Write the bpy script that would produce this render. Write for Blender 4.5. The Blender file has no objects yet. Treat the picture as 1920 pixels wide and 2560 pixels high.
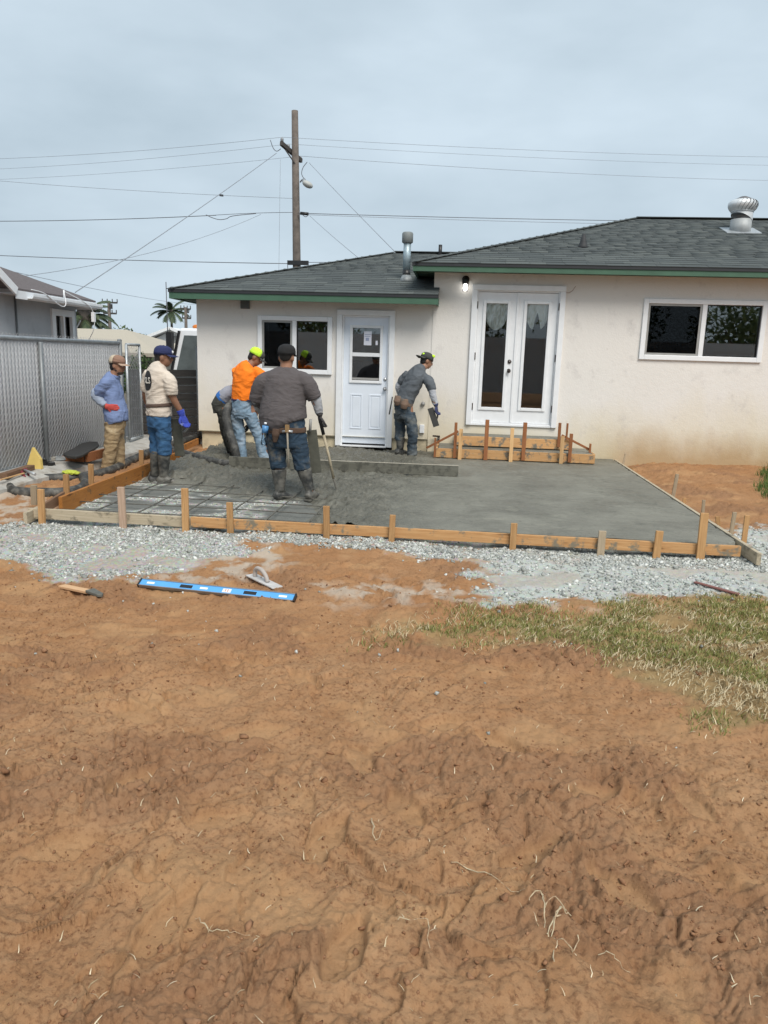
import bpy, bmesh, math, random
import numpy as np
from mathutils import Vector, Matrix, Quaternion, noise as mnoise
from mathutils.bvhtree import BVHTree
random.seed(7); RNG = np.random.default_rng(11)
scene = bpy.context.scene
COL = scene.collection

# ------------------------------------------------------------------ camera
CAM_H = 1.5
PITCH, ROLL, YAW, FPX = math.radians(11.5807), math.radians(1.7382), math.radians(5.6063), 1870.46   # FPX: focal length for a 1920 px wide frame
def cam_axes():
    c, s = math.cos, math.sin
    f = Vector((0, c(PITCH), -s(PITCH))); r = Vector((1, 0, 0)); d = Vector((0, -s(PITCH), -c(PITCH)))
    r2 = c(ROLL)*r - s(ROLL)*d; d2 = s(ROLL)*r + c(ROLL)*d
    Rz = Matrix.Rotation(YAW, 3, 'Z')
    return Rz @ r2, Rz @ d2, Rz @ f
AX_R, AX_D, AX_F = cam_axes()
cam_data = bpy.data.cameras.new('camera'); cam = bpy.data.objects.new('camera', cam_data); COL.objects.link(cam)
cam_data.sensor_fit = 'HORIZONTAL'; cam_data.sensor_width = 36.0; cam_data.lens = 36.0*FPX/1920
cam_data.clip_start = 0.05; cam_data.clip_end = 6000
cam.matrix_world = Matrix(((AX_R.x, -AX_D.x, -AX_F.x, 0), (AX_R.y, -AX_D.y, -AX_F.y, 0), (AX_R.z, -AX_D.z, -AX_F.z, CAM_H), (0, 0, 0, 1)))
scene.camera = cam

# ------------------------------------------------------------------ world: overcast sky
SUN_EL, SUN_AZ = math.radians(50), math.radians(152)      # azimuth clockwise from +Y: behind the photographer, to the right
world = bpy.data.worlds.new('World'); scene.world = world; world.use_nodes = True
wn, wl = world.node_tree.nodes, world.node_tree.links
wn.clear()
w_out = wn.new('ShaderNodeOutputWorld'); w_bg = wn.new('ShaderNodeBackground')
w_sky = wn.new('ShaderNodeTexSky'); w_sky.sky_type = 'NISHITA'; w_sky.sun_disc = False
w_sky.sun_elevation = SUN_EL; w_sky.sun_rotation = SUN_AZ; w_sky.dust_density = 4.0
w_scl = wn.new('ShaderNodeVectorMath'); w_scl.operation = 'SCALE'; w_scl.inputs['Scale'].default_value = 0.06
w_tc = wn.new('ShaderNodeTexCoord'); w_map = wn.new('ShaderNodeMapping'); w_map.inputs['Scale'].default_value = (1.0, 1.0, 2.6)
w_n = wn.new('ShaderNodeTexNoise'); w_n.inputs['Scale'].default_value = 2.4; w_n.inputs['Detail'].default_value = 5; w_n.inputs['Roughness'].default_value = .5
w_ramp = wn.new('ShaderNodeValToRGB')
w_ramp.color_ramp.elements[0].position = .34; w_ramp.color_ramp.elements[0].color = (.450, .552, .632, 1)
w_ramp.color_ramp.elements[1].position = .66; w_ramp.color_ramp.elements[1].color = (.622, .735, .825, 1)
w_mix = wn.new('ShaderNodeMix'); w_mix.data_type = 'RGBA'; w_mix.inputs[0].default_value = .9
wl.new(w_tc.outputs['Generated'], w_map.inputs['Vector']); wl.new(w_map.outputs[0], w_n.inputs['Vector'])
wl.new(w_n.outputs['Fac'], w_ramp.inputs['Fac']); wl.new(w_sky.outputs[0], w_scl.inputs[0])
wl.new(w_scl.outputs[0], w_mix.inputs[6]); wl.new(w_ramp.outputs[0], w_mix.inputs[7])
wl.new(w_mix.outputs[2], w_bg.inputs['Color']); w_bg.inputs['Strength'].default_value = 0.515
wl.new(w_bg.outputs[0], w_out.inputs[0])

sun_data = bpy.data.lights.new('sun', 'SUN'); sun = bpy.data.objects.new('sun', sun_data); COL.objects.link(sun)
sun_data.energy = 1.5; sun_data.angle = math.radians(32); sun_data.color = (1.0, .94, .86)
_d = Vector((math.sin(SUN_AZ)*math.cos(SUN_EL), math.cos(SUN_AZ)*math.cos(SUN_EL), math.sin(SUN_EL)))
sun.rotation_euler = _d.to_track_quat('Z', 'Y').to_euler(); sun.location = (0, 0, 30)

scene.view_settings.view_transform = 'Standard'; scene.view_settings.look = 'None'
scene.view_settings.exposure = 1.15; scene.view_settings.gamma = 1.0; scene.view_settings.use_curve_mapping = False
scene.render.engine = 'CYCLES'
scene.cycles.use_denoising = True
scene.cycles.max_bounces = 6; scene.cycles.transparent_max_bounces = 12

# ------------------------------------------------------------------ measuring: a sight line of the survey camera met with a real plane
def ray(px, py):
    return AX_R*((px-960)/FPX) + AX_D*((py-1280)/FPX) + AX_F
def at(px, py, Y):
    d = ray(px, py); return Vector((0, 0, CAM_H)) + d*(Y/d.y)
def atz(px, py, z=0.0):
    d = ray(px, py); return Vector((0, 0, CAM_H)) + d*((z-CAM_H)/d.z)
def atx(px, py, X):
    d = ray(px, py); return Vector((0, 0, CAM_H)) + d*(X/d.x)

# ------------------------------------------------------------------ object helpers
def tag(o, label=None, cat=None, group=None, kind=None):
    if label: o['label'] = label
    if cat: o['category'] = cat
    if group: o['group'] = group
    if kind: o['kind'] = kind
    return o
def empty(name, loc, label=None, cat=None, group=None):
    o = bpy.data.objects.new(name, None); COL.objects.link(o); o.location = loc; o.empty_display_size = .1
    return tag(o, label, cat, group)
def wloc(o):
    v = Vector(o.location)
    while o.parent: o = o.parent; v += Vector(o.location)
    return v
def link(name, me, mat, parent=None):
    o = bpy.data.objects.new(name, me); COL.objects.link(o)
    if mat is not None and not me.materials: me.materials.append(mat)
    if parent is not None: o.parent = parent
    return o
class MB:
    """collects shapes in world coordinates; build() links them as one mesh object"""
    def __init__(s): s.v = []; s.f = []; s.sm = []
    def add(s, vs, fs, smooth=False):
        n = len(s.v); s.v += [tuple(v) for v in vs]; s.f += [tuple(i+n for i in f) for f in fs]; s.sm += [smooth]*len(fs); return s
    def box(s, lo, hi):
        x0, y0, z0 = lo; x1, y1, z1 = hi
        return s.add([(x0,y0,z0),(x1,y0,z0),(x1,y1,z0),(x0,y1,z0),(x0,y0,z1),(x1,y0,z1),(x1,y1,z1),(x0,y1,z1)],
                     [(0,3,2,1),(4,5,6,7),(0,1,5,4),(1,2,6,5),(2,3,7,6),(3,0,4,7)])
    def bar(s, p0, p1, w, h, up=(0,0,1), roll=0):
        p0, p1 = Vector(p0), Vector(p1); d = (p1-p0).normalized(); u = Vector(up)
        if abs(d.dot(u)) > .98: u = Vector((0,1,0))
        a = d.cross(u).normalized(); b = a.cross(d).normalized()
        if roll: q = Quaternion(d, roll); a = q@a; b = q@b
        vs = []
        for p in (p0, p1):
            for i, j in ((-1,-1),(1,-1),(1,1),(-1,1)): vs.append(p + a*(w/2*i) + b*(h/2*j))
        return s.add(vs, [(0,1,2,3),(7,6,5,4),(0,4,5,1),(1,5,6,2),(2,6,7,3),(3,7,4,0)])
    def tube(s, pts, r, n=8, closed_ends=True, smooth=True):
        pts = [Vector(p) for p in pts]; rs = r if isinstance(r, (list, tuple)) else [r]*len(pts)
        vs, fs = [], []; prev = None
        for i, p in enumerate(pts):
            d = (pts[min(i+1, len(pts)-1)] - pts[max(i-1, 0)]).normalized()
            if prev is None:
                a = d.cross(Vector((0,0,1)) if abs(d.z) < .9 else Vector((1,0,0))).normalized()
            else:
                a = (prev - d*prev.dot(d)).normalized()
            prev = a; b = d.cross(a)
            for k in range(n):
                t = 2*math.pi*k/n; vs.append(p + (a*math.cos(t) + b*math.sin(t))*rs[i])
        for i in range(len(pts)-1):
            for k in range(n):
                k2 = (k+1) % n; fs.append((i*n+k, i*n+k2, (i+1)*n+k2, (i+1)*n+k))
        s.add(vs, fs, smooth)
        if closed_ends:
            m = len(s.v)-len(vs)
            s.f.append(tuple(m+k for k in reversed(range(n)))); s.sm.append(False)
            s.f.append(tuple(m+(len(pts)-1)*n+k for k in range(n))); s.sm.append(False)
        return s
    def lathe(s, c, prof, n=20, axis=(0,0,1), smooth=True):
        c = Vector(c); q = Vector((0,0,1)).rotation_difference(Vector(axis)); vs, fs = [], []
        for r, z in prof:
            for k in range(n):
                t = 2*math.pi*k/n; vs.append(c + q@Vector((r*math.cos(t), r*math.sin(t), z)))
        for i in range(len(prof)-1):
            for k in range(n):
                k2 = (k+1) % n; fs.append((i*n+k, i*n+k2, (i+1)*n+k2, (i+1)*n+k))
        fs.append(tuple(reversed(range(n)))); fs.append(tuple((len(prof)-1)*n+k for k in range(n)))
        return s.add(vs, fs, smooth)
    def ball(s, c, r, n=12, m=8, q=None):
        c = Vector(c); r = (r, r, r) if not isinstance(r, (tuple, list)) else r; vs, fs = [], []
        for i in range(m+1):
            ph = -math.pi/2 + math.pi*i/m
            for k in range(n):
                t = 2*math.pi*k/n; p = Vector((r[0]*math.cos(ph)*math.cos(t), r[1]*math.cos(ph)*math.sin(t), r[2]*math.sin(ph)))
                vs.append(c + (q@p if q else p))
        for i in range(m):
            for k in range(n):
                k2 = (k+1) % n; fs.append((i*n+k, i*n+k2, (i+1)*n+k2, (i+1)*n+k))
        return s.add(vs, fs, True)
    def prism(s, poly, off):
        off = Vector(off); n = len(poly); vs = [Vector(p) for p in poly]; vs += [v+off for v in vs]
        return s.add(vs, [tuple(range(n)), tuple(reversed(range(n, 2*n)))] + [(i, i+n, (i+1) % n + n, (i+1) % n) for i in range(n)])
    def mesh(s, name, origin=(0,0,0)):
        me = bpy.data.meshes.new(name); o = Vector(origin)
        me.from_pydata([(v[0]-o.x, v[1]-o.y, v[2]-o.z) for v in s.v], [], s.f)
        me.polygons.foreach_set('use_smooth', s.sm); me.update()
        return me
    def build(s, name, mat, parent=None, bevel=0, fix=True):
        if parent is not None: org = wloc(parent); loc = (0,0,0)
        else:
            a = np.array([tuple(v) for v in s.v]); lo, hi = a.min(0), a.max(0)
            org = Vector(((lo[0]+hi[0])/2, (lo[1]+hi[1])/2, lo[2])); loc = org
        me = s.mesh(name, org)
        if fix:
            bm = bmesh.new(); bm.from_mesh(me); bmesh.ops.recalc_face_normals(bm, faces=bm.faces); bm.to_mesh(me); bm.free()
        o = link(name, me, mat, parent); o.location = loc
        if bevel:
            b = o.modifiers.new('bevel', 'BEVEL'); b.width = bevel; b.segments = 2; b.limit_method = 'ANGLE'
        return o
def board(name, p0, p1, w, h, mat, parent=None, bevel=.003, up=(0,0,1), roll=0, jag=0):
    """a straight stick whose length is its local X, so wood grain follows it"""
    p0, p1 = Vector(p0), Vector(p1); L = (p1-p0).length; d = (p1-p0)/L; u = Vector(up)
    if abs(d.dot(u)) > .98: u = Vector((0,1,0))
    b = (u - d*d.dot(u)).normalized(); a = b.cross(d)
    if roll: q = Quaternion(d, roll); a = q@a; b = q@b
    bm = bmesh.new(); n = max(1, int(L/.35)); rings = []
    for i in range(n+1):
        x = L*(i/n - .5); j = (random.uniform(-jag, jag), random.uniform(-jag, jag)) if jag else (0, 0)
        rings.append([bm.verts.new((x, sy*w/2 + j[0], sz*h/2 + j[1])) for sy, sz in ((-1,-1),(1,-1),(1,1),(-1,1))])
    for i in range(n):
        for k in range(4): bm.faces.new((rings[i][k], rings[i][(k+1) % 4], rings[i+1][(k+1) % 4], rings[i+1][k]))
    bm.faces.new(rings[0]); bm.faces.new(list(reversed(rings[-1])))
    bmesh.ops.recalc_face_normals(bm, faces=bm.faces)
    me = bpy.data.meshes.new(name); bm.to_mesh(me); bm.free()
    o = link(name, me, mat, None)
    M = Matrix((d, a, b)).transposed().to_4x4(); M.translation = (p0+p1)/2
    if parent is not None: o.parent = parent; M.translation -= wloc(parent)
    o.matrix_basis = M
    if bevel: bv = o.modifiers.new('bevel', 'BEVEL'); bv.width = bevel; bv.segments = 2; bv.limit_method = 'ANGLE'
    return o
def copy_tree(o, parent=None):
    c = o.copy(); COL.objects.link(c); c.parent = parent
    for ch in [k for k in bpy.data.objects if k.parent == o]: copy_tree(ch, c)
    return c

# ------------------------------------------------------------------ numpy noise
def _hash(ix, iy, seed):
    h = (ix.astype(np.int64)*374761393 + iy.astype(np.int64)*668265263 + seed*974634541) & 0xffffffff
    h = ((h ^ (h >> 13))*1274126177) & 0xffffffff
    return ((h ^ (h >> 16)) & 0xffffff)/float(0xffffff)
def vnoise(x, y, seed=0):
    ix, iy = np.floor(x), np.floor(y); fx, fy = x-ix, y-iy
    def g(i, j):
        a = _hash(ix+i, iy+j, seed)*2*np.pi; return np.cos(a)*(fx-i) + np.sin(a)*(fy-j)
    u, v = fx*fx*fx*(fx*(fx*6-15)+10), fy*fy*fy*(fy*(fy*6-15)+10)
    a = g(0,0)*(1-u) + g(1,0)*u; b = g(0,1)*(1-u) + g(1,1)*u
    return (a*(1-v) + b*v)*1.5
def fbm(x, y, oct=4, seed=0, gain=.5):
    s, a, f = 0, 1.0, 1.0
    for o in range(oct): s = s + a*vnoise(x*f, y*f, seed+o*17); a *= gain; f *= 2.03
    return s
def worley(x, y, seed=0):
    ix, iy = np.floor(x), np.floor(y); f1 = np.full(x.shape, 9.); f2 = np.full(x.shape, 9.); idc = np.zeros(x.shape)
    for i in (-1, 0, 1):
        for j in (-1, 0, 1):
            cx, cy = ix+i, iy+j; hx, hy = _hash(cx, cy, seed), _hash(cx, cy, seed+5)
            d = np.hypot(cx+hx-x, cy+hy-y); near = d < f1
            f2 = np.where(near, f1, np.minimum(f2, d)); idc = np.where(near, _hash(cx, cy, seed+9), idc); f1 = np.where(near, d, f1)
    return f1, f2, idc
def sstep(a, b, x):
    t = np.clip((x-a)/(b-a), 0, 1); return t*t*(3-2*t)
def poly_sd(poly, x, y):
    """signed distance to a polygon, positive inside"""
    d = np.full(x.shape, 1e9); ins = np.zeros(x.shape, bool); n = len(poly)
    for i in range(n):
        (ax, ay), (bx, by) = poly[i], poly[(i+1) % n]; ex, ey = bx-ax, by-ay
        t = np.clip(((x-ax)*ex + (y-ay)*ey)/(ex*ex+ey*ey+1e-12), 0, 1)
        d = np.minimum(d, np.hypot(x-ax-t*ex, y-ay-t*ey))
        c = ((ay > y) != (by > y)) & (x < ex*(y-ay)/(ey if abs(ey) > 1e-12 else 1e-12) + ax); ins ^= c
    return np.where(ins, d, -d)

# ------------------------------------------------------------------ materials
MATS = {}
def N(nt, typ, **kw):
    n = nt.nodes.new(typ)
    for k, v in kw.items():
        if k.startswith('_'): setattr(n, k[1:], v)
        else: n.inputs[k.replace('__', ' ')].default_value = v
    return n
def mix_rgb(nt, fac, a, b, blend='MIX'):
    m = nt.nodes.new('ShaderNodeMix'); m.data_type = 'RGBA'; m.blend_type = blend
    for sock, v in ((m.inputs[0], fac), (m.inputs[6], a), (m.inputs[7], b)):
        if isinstance(v, bpy.types.NodeSocket): nt.links.new(v, sock)
        elif isinstance(v, (int, float)): sock.default_value = v
        else: sock.default_value = (*v[:3], 1)
    return m.outputs[2]
def ramp(nt, fac, stops):
    r = nt.nodes.new('ShaderNodeValToRGB'); e = r.color_ramp.elements
    while len(e) < len(stops): e.new(.5)
    for k, (p, c) in enumerate(stops):
        e[k].position = p; e[k].color = (*(c if isinstance(c, (tuple, list)) else (c, c, c))[:3], 1)
    nt.links.new(fac, r.inputs['Fac']); return r.outputs[0]
def noise_n(nt, vec, scale, detail=4, rough=.55, dist=0):
    n = N(nt, 'ShaderNodeTexNoise', Scale=scale, Detail=detail, Roughness=rough, Distortion=dist)
    if vec is not None: nt.links.new(vec, n.inputs['Vector'])
    return n.outputs['Fac']
def mapping(nt, vec, scale=(1,1,1), loc=(0,0,0), rot=(0,0,0)):
    m = N(nt, 'ShaderNodeMapping', Scale=scale, Location=loc, Rotation=rot); nt.links.new(vec, m.inputs['Vector']); return m.outputs[0]
def bump_n(nt, height, strength=.3, dist=.01, normal=None):
    b = N(nt, 'ShaderNodeBump', Strength=strength, Distance=dist); nt.links.new(height, b.inputs['Height'])
    if normal is not None: nt.links.new(normal, b.inputs['Normal'])
    return b.outputs[0]
def new_mat(name):
    m = bpy.data.materials.new(name); m.use_nodes = True; nt = m.node_tree
    p = nt.nodes['Principled BSDF']; tc = nt.nodes.new('ShaderNodeTexCoord'); MATS[name] = m
    return m, nt, p, tc.outputs['Object']
def simple(name, col, rough=.7, var=.15, scale=6., bump=0, bscale=40., metal=0, obj_var=0, spec=.5, dirt=None, dscale=3., damt=.5):
    m, nt, p, oc = new_mat(name)
    f = noise_n(nt, oc, scale, 5, .6)
    c = mix_rgb(nt, ramp(nt, f, [(.3, 0), (.7, 1)]), [max(0, k*(1-var)) for k in col], [min(1, k*(1+var)) for k in col])
    if dirt is not None:
        g = noise_n(nt, oc, dscale, 6, .65)
        c = mix_rgb(nt, ramp(nt, g, [(.62-damt*.35, 0), (.75-damt*.25, 1)]), c, dirt)
    if obj_var:
        oi = nt.nodes.new('ShaderNodeObjectInfo')
        h = N(nt, 'ShaderNodeHueSaturation'); mp = N(nt, 'ShaderNodeMapRange'); mp.inputs[3].default_value = 1-obj_var; mp.inputs[4].default_value = 1+obj_var
        nt.links.new(oi.outputs['Random'], mp.inputs[0]); nt.links.new(mp.outputs[0], h.inputs['Value']); nt.links.new(c, h.inputs['Color']); c = h.outputs[0]
    nt.links.new(c, p.inputs['Base Color'])
    p.inputs['Roughness'].default_value = rough; p.inputs['Metallic'].default_value = metal; p.inputs['Specular IOR Level'].default_value = spec
    if bump: nt.links.new(bump_n(nt, noise_n(nt, oc, bscale, 4, .6), bump, .006), p.inputs['Normal'])
    return m
def wood(name, a, b, rough=.75, stain=None, stain_amt=.5, obj_var=.18):
    m, nt, p, oc = new_mat(name)
    oi = nt.nodes.new('ShaderNodeObjectInfo')
    off = nt.nodes.new('ShaderNodeVectorMath'); off.operation = 'SCALE'; off.inputs['Scale'].default_value = 37.
    cmb = nt.nodes.new('ShaderNodeCombineXYZ'); nt.links.new(oi.outputs['Random'], cmb.inputs[0]); nt.links.new(oi.outputs['Random'], cmb.inputs[1])
    nt.links.new(cmb.outputs[0], off.inputs[0]); ad = nt.nodes.new('ShaderNodeVectorMath'); nt.links.new(oc, ad.inputs[0]); nt.links.new(off.outputs[0], ad.inputs[1])
    v = mapping(nt, ad.outputs[0], (1.3, 26, 26))
    f = noise_n(nt, v, 2.2, 6, .6, 1.2)
    c = mix_rgb(nt, ramp(nt, f, [(.3, 0), (.7, 1)]), a, b)
    k = noise_n(nt, mapping(nt, ad.outputs[0], (2.0, 9, 9)), 2.0, 2, .5)
    c = mix_rgb(nt, ramp(nt, k, [(.66, 0), (.74, .75)]), c, [q*.35 for q in a])
    if stain is not None:
        g = noise_n(nt, ad.outputs[0], 9., 6, .65)
        c = mix_rgb(nt, ramp(nt, g, [(.62-stain_amt*.35, 0), (.70-stain_amt*.3, 1)]), c, stain)
    h = N(nt, 'ShaderNodeHueSaturation'); mp = N(nt, 'ShaderNodeMapRange'); mp.inputs[3].default_value = 1-obj_var; mp.inputs[4].default_value = 1+obj_var
    nt.links.new(oi.outputs['Random'], mp.inputs[0]); nt.links.new(mp.outputs[0], h.inputs['Value']); nt.links.new(c, h.inputs['Color'])
    nt.links.new(h.outputs[0], p.inputs['Base Color']); p.inputs['Roughness'].default_value = rough; p.inputs['Specular IOR Level'].default_value = .25
    nt.links.new(bump_n(nt, f, .35, .003), p.inputs['Normal'])
    return m
def island(name, stops, rough=.8, spec=.3, trans=0, fine=0):
    """colour picked per loose piece of one mesh"""
    m, nt, p, oc = new_mat(name)
    g = nt.nodes.new('ShaderNodeNewGeometry'); c = ramp(nt, g.outputs['Random Per Island'], stops)
    if fine: c = mix_rgb(nt, ramp(nt, noise_n(nt, oc, 60., 3), [(.3, 0), (.7, fine)]), c, [.5*k for k in stops[0][1]])
    nt.links.new(c, p.inputs['Base Color']); p.inputs['Roughness'].default_value = rough; p.inputs['Specular IOR Level'].default_value = spec
    if trans:
        p.inputs['Subsurface Weight'].default_value = 0
        t = nt.nodes.new('ShaderNodeBsdfTranslucent'); nt.links.new(c, t.inputs['Color']); mx = nt.nodes.new('ShaderNodeMixShader'); mx.inputs[0].default_value = trans
        nt.links.new(p.outputs[0], mx.inputs[1]); nt.links.new(t.outputs[0], mx.inputs[2]); nt.links.new(mx.outputs[0], nt.nodes['Material Output'].inputs[0])
    return m
def emission(name, col, strength):
    m, nt, p, oc = new_mat(name); p.inputs['Emission Color'].default_value = (*col, 1); p.inputs['Emission Strength'].default_value = strength; p.inputs['Base Color'].default_value = (*col, 1); return m
def glass_mat(name, tint=(.72, .77, .77), ior=2.4):
    m, nt, p, oc = new_mat(name); nt.nodes.remove(p)
    fr = N(nt, 'ShaderNodeFresnel', IOR=ior); tr = N(nt, 'ShaderNodeBsdfTransparent'); tr.inputs[0].default_value = (*tint, 1)
    gl = N(nt, 'ShaderNodeBsdfGlossy', Roughness=.015); mx = nt.nodes.new('ShaderNodeMixShader')
    nt.links.new(fr.outputs[0], mx.inputs[0]); nt.links.new(tr.outputs[0], mx.inputs[1]); nt.links.new(gl.outputs[0], mx.inputs[2])
    nt.links.new(mx.outputs[0], nt.nodes['Material Output'].inputs[0]); return m
M_white = simple('white_paint', (.76, .78, .80), .45, .04, 8)
M_vinyl = simple('white_vinyl', (.78, .80, .82), .35, .03, 8)
M_glass = glass_mat('window_glass')
M_greyscreen = simple('screen_frame', (.30, .30, .29), .5, .1)
M_black = simple('black_metal', (.015, .015, .016), .4, .2)
M_darkbrown = simple('bronze', (.03, .02, .016), .35, .2)
M_steel = simple('steel', (.45, .46, .47), .4, .15, 12, metal=.7)
M_galv = simple('galvanised', (.42, .45, .47), .45, .2, 9, metal=.5)
M_wire = simple('cable', (.11, .115, .13), .6, .1)
M_wirelight = simple('light_cable', (.24, .26, .29), .6, .1)
# ------------------------------------------------------------------ ground
WALL_Y = 12.5
SLAB = (-4.02, 2.5, 6.62, 12.47)      # x0, x1, y0, y1 of the poured slab
GZ = -.13
def g_poly(pts, z=GZ): return [tuple(atz(x, y, z)[:2]) for x, y in pts]
P_GRAVEL = [g_poly([(-80,1318),(60,1318),(110,1300),(600,1340),(1180,1368),(1900,1392),(1960,1340),(2350,1360),(2350,1520),(1900,1492),(1700,1496),(1570,1490),(1480,1512),(1260,1512),(1195,1495),(1190,1465),(1215,1432),(1180,1400),(1060,1390),(960,1372),(800,1366),(640,1352),(590,1362),(630,1378),(560,1402),(480,1412),(400,1440),(330,1448),(240,1450),(130,1436),(90,1408),(-80,1394)]),
            g_poly([(1812,1335),(1850,1322),(1990,1335),(1990,1400),(1880,1392)], -.1)]
P_INNER = [(-4.05, 6.55), (2.55, 6.55), (2.55, 12.5), (-4.05, 12.5)]
P_DUST = [g_poly([(400,1330),(700,1345),(760,1405),(720,1440),(560,1462),(400,1470),(330,1440)]), g_poly([(770,1462),(960,1448),(1060,1468),(1040,1498),(960,1520),(860,1525),(780,1500)]), g_poly([(880,1500),(1060,1462),(1200,1470),(1200,1520),(1000,1530)]), g_poly([(-60,1210),(120,1230),(150,1280),(40,1310),(-60,1300)], -.1)]
P_GRASS = [g_poly([(860,1600),(980,1555),(1100,1545),(1250,1528),(1480,1522),(1600,1512),(1740,1490),(2420,1520),(2420,1900),(1860,1840),(1700,1760),(1560,1700),(1450,1640),(1300,1610),(1150,1625),(1000,1600)]),
           g_poly([(1905,1180),(1990,1165),(2060,1240),(1960,1262),(1895,1230)], -.05)]
def wet_edge(x, y):
    """positive where concrete has been placed"""
    n = .22*fbm(x*1.4, y*1.4, 3, 71) + .08*fbm(x*5, y*5, 2, 75)
    s1 = (x + 1.62) + .10*(y-7.0)                     # right of the working face near the front board
    s2 = (y - 8.02) - .45*(-2.0 - x)*(x < -2.0)       # back of the pour
    s3 = np.minimum(x + 3.95, y - 9.3)
    return np.maximum(np.maximum(s1, s2*.9), s3*.7) + n
def ground_h(x, y, detail=True):
    yard = sstep(14.0, 12.0, y)
    base = np.full(x.shape, GZ)
    base = base + .03*sstep(2.5, 3.2, x)*sstep(6.3, 7.5, y) + .07*sstep(2.6, 3.2, x)*sstep(9.0, 12.3, y)
    base = base + .02*sstep(-4.1, -4.4, x)*sstep(6.0, 8., y)
    inner = np.minimum(sstep(SLAB[0]-.05, SLAB[0]+.1, x)*sstep(SLAB[1]+.05, SLAB[1]-.1, x), sstep(SLAB[2]-.05, SLAB[2]+.1, y))*sstep(13.0, 12.6, y)
    far = sstep(13.0, 19.0, y)
    base = base*(1-far) + far*(-1.2)
    big = .030*fbm(x*.55, y*.55, 3, 3)*(1-.8*inner)
    h = base + big*yard*sstep(40., 20., np.abs(x))
    h = h*(1-inner) + inner*(-.115)
    if not detail: return h
    dirt = 1 - inner; rock = np.zeros(x.shape)
    for P in P_GRAVEL: rock = np.maximum(rock, sstep(-.08, .08, poly_sd(P, x + .10*fbm(x*3, y*3, 3, 31), y + .10*fbm(x*3, y*3, 3, 32))))
    soft = dirt*(1-.75*rock)*yard
    wx, wy = x + .10*fbm(x*2.2, y*2.2, 3, 21), y + .10*fbm(x*2.2, y*2.2, 3, 22)
    # broad trodden humps and hollows
    h = h + soft*.022*fbm(wx*1.6, wy*1.9, 4, 41)
    h = h + soft*(.016*np.abs(fbm(wx*4.5, wy*6.5, 4, 43)) - .005)
    # broken crust: ledges with ragged lips
    _a, _b, cell = worley(wx*7.5, wy*8.5, 55); t = fbm(wx*1.15, wy*1.5, 3, 51)*2.2 + .07*fbm(x*11, y*11, 3, 53) + .30*cell; k = np.floor(t); fr = t-k
    h = h + soft*.029*(sstep(.0, .05, fr) - fr)*sstep(-.45, .25, fbm(x*.8, y*.8, 2, 57))
    # clods
    cm = sstep(.0, .45, fbm(wx*1.1+4, wy*1.3, 3, 61))
    f1, f2, idc = worley(wx*11, wy*11, 63)
    h = h + soft*cm*.030*idc*sstep(.0, .30, f2-f1)*(1-.6*f1)
    f1, f2, idc = worley(wx*27, wy*27, 67)
    h = h + soft*(.25+.75*cm)*.012*idc*sstep(0, .35, f2-f1)
    f1, f2, idc = worley(x*62, y*62, 68)
    h = h + soft*(.15+.85*cm)*.0055*idc*sstep(0, .3, f2-f1)
    # cracks in the dry crust
    f1, f2, idc = worley(wx*4.5, wy*4.5, 69)
    cr = sstep(.05, .0, f2-f1)*sstep(.12, .4, fbm(x*.9+9, y*.9, 2, 70))
    h = h - soft*.020*cr
    h = h + soft*(.0040*fbm(x*38, y*38, 2, 77) + .0070*fbm(x*15, y*15, 3, 78))
    # boot prints
    pr = np.zeros(x.shape)
    for (cx, cy, a, L, dp) in PRINTS:
        c, s = math.cos(a), math.sin(a); u, v = (x-cx)*c + (y-cy)*s, -(x-cx)*s + (y-cy)*c
        u2 = u/(L*.5); v2 = v/(.055*(1-.25*np.clip(u2, -1, 1)*0.6 + .12*np.cos(u2*4)))
        d = np.sqrt(u2**2 + v2**2) + .16*fbm(x*9+cx, y*9, 2, 5)
        ins = sstep(1.06, .82, d); pr = np.maximum(pr, ins); h = h*(1-ins*.55) + ins*.55*(GZ+.006) - dp*ins + .5*dp*np.exp(-((d-1.22)/.16)**2)*(.6+.6*fbm(x*14, y*14, 2, 6))
    # a shovel scrape / wheel rut crossing to the lower right
    for (x0, y0, x1, y1, w, dp) in RUTS:
        ex, ey = x1-x0, y1-y0; t = ((x-x0)*ex + (y-y0)*ey)/(ex*ex+ey*ey); tc = np.clip(t, 0, 1)
        d = np.hypot(x-x0-tc*ex, y-y0-tc*ey)/w + .3*fbm(x*4, y*4, 3, 15)
        h = h - dp*sstep(1.0, .5, d) + .7*dp*np.exp(-((d-1.3)/.22)**2)*(.7+.8*fbm(x*12, y*12, 2, 16))
    h = h + rock*dirt*(.012*fbm(x*3, y*3, 3, 81) + .006*vnoise(x*30, y*30, 82))
    h = h + inner*.010*fbm(x*6, y*6, 3, 85)
    ground_h.crumb, ground_h.pressed = cm*soft, np.maximum(pr*.9, sstep(.15, .6, fbm(x*1.9+3, y*2.3, 3, 87))*(1-cm))*soft
    return h
_r = random.Random(5); PRINTS = []
for px, py, a in [(820,2090,1.2),(330,1960,.9),(1010,2010,2.4),(560,2050,.4),(170,2120,.7),(900,1890,1.9),(1250,1860,2.6),(420,2310,1.5),(1480,1980,.3),(740,1990,2.0),(1330,2130,.5),(250,1700,.6),(620,1660,.2),(150,1580,2.9),(470,1580,.5),(760,1700,2.7),(1040,1690,.4),(860,2390,1.5),(1560,2230,2.5),(640,1830,.7),(330,1790,2.6),(1120,1810,.1),(1730,2010,2.2)]:
    p = atz(px, py, GZ); PRINTS.append((p.x, p.y, a + _r.uniform(-.3, .3), _r.uniform(.25, .31), _r.uniform(.018, .032)))
RUTS = []
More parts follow.
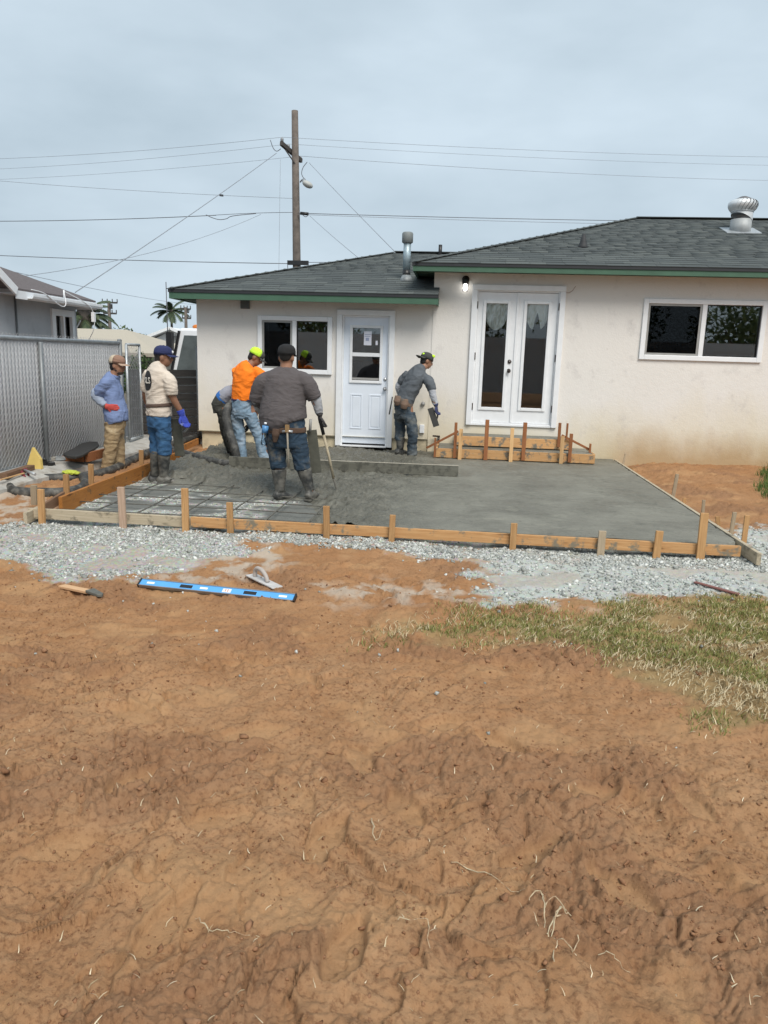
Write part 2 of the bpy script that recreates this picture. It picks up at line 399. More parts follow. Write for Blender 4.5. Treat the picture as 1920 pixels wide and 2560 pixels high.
for (a, b, w, dp) in [((1240,2050),(1560,2360),.10,.022), ((1500,1960),(1830,2240),.09,.020), ((1080,2210),(1420,2060),.09,.020), ((60,2250),(330,2080),.12,.022), ((1480,2380),(1880,2560),.09,.016), ((900,1840),(1120,1930),.10,.018)]:
    p, q = atz(*a, GZ), atz(*b, GZ); RUTS.append((p.x, p.y, q.x, q.y, w, dp))

def make_ground():
    ys = [-60, -25, -12, -7, -4, -2, -1, -.4, .1, .5, .8]
    y = 1.0
    while y < 13.0: ys.append(y); y *= 1.0040
    while y < 3500: ys.append(y); y *= 1.16
    NC = 680; u = np.linspace(-1, 1, NC)
    outer = np.array([1.15, 1.5, 2.2, 4, 9, 30, 120, 600]); U = np.concatenate([-outer[::-1], u, outer])
    ys = np.array(ys); w = np.where(ys < 13, .68*np.maximum(ys, .9) + .45, 9.3*(ys/13)**.6)
    w = np.where(ys < .9, 1.1 + np.abs(ys-.9)*.5, w)
    X = w[:, None]*U[None, :]; Y = np.repeat(ys[:, None], len(U), 1)
    Z = np.empty_like(X); near = (ys > .9) & (ys < 13.2)
    Z[near] = ground_h(X[near], Y[near]); CR, PR = np.zeros(X.shape), np.zeros(X.shape); CR[near], PR[near] = ground_h.crumb, ground_h.pressed; Z[~near] = ground_h(X[~near], Y[~near], False)
    nr, nc = X.shape; co = np.stack([X, Y, Z], -1).reshape(-1, 3).astype(np.float32)
    idx = np.arange(nr*nc).reshape(nr, nc)
    q = np.stack([idx[:-1, :-1], idx[:-1, 1:], idx[1:, 1:], idx[1:, :-1]], -1).reshape(-1, 4)
    me = bpy.data.meshes.new('ground'); me.vertices.add(len(co)); me.vertices.foreach_set('co', co.ravel())
    me.loops.add(q.size); me.loops.foreach_set('vertex_index', q.ravel().astype(np.int32))
    me.polygons.add(len(q)); me.polygons.foreach_set('loop_start', np.arange(0, q.size, 4, dtype=np.int32)); me.polygons.foreach_set('loop_total', np.full(len(q), 4, dtype=np.int32))
    me.update(); me.polygons.foreach_set('use_smooth', np.ones(len(q), bool))
    x, y = X.ravel(), Y.ravel()
    n1, n2 = fbm(x*3, y*3, 4, 31), fbm(x*3, y*3, 4, 32); xx, yy = x+.13*n1, y+.13*n2
    rock = np.zeros(x.shape)
    for P in P_GRAVEL: rock = np.maximum(rock, sstep(-.10, .09, poly_sd(P, xx, yy) + .16*fbm(x*4, y*4, 4, 36)))
    inner = sstep(-.02, .05, poly_sd(P_INNER, x, y)); rock = np.maximum(rock*(1-.25*sstep(.1, .5, fbm(x*1.7, y*1.7, 3, 35))), inner); slurry = inner*sstep(.30, -.05, fbm(x*1.5, y*2.2, 3, 91)); dust_in = slurry
    dust = np.zeros(x.shape)
    for P in P_DUST: dust = np.maximum(dust, sstep(-.1, .25, poly_sd(P, xx, yy))*sstep(-.35, .35, fbm(x*5, y*5, 4, 38)))
    grass = np.zeros(x.shape)
    for P in P_GRASS: grass = np.maximum(grass, sstep(-.1, .25, poly_sd(P, x+.3*n1, y+.3*n2)))
    far = sstep(13.0, 15.0, y)
    ca = me.color_attributes.new('zone', 'FLOAT_COLOR', 'POINT')
    ca.data.foreach_set('color', np.stack([rock, np.where(inner > .5, slurry, dust), np.where(inner > .5, 1.0, grass), far], -1).astype(np.float32).ravel())
    cb = me.color_attributes.new('tone', 'FLOAT_COLOR', 'POINT'); cb.data.foreach_set('color', np.stack([CR, PR, sstep(-.2, .6, X), np.ones(X.shape)], -1).reshape(-1).astype(np.float32))
    m, nt, p, oc = new_mat('ground')
    at_ = nt.nodes.new('ShaderNodeAttribute'); at_.attribute_name = 'zone'; sp = nt.nodes.new('ShaderNodeSeparateColor'); nt.links.new(at_.outputs['Color'], sp.inputs[0])
    a = noise_n(nt, oc, 1.1, 6, .6, .4); b = noise_n(nt, oc, 7., 6, .65); d = noise_n(nt, oc, 55., 4, .6)
    c = mix_rgb(nt, ramp(nt, a, [(.34, 0), (.66, 1)]), (.315, .164, .078), (.405, .236, .124))
    c = mix_rgb(nt, ramp(nt, b, [(.40, .0), (.72, .6)]), c, (.450, .278, .155))
    c = mix_rgb(nt, ramp(nt, d, [(.32, .75), (.50, 0)]), c, (.175, .085, .044))
    sy = nt.nodes.new('ShaderNodeSeparateXYZ'); nt.links.new(oc, sy.inputs[0])
    mr = N(nt, 'ShaderNodeMapRange'); mr.inputs[1].default_value = 2.4; mr.inputs[2].default_value = 5.2; nt.links.new(sy.outputs['Y'], mr.inputs[0])
    red = N(nt, 'ShaderNodeMath', _operation='MULTIPLY'); nt.links.new(mr.outputs[0], red.inputs[0]); nt.links.new(noise_n(nt, oc, .9, 3), red.inputs[1])
    c = mix_rgb(nt, red.outputs[0], c, (.350, .176, .078))
    tn = nt.nodes.new('ShaderNodeAttribute'); tn.attribute_name = 'tone'; ts = nt.nodes.new('ShaderNodeSeparateColor'); nt.links.new(tn.outputs['Color'], ts.inputs[0])
    c = mix_rgb(nt, ramp(nt, ts.outputs[0], [(.2, 0), (1, .50)]), c, mix_rgb(nt, d, (.19, .102, .057), (.32, .180, .105)))
    c = mix_rgb(nt, ramp(nt, ts.outputs[1], [(.1, 0), (1, .6)]), c, mix_rgb(nt, b, (.405, .236, .118), (.475, .288, .148)))
    soil2 = mix_rgb(nt, b, (.20, .165, .070), (.34, .27, .135)); c = mix_rgb(nt, ramp(nt, sp.outputs[2], [(.2, 0), (1, .60)]), c, soil2)
    dustc = mix_rgb(nt, b, (.40, .33, .26), (.58, .52, .44)); c = mix_rgb(nt, ramp(nt, sp.outputs[1], [(.1, 0), (1, .8)]), c, dustc)
    vo = N(nt, 'ShaderNodeTexVoronoi', Scale=48.); nt.links.new(oc, vo.inputs['Vector'])
    gv = mix_rgb(nt, b, (.34, .345, .315), (.50, .505, .465)); gv = mix_rgb(nt, .35, gv, vo.outputs['Color'], 'SOFT_LIGHT')
    sl = N(nt, 'ShaderNodeMath', _operation='MULTIPLY'); nt.links.new(sp.outputs[1], sl.inputs[0]); nt.links.new(sp.outputs[2], sl.inputs[1])
    gv = mix_rgb(nt, sl.outputs[0], gv, mix_rgb(nt, b, (.13, .135, .125), (.21, .215, .20)))
    gv = mix_rgb(nt, ramp(nt, ts.outputs[2], [(0, 0), (1, .6)]), gv, mix_rgb(nt, sl.outputs[0], mix_rgb(nt, a, (.42, .455, .425), (.56, .585, .55)), gv))
    c = mix_rgb(nt, sp.outputs[0], c, gv)
    c = mix_rgb(nt, at_.outputs['Alpha'], c, mix_rgb(nt, b, (.10, .10, .10), (.16, .155, .15)))
    nt.links.new(c, p.inputs['Base Color']); p.inputs['Roughness'].default_value = .95; p.inputs['Specular IOR Level'].default_value = .15
    bh = N(nt, 'ShaderNodeMath', _operation='ADD'); nt.links.new(noise_n(nt, oc, 160., 5, .75), bh.inputs[0]); nt.links.new(noise_n(nt, oc, 30., 5, .65), bh.inputs[1])
    nt.links.new(bump_n(nt, bh.outputs[0], .8, .009), p.inputs['Normal'])
    o = link('ground', me, m); tag(o, kind='structure')
    return o
ground_obj = make_ground()

def soil_z(x, y): return float(ground_h(np.array([float(x)]), np.array([float(y)]))[0])
def pieces(name, verts_unit, faces_unit, P, R, S, mat, parent=None):
    """many small shapes as one mesh: P (n,3) places, R (n,3,3) turns, S (n,3) sizes; verts_unit (m,3) or (n,m,3)"""
    n = len(P); V = np.asarray(verts_unit, float)
    if V.ndim == 2: V = np.repeat(V[None], n, 0)
    V = np.einsum('nij,nmj->nmi', R, V*S[:, None, :]) + P[:, None, :]
    m = V.shape[1]; F = np.asarray(faces_unit); k = F.shape[1]
    Q = (F[None] + (np.arange(n)*m)[:, None, None]).reshape(-1, k)
    me = bpy.data.meshes.new(name); me.vertices.add(n*m); me.vertices.foreach_set('co', V.reshape(-1).astype(np.float32))
    me.loops.add(Q.size); me.loops.foreach_set('vertex_index', Q.ravel().astype(np.int32)); me.polygons.add(len(Q))
    me.polygons.foreach_set('loop_start', np.arange(0, Q.size, k, dtype=np.int32)); me.polygons.foreach_set('loop_total', np.full(len(Q), k, dtype=np.int32))
    me.update(); me.validate(); return link(name, me, mat, parent)
def rand_rot(n, tilt=math.pi):
    a, b, c = RNG.uniform(0, 2*np.pi, n), RNG.uniform(-tilt, tilt, n), RNG.uniform(-tilt, tilt, n)
    ca, sa, cb, sb, cc, sc = np.cos(a), np.sin(a), np.cos(b), np.sin(b), np.cos(c), np.sin(c); z, o = np.zeros(n), np.ones(n)
    Rz = np.stack([ca,-sa,z, sa,ca,z, z,z,o], -1).reshape(n,3,3); Ry = np.stack([cb,z,sb, z,o,z, -sb,z,cb], -1).reshape(n,3,3); Rx = np.stack([o,z,z, z,cc,-sc, z,sc,cc], -1).reshape(n,3,3)
    return Rz@Ry@Rx
CUBE_V = np.array([(-1,-1,-1),(1,-1,-1),(1,1,-1),(-1,1,-1),(-1,-1,1),(1,-1,1),(1,1,1),(-1,1,1)], float)
CUBE_F = np.array([(0,3,2,1),(4,5,6,7),(0,1,5,4),(1,2,6,5),(2,3,7,6),(3,0,4,7)])
ICO_V = (lambda g: np.array([(-1,g,0),(1,g,0),(-1,-g,0),(1,-g,0),(0,-1,g),(0,1,g),(0,-1,-g),(0,1,-g),(g,0,-1),(g,0,1),(-g,0,-1),(-g,0,1)], float)/1.9)((1+5**.5)/2)
ICO_F = np.array([(0,11,5),(0,5,1),(0,1,7),(0,7,10),(0,10,11),(1,5,9),(5,11,4),(11,10,2),(10,7,6),(7,1,8),(3,9,4),(3,4,2),(3,2,6),(3,6,8),(3,8,9),(4,9,5),(2,4,11),(6,2,10),(8,6,7),(9,8,1)])
def clods(n, jit=.34): return ICO_V[None]*(1-.2*RNG.random((n, 12, 1))) + RNG.uniform(-jit, jit, (n, 12, 3))
def rocks(n, jit=.38): return CUBE_V[None]*(1-.25*RNG.random((n, 8, 1))) + RNG.uniform(-jit, jit, (n, 8, 3))
def scatter(polys, n, z_in=None):
    out = []
    for P, k in zip(polys, n):
        a = np.array(P); lo, hi = a.min(0), a.max(0); pts = RNG.uniform(lo, hi, (k, 2)); x, y = pts[:, 0], pts[:, 1]
        out.append(pts[(poly_sd(P, x + .13*fbm(x*3, y*3, 4, 31), y + .13*fbm(x*3, y*3, 4, 32)) + .12*fbm(x*4, y*4, 3, 36) + RNG.normal(0, .085, k)) > 0])
    return np.concatenate(out)
M_gravel = island('gravel_stone', [(0, (.22,.228,.21)), (.3, (.34,.352,.33)), (.65, (.44,.452,.425)), (.88, (.54,.55,.52)), (1, (.70,.71,.68))], .85)
pts = scatter(P_GRAVEL, [68000, 2500]); pts = pts[(pts[:, 1] > 3) & (np.abs(pts[:, 0]) < 6)]
keep = sstep(-.35, .25, fbm(pts[:, 0]*1.7, pts[:, 1]*1.7, 3, 35)*-1 + .15) > RNG.random(len(pts))*.9; pts = pts[keep & (RNG.random(len(pts)) < .8) & ((pts[:, 0] < .2) | (RNG.random(len(pts)) < .55))]
ins = RNG.uniform((-4.0, 6.66), (-.9, 9.4), (15000, 2)); wv = wet_edge(ins[:, 0], ins[:, 1]); ins = ins[(wv < .12) & (fbm(ins[:,0]*1.5, ins[:,1]*2.2, 3, 91) > .14 + .4*RNG.random(len(ins)))]
ap = RNG.uniform((-4.2, 6.15), (2.6, 6.55), (7000, 2)); pts = np.concatenate([pts, ins, ap])
n = len(pts); s = np.minimum(RNG.lognormal(math.log(.0060), .45, n), .016)
zz = ground_h(pts[:, 0], pts[:, 1])
S = np.stack([s*RNG.uniform(.8, 1.5, n), s*RNG.uniform(.7, 1.2, n), s*RNG.uniform(.5, .9, n)], -1)
o = pieces('gravel', rocks(n), CUBE_F, np.column_stack([pts, zz + s*.25]), rand_rot(n, .6), S, M_gravel)
tag(o, 'loose pale grey crushed gravel around the front form board', 'gravel', kind='stuff')
N_GRAVEL = n
# dirt clods
M_clod = island('dirt_clod', [(0, (.22,.112,.060)), (.5, (.29,.154,.085)), (1, (.36,.205,.118))], .95, .1, fine=.5)
n = 9000; x = RNG.uniform(-4.6, 3.6, n); y = 1.1*np.exp(RNG.random(n)*math.log(6.0/1.1))
ok = sstep(-.05, .5, fbm(x*1.1+4, y*1.3, 3, 61)) > RNG.random(n)*.8
for P in P_GRAVEL: ok &= poly_sd(P, x, y) < -.05
x, y = x[ok], y[ok]; n = len(x); s = RNG.lognormal(math.log(.0062), .55, n)*sstep(.0, 2.0, y)**.3; s = np.minimum(s*.9, .019)
o = pieces('dirt_clods', clods(n), ICO_F, np.column_stack([x, y, ground_h(x, y) + s*.15]), rand_rot(n, .7), np.stack([s*RNG.uniform(1, 1.6, n), s, s*RNG.uniform(.5, .8, n)], -1), M_clod)
tag(o, 'crumbled brown clods of dry soil strewn over the yard', 'soil', kind='stuff')
n = 26000; x = RNG.uniform(-4.4, 3.4, n); y = 1.15*np.exp(RNG.random(n)*math.log(5.2/1.15)); ok = np.abs(x + .1*y) < .72*y + .3
ok &= sstep(-.35, .5, fbm(x*1.4+2, y*1.6, 3, 64)) > RNG.random(n)*.85
for P in P_GRAVEL + P_GRASS: ok &= poly_sd(P, x, y) < -.05
x, y = x[ok], y[ok]; n = len(x); s = np.minimum(RNG.lognormal(math.log(.0021), .5, n)*sstep(-.5, 3.5, y)**.5*1.6, .008)
OCT_V = np.array([(1,0,0),(-1,0,0),(0,1,0),(0,-1,0),(0,0,1),(0,0,-1)], float); OCT_F = np.array([(0,2,4),(2,1,4),(1,3,4),(3,0,4),(2,0,5),(1,2,5),(3,1,5),(0,3,5)])
o = pieces('soil_crumbs', OCT_V[None] + RNG.uniform(-.4, .4, (n, 6, 3)), OCT_F, np.column_stack([x, y, ground_h(x, y) + s*.3]), rand_rot(n, 1.0), np.stack([s*1.3, s, s*.8], -1), M_clod)
tag(o, 'fine loose brown soil crumbs covering the yard', 'soil', kind='stuff')
# stray white pebbles on the soil
n = 110; x = RNG.uniform(-4, 3, n); y = RNG.uniform(3.0, 6.2, n); s = RNG.uniform(.004, .010, n)
o = pieces('pebbles', rocks(n), CUBE_F, np.column_stack([x, y, ground_h(x, y) + s*.3]), rand_rot(n), np.stack([s, s, s*.7], -1), M_gravel)
tag(o, 'scattered white pebbles lying on brown soil', 'pebbles', kind='stuff')

# grass, straw: blades as thin folded strips
def blades(name, x, y, L, w, lean, stops, label, cat, trans=.25, lift=0.0, curl=1.0):
    n = len(x); z = ground_h(x, y); th = RNG.uniform(0, 2*np.pi, n); k = 4
    t = np.linspace(0, 1, k)[None, :]; ang = lean[:, None]*(.45 + .55*t*curl)
    ds = (L/(k-1))[:, None]; hx = np.concatenate([np.zeros((n, 1)), np.cumsum(np.sin(ang[:, :-1])*ds, 1)], 1); hz = np.concatenate([np.zeros((n, 1)), np.cumsum(np.cos(ang[:, :-1])*ds, 1)], 1)
    wig = np.cumsum(RNG.normal(0, .07, (n, k)), 1)*L[:, None]
    wd = w[:, None]*(1 - .85*t**1.5)
    cx = x[:, None] + np.cos(th)[:, None]*hx - np.sin(th)[:, None]*wig; cy = y[:, None] + np.sin(th)[:, None]*hx + np.cos(th)[:, None]*wig; cz = z[:, None] + hz + lift
    sx, sy = -np.sin(th)[:, None]*wd/2, np.cos(th)[:, None]*wd/2
    V = np.stack([np.stack([cx-sx, cy-sy, cz], -1), np.stack([cx+sx, cy+sy, cz + w[:, None]*.25], -1)], 2).reshape(n, 2*k, 3)
    F = np.array([(2*i, 2*i+1, 2*i+3, 2*i+2) for i in range(k-1)])
    I = np.repeat(np.eye(3)[None], n, 0)
    o = pieces(name, V, F, np.zeros((n, 3)), I, np.ones((n, 3)), island(name + '_mat', stops, .7, .25, trans))
    return tag(o, label, cat, kind='stuff')
G = P_GRASS[0]; a = np.array(G); lo, hi = a.min(0), a.max(0)
pts = RNG.uniform(lo, hi, (150000, 2)); x, y = pts.T
den = sstep(-.15, .35, poly_sd(G, x + .25*fbm(x*2, y*2, 3, 44), y + .25*fbm(x*2, y*2, 3, 45)))
green = sstep(-.30, .42, fbm(x*1.6, y*2.0, 3, 47) + .55*sstep(3.7, 4.9, y) + .35*sstep(1.8, 2.6, x) - .12)
ok = RNG.random(len(x)) < den*green*.58; gx, gy = x[ok], y[ok]; n = len(gx)
blades('grass', gx, gy, RNG.uniform(.018, .046, n), RNG.uniform(.0034, .006, n), RNG.uniform(.6, 1.5, n), [(0, (.14,.16,.042)), (.4, (.215,.235,.068)), (.75, (.30,.30,.10)), (1, (.52,.46,.25))], 'worn green grass patch beside the gravel', 'grass')
ok = RNG.random(len(x)) < den*(1-.55*green)*.30*sstep(-.5, .3, fbm(x*3.1, y*3.1, 2, 49)); sx_, sy_ = x[ok], y[ok]; n = len(sx_)
blades('dry_grass', sx_, sy_, RNG.uniform(.018, .055, n), RNG.uniform(.003, .0065, n), RNG.uniform(1.25, 1.62, n), [(0, (.34,.27,.15)), (.5, (.52,.43,.27)), (1, (.68,.60,.42))], 'bleached dry grass blades on the bare soil edge of the lawn', 'dry grass', .15, .004)
n = 900; x = RNG.uniform(-2.2, 2.6, n); y = 1.25*np.exp(RNG.random(n)*math.log(4.6/1.25)); 
blades('straw', x, y, RNG.uniform(.008, .034, n), RNG.uniform(.0018, .004, n), RNG.uniform(1.35, 1.60, n), [(0, (.45,.36,.22)), (1, (.76,.68,.50))], 'short straw bits scattered over the bare soil', 'straw', .1, .004)
G = P_GRASS[1]; a = np.array(G); pts = RNG.uniform(a.min(0), a.max(0), (9000, 2)); x, y = pts.T; ok = poly_sd(G, x, y) + .1*fbm(x*4, y*4, 2, 4) > 0; x, y = x[ok], y[ok]; n = len(x)
blades('weed_grass', x, y, RNG.uniform(.05, .13, n), RNG.uniform(.005, .009, n), RNG.uniform(.1, 1.0, n), [(0, (.05,.10,.025)), (.6, (.10,.17,.04)), (1, (.17,.24,.07))], 'bright green weeds growing by the cream wall', 'weeds')
# ------------------------------------------------------------------ wet concrete
def concrete_mat(name, dark=1.0):
    m, nt, p, oc = new_mat(name)
    a = noise_n(nt, oc, 1.6, 6, .6, .5); b = noise_n(nt, mapping(nt, oc, (2.2, 9, 9)), 3., 5, .6); d = noise_n(nt, oc, 70., 4, .6)
    c = mix_rgb(nt, ramp(nt, a, [(.34, 0), (.68, 1)]), [k*dark for k in (.122, .119, .098)], [k*dark for k in (.225, .220, .185)])
    c = mix_rgb(nt, ramp(nt, b, [(.42, 0), (.75, .55)]), c, [k*dark for k in (.235, .230, .190)])
    c = mix_rgb(nt, ramp(nt, d, [(.30, .5), (.46, 0)]), c, (.06, .058, .046))
    e = noise_n(nt, mapping(nt, oc, (5, 16, 16)), 3.4, 4, .6); c = mix_rgb(nt, ramp(nt, e, [(.60, 0), (.70, .75)]), c, (.055, .053, .043))
    e2 = noise_n(nt, mapping(nt, oc, (7, 3, 3)), 2.0, 5, .65); c = mix_rgb(nt, ramp(nt, e2, [(.55, 0), (.75, .45)]), c, [k*dark for k in (.25, .245, .205)])
    nt.links.new(c, p.inputs['Base Color'])
    at_ = nt.nodes.new('ShaderNodeAttribute'); at_.attribute_name = 'fresh'; wet = at_.outputs['Fac']
    c = mix_rgb(nt, wet, c, mix_rgb(nt, d, (.075, .072, .057), (.140, .135, .110))); nt.links.new(c, p.inputs['Base Color'])
    nt.links.new(mix_rgb(nt, wet, ramp(nt, a, [(.3, .42), (.7, .68)]), (.34, .34, .34)), p.inputs['Roughness']); p.inputs['Specular IOR Level'].default_value = .45
    h = N(nt, 'ShaderNodeMath', _operation='ADD'); nt.links.new(noise_n(nt, oc, 90., 4, .65), h.inputs[0]); nt.links.new(noise_n(nt, mapping(nt, oc, (1, 4, 4)), 7., 5, .6), h.inputs[1])
    nt.links.new(bump_n(nt, h.outputs[0], .6, .010), p.inputs['Normal'])
    return m
M_conc = concrete_mat('wet_concrete')
def slab_h(x, y):
    e = wet_edge(x, y)
    rough = np.maximum(sstep(.15, -1.1, x)*1.0, 0)*sstep(.1, .4, e)
    rough = np.maximum(rough*(1-.75*sstep(-.9, .1, x)), .55*sstep(-.2, -1.2, x)*sstep(10.2, 11.0, y))
    body = sstep(-.05, .55, e)
    h = -.135 + .135*body
    lump = .030*fbm(x*1.8, y*2.2, 4, 101) + .032*fbm(x*7, y*9, 3, 103) + .020*fbm(x*22, y*26, 2, 104)
    f1, f2, _i = worley(x*5 + .4*fbm(x*3, y*3, 2, 1), y*6, 105)
    h = h + rough*(lump + .026*(.55-f1)) + rough*.0*sstep(10.6, 12.0, y)*sstep(-1.0, -3.0, x)
    h = h + (1-rough)*body*(-.010*sstep(.42, .62, fbm(x*2.6, y*7, 3, 111)) + .0045*fbm(x*2.0, y*9, 3, 107) + .0022*fbm(x*9, y*24, 2, 109))
    h = h - sstep(.0, .2, SLAB[1]-x)*0
    # rounded front right corner
    slab_h.rough = rough
    return h
def make_slab():
    xs = np.concatenate([np.linspace(SLAB[0], -.3, 270), np.linspace(-.28, SLAB[1], 120)]); ys = np.concatenate([np.linspace(SLAB[2], 9.5, 180), np.linspace(9.52, SLAB[3], 100)])
    X, Y = np.meshgrid(xs, ys); Z = slab_h(X, Y)
    r = .22; cx, cy = SLAB[1]-r, SLAB[2]+r
    over = (X > cx) & (Y < cy) & (np.hypot(X-cx, Y-cy) > r); Z = np.where(over, -.16, Z)
    Z[:, 0] = np.minimum(Z[:, 0], -.15); Z[0, :] = np.minimum(Z[0, :], np.where(wet_edge(X[0], Y[0]) > .2, Z[0], -.15))
    nr, nc = X.shape; co = np.stack([X, Y, Z], -1).reshape(-1, 3); idx = np.arange(nr*nc).reshape(nr, nc)
    q = np.stack([idx[:-1, :-1], idx[:-1, 1:], idx[1:, 1:], idx[1:, :-1]], -1).reshape(-1, 4)
    zq = co[q][:, :, 2].max(1); q = q[zq > -.128]
    me = bpy.data.meshes.new('concrete_slab'); me.from_pydata(co.tolist(), [], q.tolist()); me.polygons.foreach_set('use_smooth', np.ones(len(q), bool)); me.update()
    bm = bmesh.new(); bm.from_mesh(me); bmesh.ops.delete(bm, geom=[v for v in bm.verts if not v.link_faces], context='VERTS'); bm.to_mesh(me); bm.free()
    fa = me.attributes.new('fresh', 'FLOAT', 'POINT'); cv = np.empty(len(me.vertices)*3); me.vertices.foreach_get('co', cv); cv = cv.reshape(-1, 3); slab_h(cv[:, 0], cv[:, 1]); fa.data.foreach_set('value', np.clip(slab_h.rough*1.3*(.75+.5*fbm(cv[:, 0]*2, cv[:, 1]*2, 3, 19)), 0, .9).astype(np.float32))
    o = link('concrete_slab', me, M_conc); tag(o, kind='structure'); return o
slab_obj = make_slab()
# wet slurry streaks already splashed between the bars
def sz1(x, y): return float(slab_h(np.array([float(x)]), np.array([float(y)]))[0])
# ------------------------------------------------------------------ the house
def stucco_mat():
    m, nt, p, oc = new_mat('cream_stucco')
    sx = nt.nodes.new('ShaderNodeSeparateXYZ'); nt.links.new(oc, sx.inputs[0])
    a = noise_n(nt, oc, .9, 5, .6); b = noise_n(nt, mapping(nt, oc, (1, 1, .8)), 3.2, 6, .68)
    c = mix_rgb(nt, a, (.69, .665, .625), (.765, .745, .715))
    # rain-borne yellow silt low on the wall, uneven
    hz = N(nt, 'ShaderNodeMath', _operation='MULTIPLY_ADD'); nt.links.new(noise_n(nt, mapping(nt, oc, (.8, .8, .35)), 1.3, 5, .6), hz.inputs[0]); hz.inputs[1].default_value = 1.7; nt.links.new(sx.outputs['Z'], hz.inputs[2])
    low = N(nt, 'ShaderNodeMapRange'); low.inputs[1].default_value = 1.95; low.inputs[2].default_value = .75; nt.links.new(hz.outputs[0], low.inputs[0])
    c = mix_rgb(nt, ramp(nt, low.outputs[0], [(0, 0), (1, .85)]), c, (.62, .54, .36))
    # grey scuffs and patches
    c = mix_rgb(nt, ramp(nt, b, [(.56, 0), (.74, .5)]), c, (.44, .42, .41))
    g2 = noise_n(nt, mapping(nt, oc, (1.2, 1, 1)), 9., 6, .7)
    c = mix_rgb(nt, ramp(nt, g2, [(.66, 0), (.73, .4)]), c, (.36, .31, .26))
    # brown mud splash along the soil, on the stretch right of the slab
    hz2 = N(nt, 'ShaderNodeMath', _operation='MULTIPLY_ADD'); nt.links.new(noise_n(nt, mapping(nt, oc, (1, 1, .5)), 2.4, 6, .65), hz2.inputs[0]); hz2.inputs[1].default_value = .60; nt.links.new(sx.outputs['Z'], hz2.inputs[2])
    mud = N(nt, 'ShaderNodeMapRange'); mud.inputs[1].default_value = .86; mud.inputs[2].default_value = .34; nt.links.new(hz2.outputs[0], mud.inputs[0])
    xr = N(nt, 'ShaderNodeMapRange'); xr.inputs[1].default_value = 2.0; xr.inputs[2].default_value = 2.9; nt.links.new(sx.outputs['X'], xr.inputs[0])
    mm = N(nt, 'ShaderNodeMath', _operation='MULTIPLY'); nt.links.new(mud.outputs[0], mm.inputs[0]); nt.links.new(xr.outputs[0], mm.inputs[1])
    c = mix_rgb(nt, ramp(nt, mm.outputs[0], [(0, 0), (1, .8)]), c, (.40, .27, .14))
    nt.links.new(c, p.inputs['Base Color']); p.inputs['Roughness'].default_value = .95; p.inputs['Specular IOR Level'].default_value = .15
    h = N(nt, 'ShaderNodeMath', _operation='ADD'); nt.links.new(noise_n(nt, oc, 55., 4, .6), h.inputs[0]); nt.links.new(noise_n(nt, oc, 14., 3, .5), h.inputs[1])
    nt.links.new(bump_n(nt, h.outputs[0], .30, .010), p.inputs['Normal'])
    return m
M_stucco = stucco_mat()
M_found = simple('cream_foundation', (.60, .52, .36), .9, .12, 5, .2, 60, dirt=(.38, .33, .23), dscale=4, damt=.3)
M_fascia = simple('green_paint', (.050, .118, .075), .55, .12, 5, .1, 30)
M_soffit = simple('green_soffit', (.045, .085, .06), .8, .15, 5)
M_drip = simple('drip_edge', (.018, .02, .024), .6, .2)
M_shingle, _nt, _p, _oc = new_mat('grey_shingle')
_oi = _nt.nodes.new('ShaderNodeNewGeometry'); _ob = _nt.nodes.new('ShaderNodeObjectInfo')
_rs = N(_nt, 'ShaderNodeMath', _operation='ADD'); _nt.links.new(_oi.outputs['Random Per Island'], _rs.inputs[0]); _nt.links.new(_ob.outputs['Random'], _rs.inputs[1])
_fr = N(_nt, 'ShaderNodeMath', _operation='FRACT'); _nt.links.new(_rs.outputs[0], _fr.inputs[0])
_c = ramp(_nt, _fr.outputs[0], [(0, (.078,.089,.091)), (.35, (.092,.105,.106)), (.7, (.108,.122,.121)), (1, (.130,.145,.141))])
_c = mix_rgb(_nt, ramp(_nt, noise_n(_nt, _oc, 120., 3, .7), [(.3, 0), (.7, .5)]), _c, (.055, .062, .062))
_nt.links.new(_c, _p.inputs['Base Color']); _p.inputs['Roughness'].default_value = .95; _p.inputs['Specular IOR Level'].default_value = .2
_nt.links.new(bump_n(_nt, noise_n(_nt, _oc, 220., 2, .6), .3, .004), _p.inputs['Normal'])
M_roofbase = simple('roof_underlay', (.05, .056, .058), .95, .2, 30)
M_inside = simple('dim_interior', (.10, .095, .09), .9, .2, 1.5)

house = empty('house', (0, WALL_Y, 0), 'cream stucco house with green eaves, grey shingle roof and white doors', 'house')
XL, XM, XR, YB = -4.47, -.53, 8.6, 20.0
def cells(x0, x1, z0, z1, holes, y, depth):
    """a wall face cut round its openings, with reveals"""
    mb = MB(); xs = sorted({x0, x1, *[h[0] for h in holes], *[h[1] for h in holes]}); zs = sorted({z0, z1, *[h[2] for h in holes], *[h[3] for h in holes]})
    for i in range(len(xs)-1):
        for k in range(len(zs)-1):
            cx, cz = (xs[i]+xs[i+1])/2, (zs[k]+zs[k+1])/2
            if any(h[0] < cx < h[1] and h[2] < cz < h[3] for h in holes): continue
            mb.add([(xs[i], y, zs[k]), (xs[i+1], y, zs[k]), (xs[i+1], y, zs[k+1]), (xs[i], y, zs[k+1])], [(0, 1, 2, 3)])
    for a, b, c, d in holes:
        mb.add([(a,y,c),(b,y,c),(b,y,d),(a,y,d),(a,y+depth,c),(b,y+depth,c),(b,y+depth,d),(a,y+depth,d)], [(0,4,5,1),(1,5,6,2),(2,6,7,3),(3,7,4,0)])
    return mb
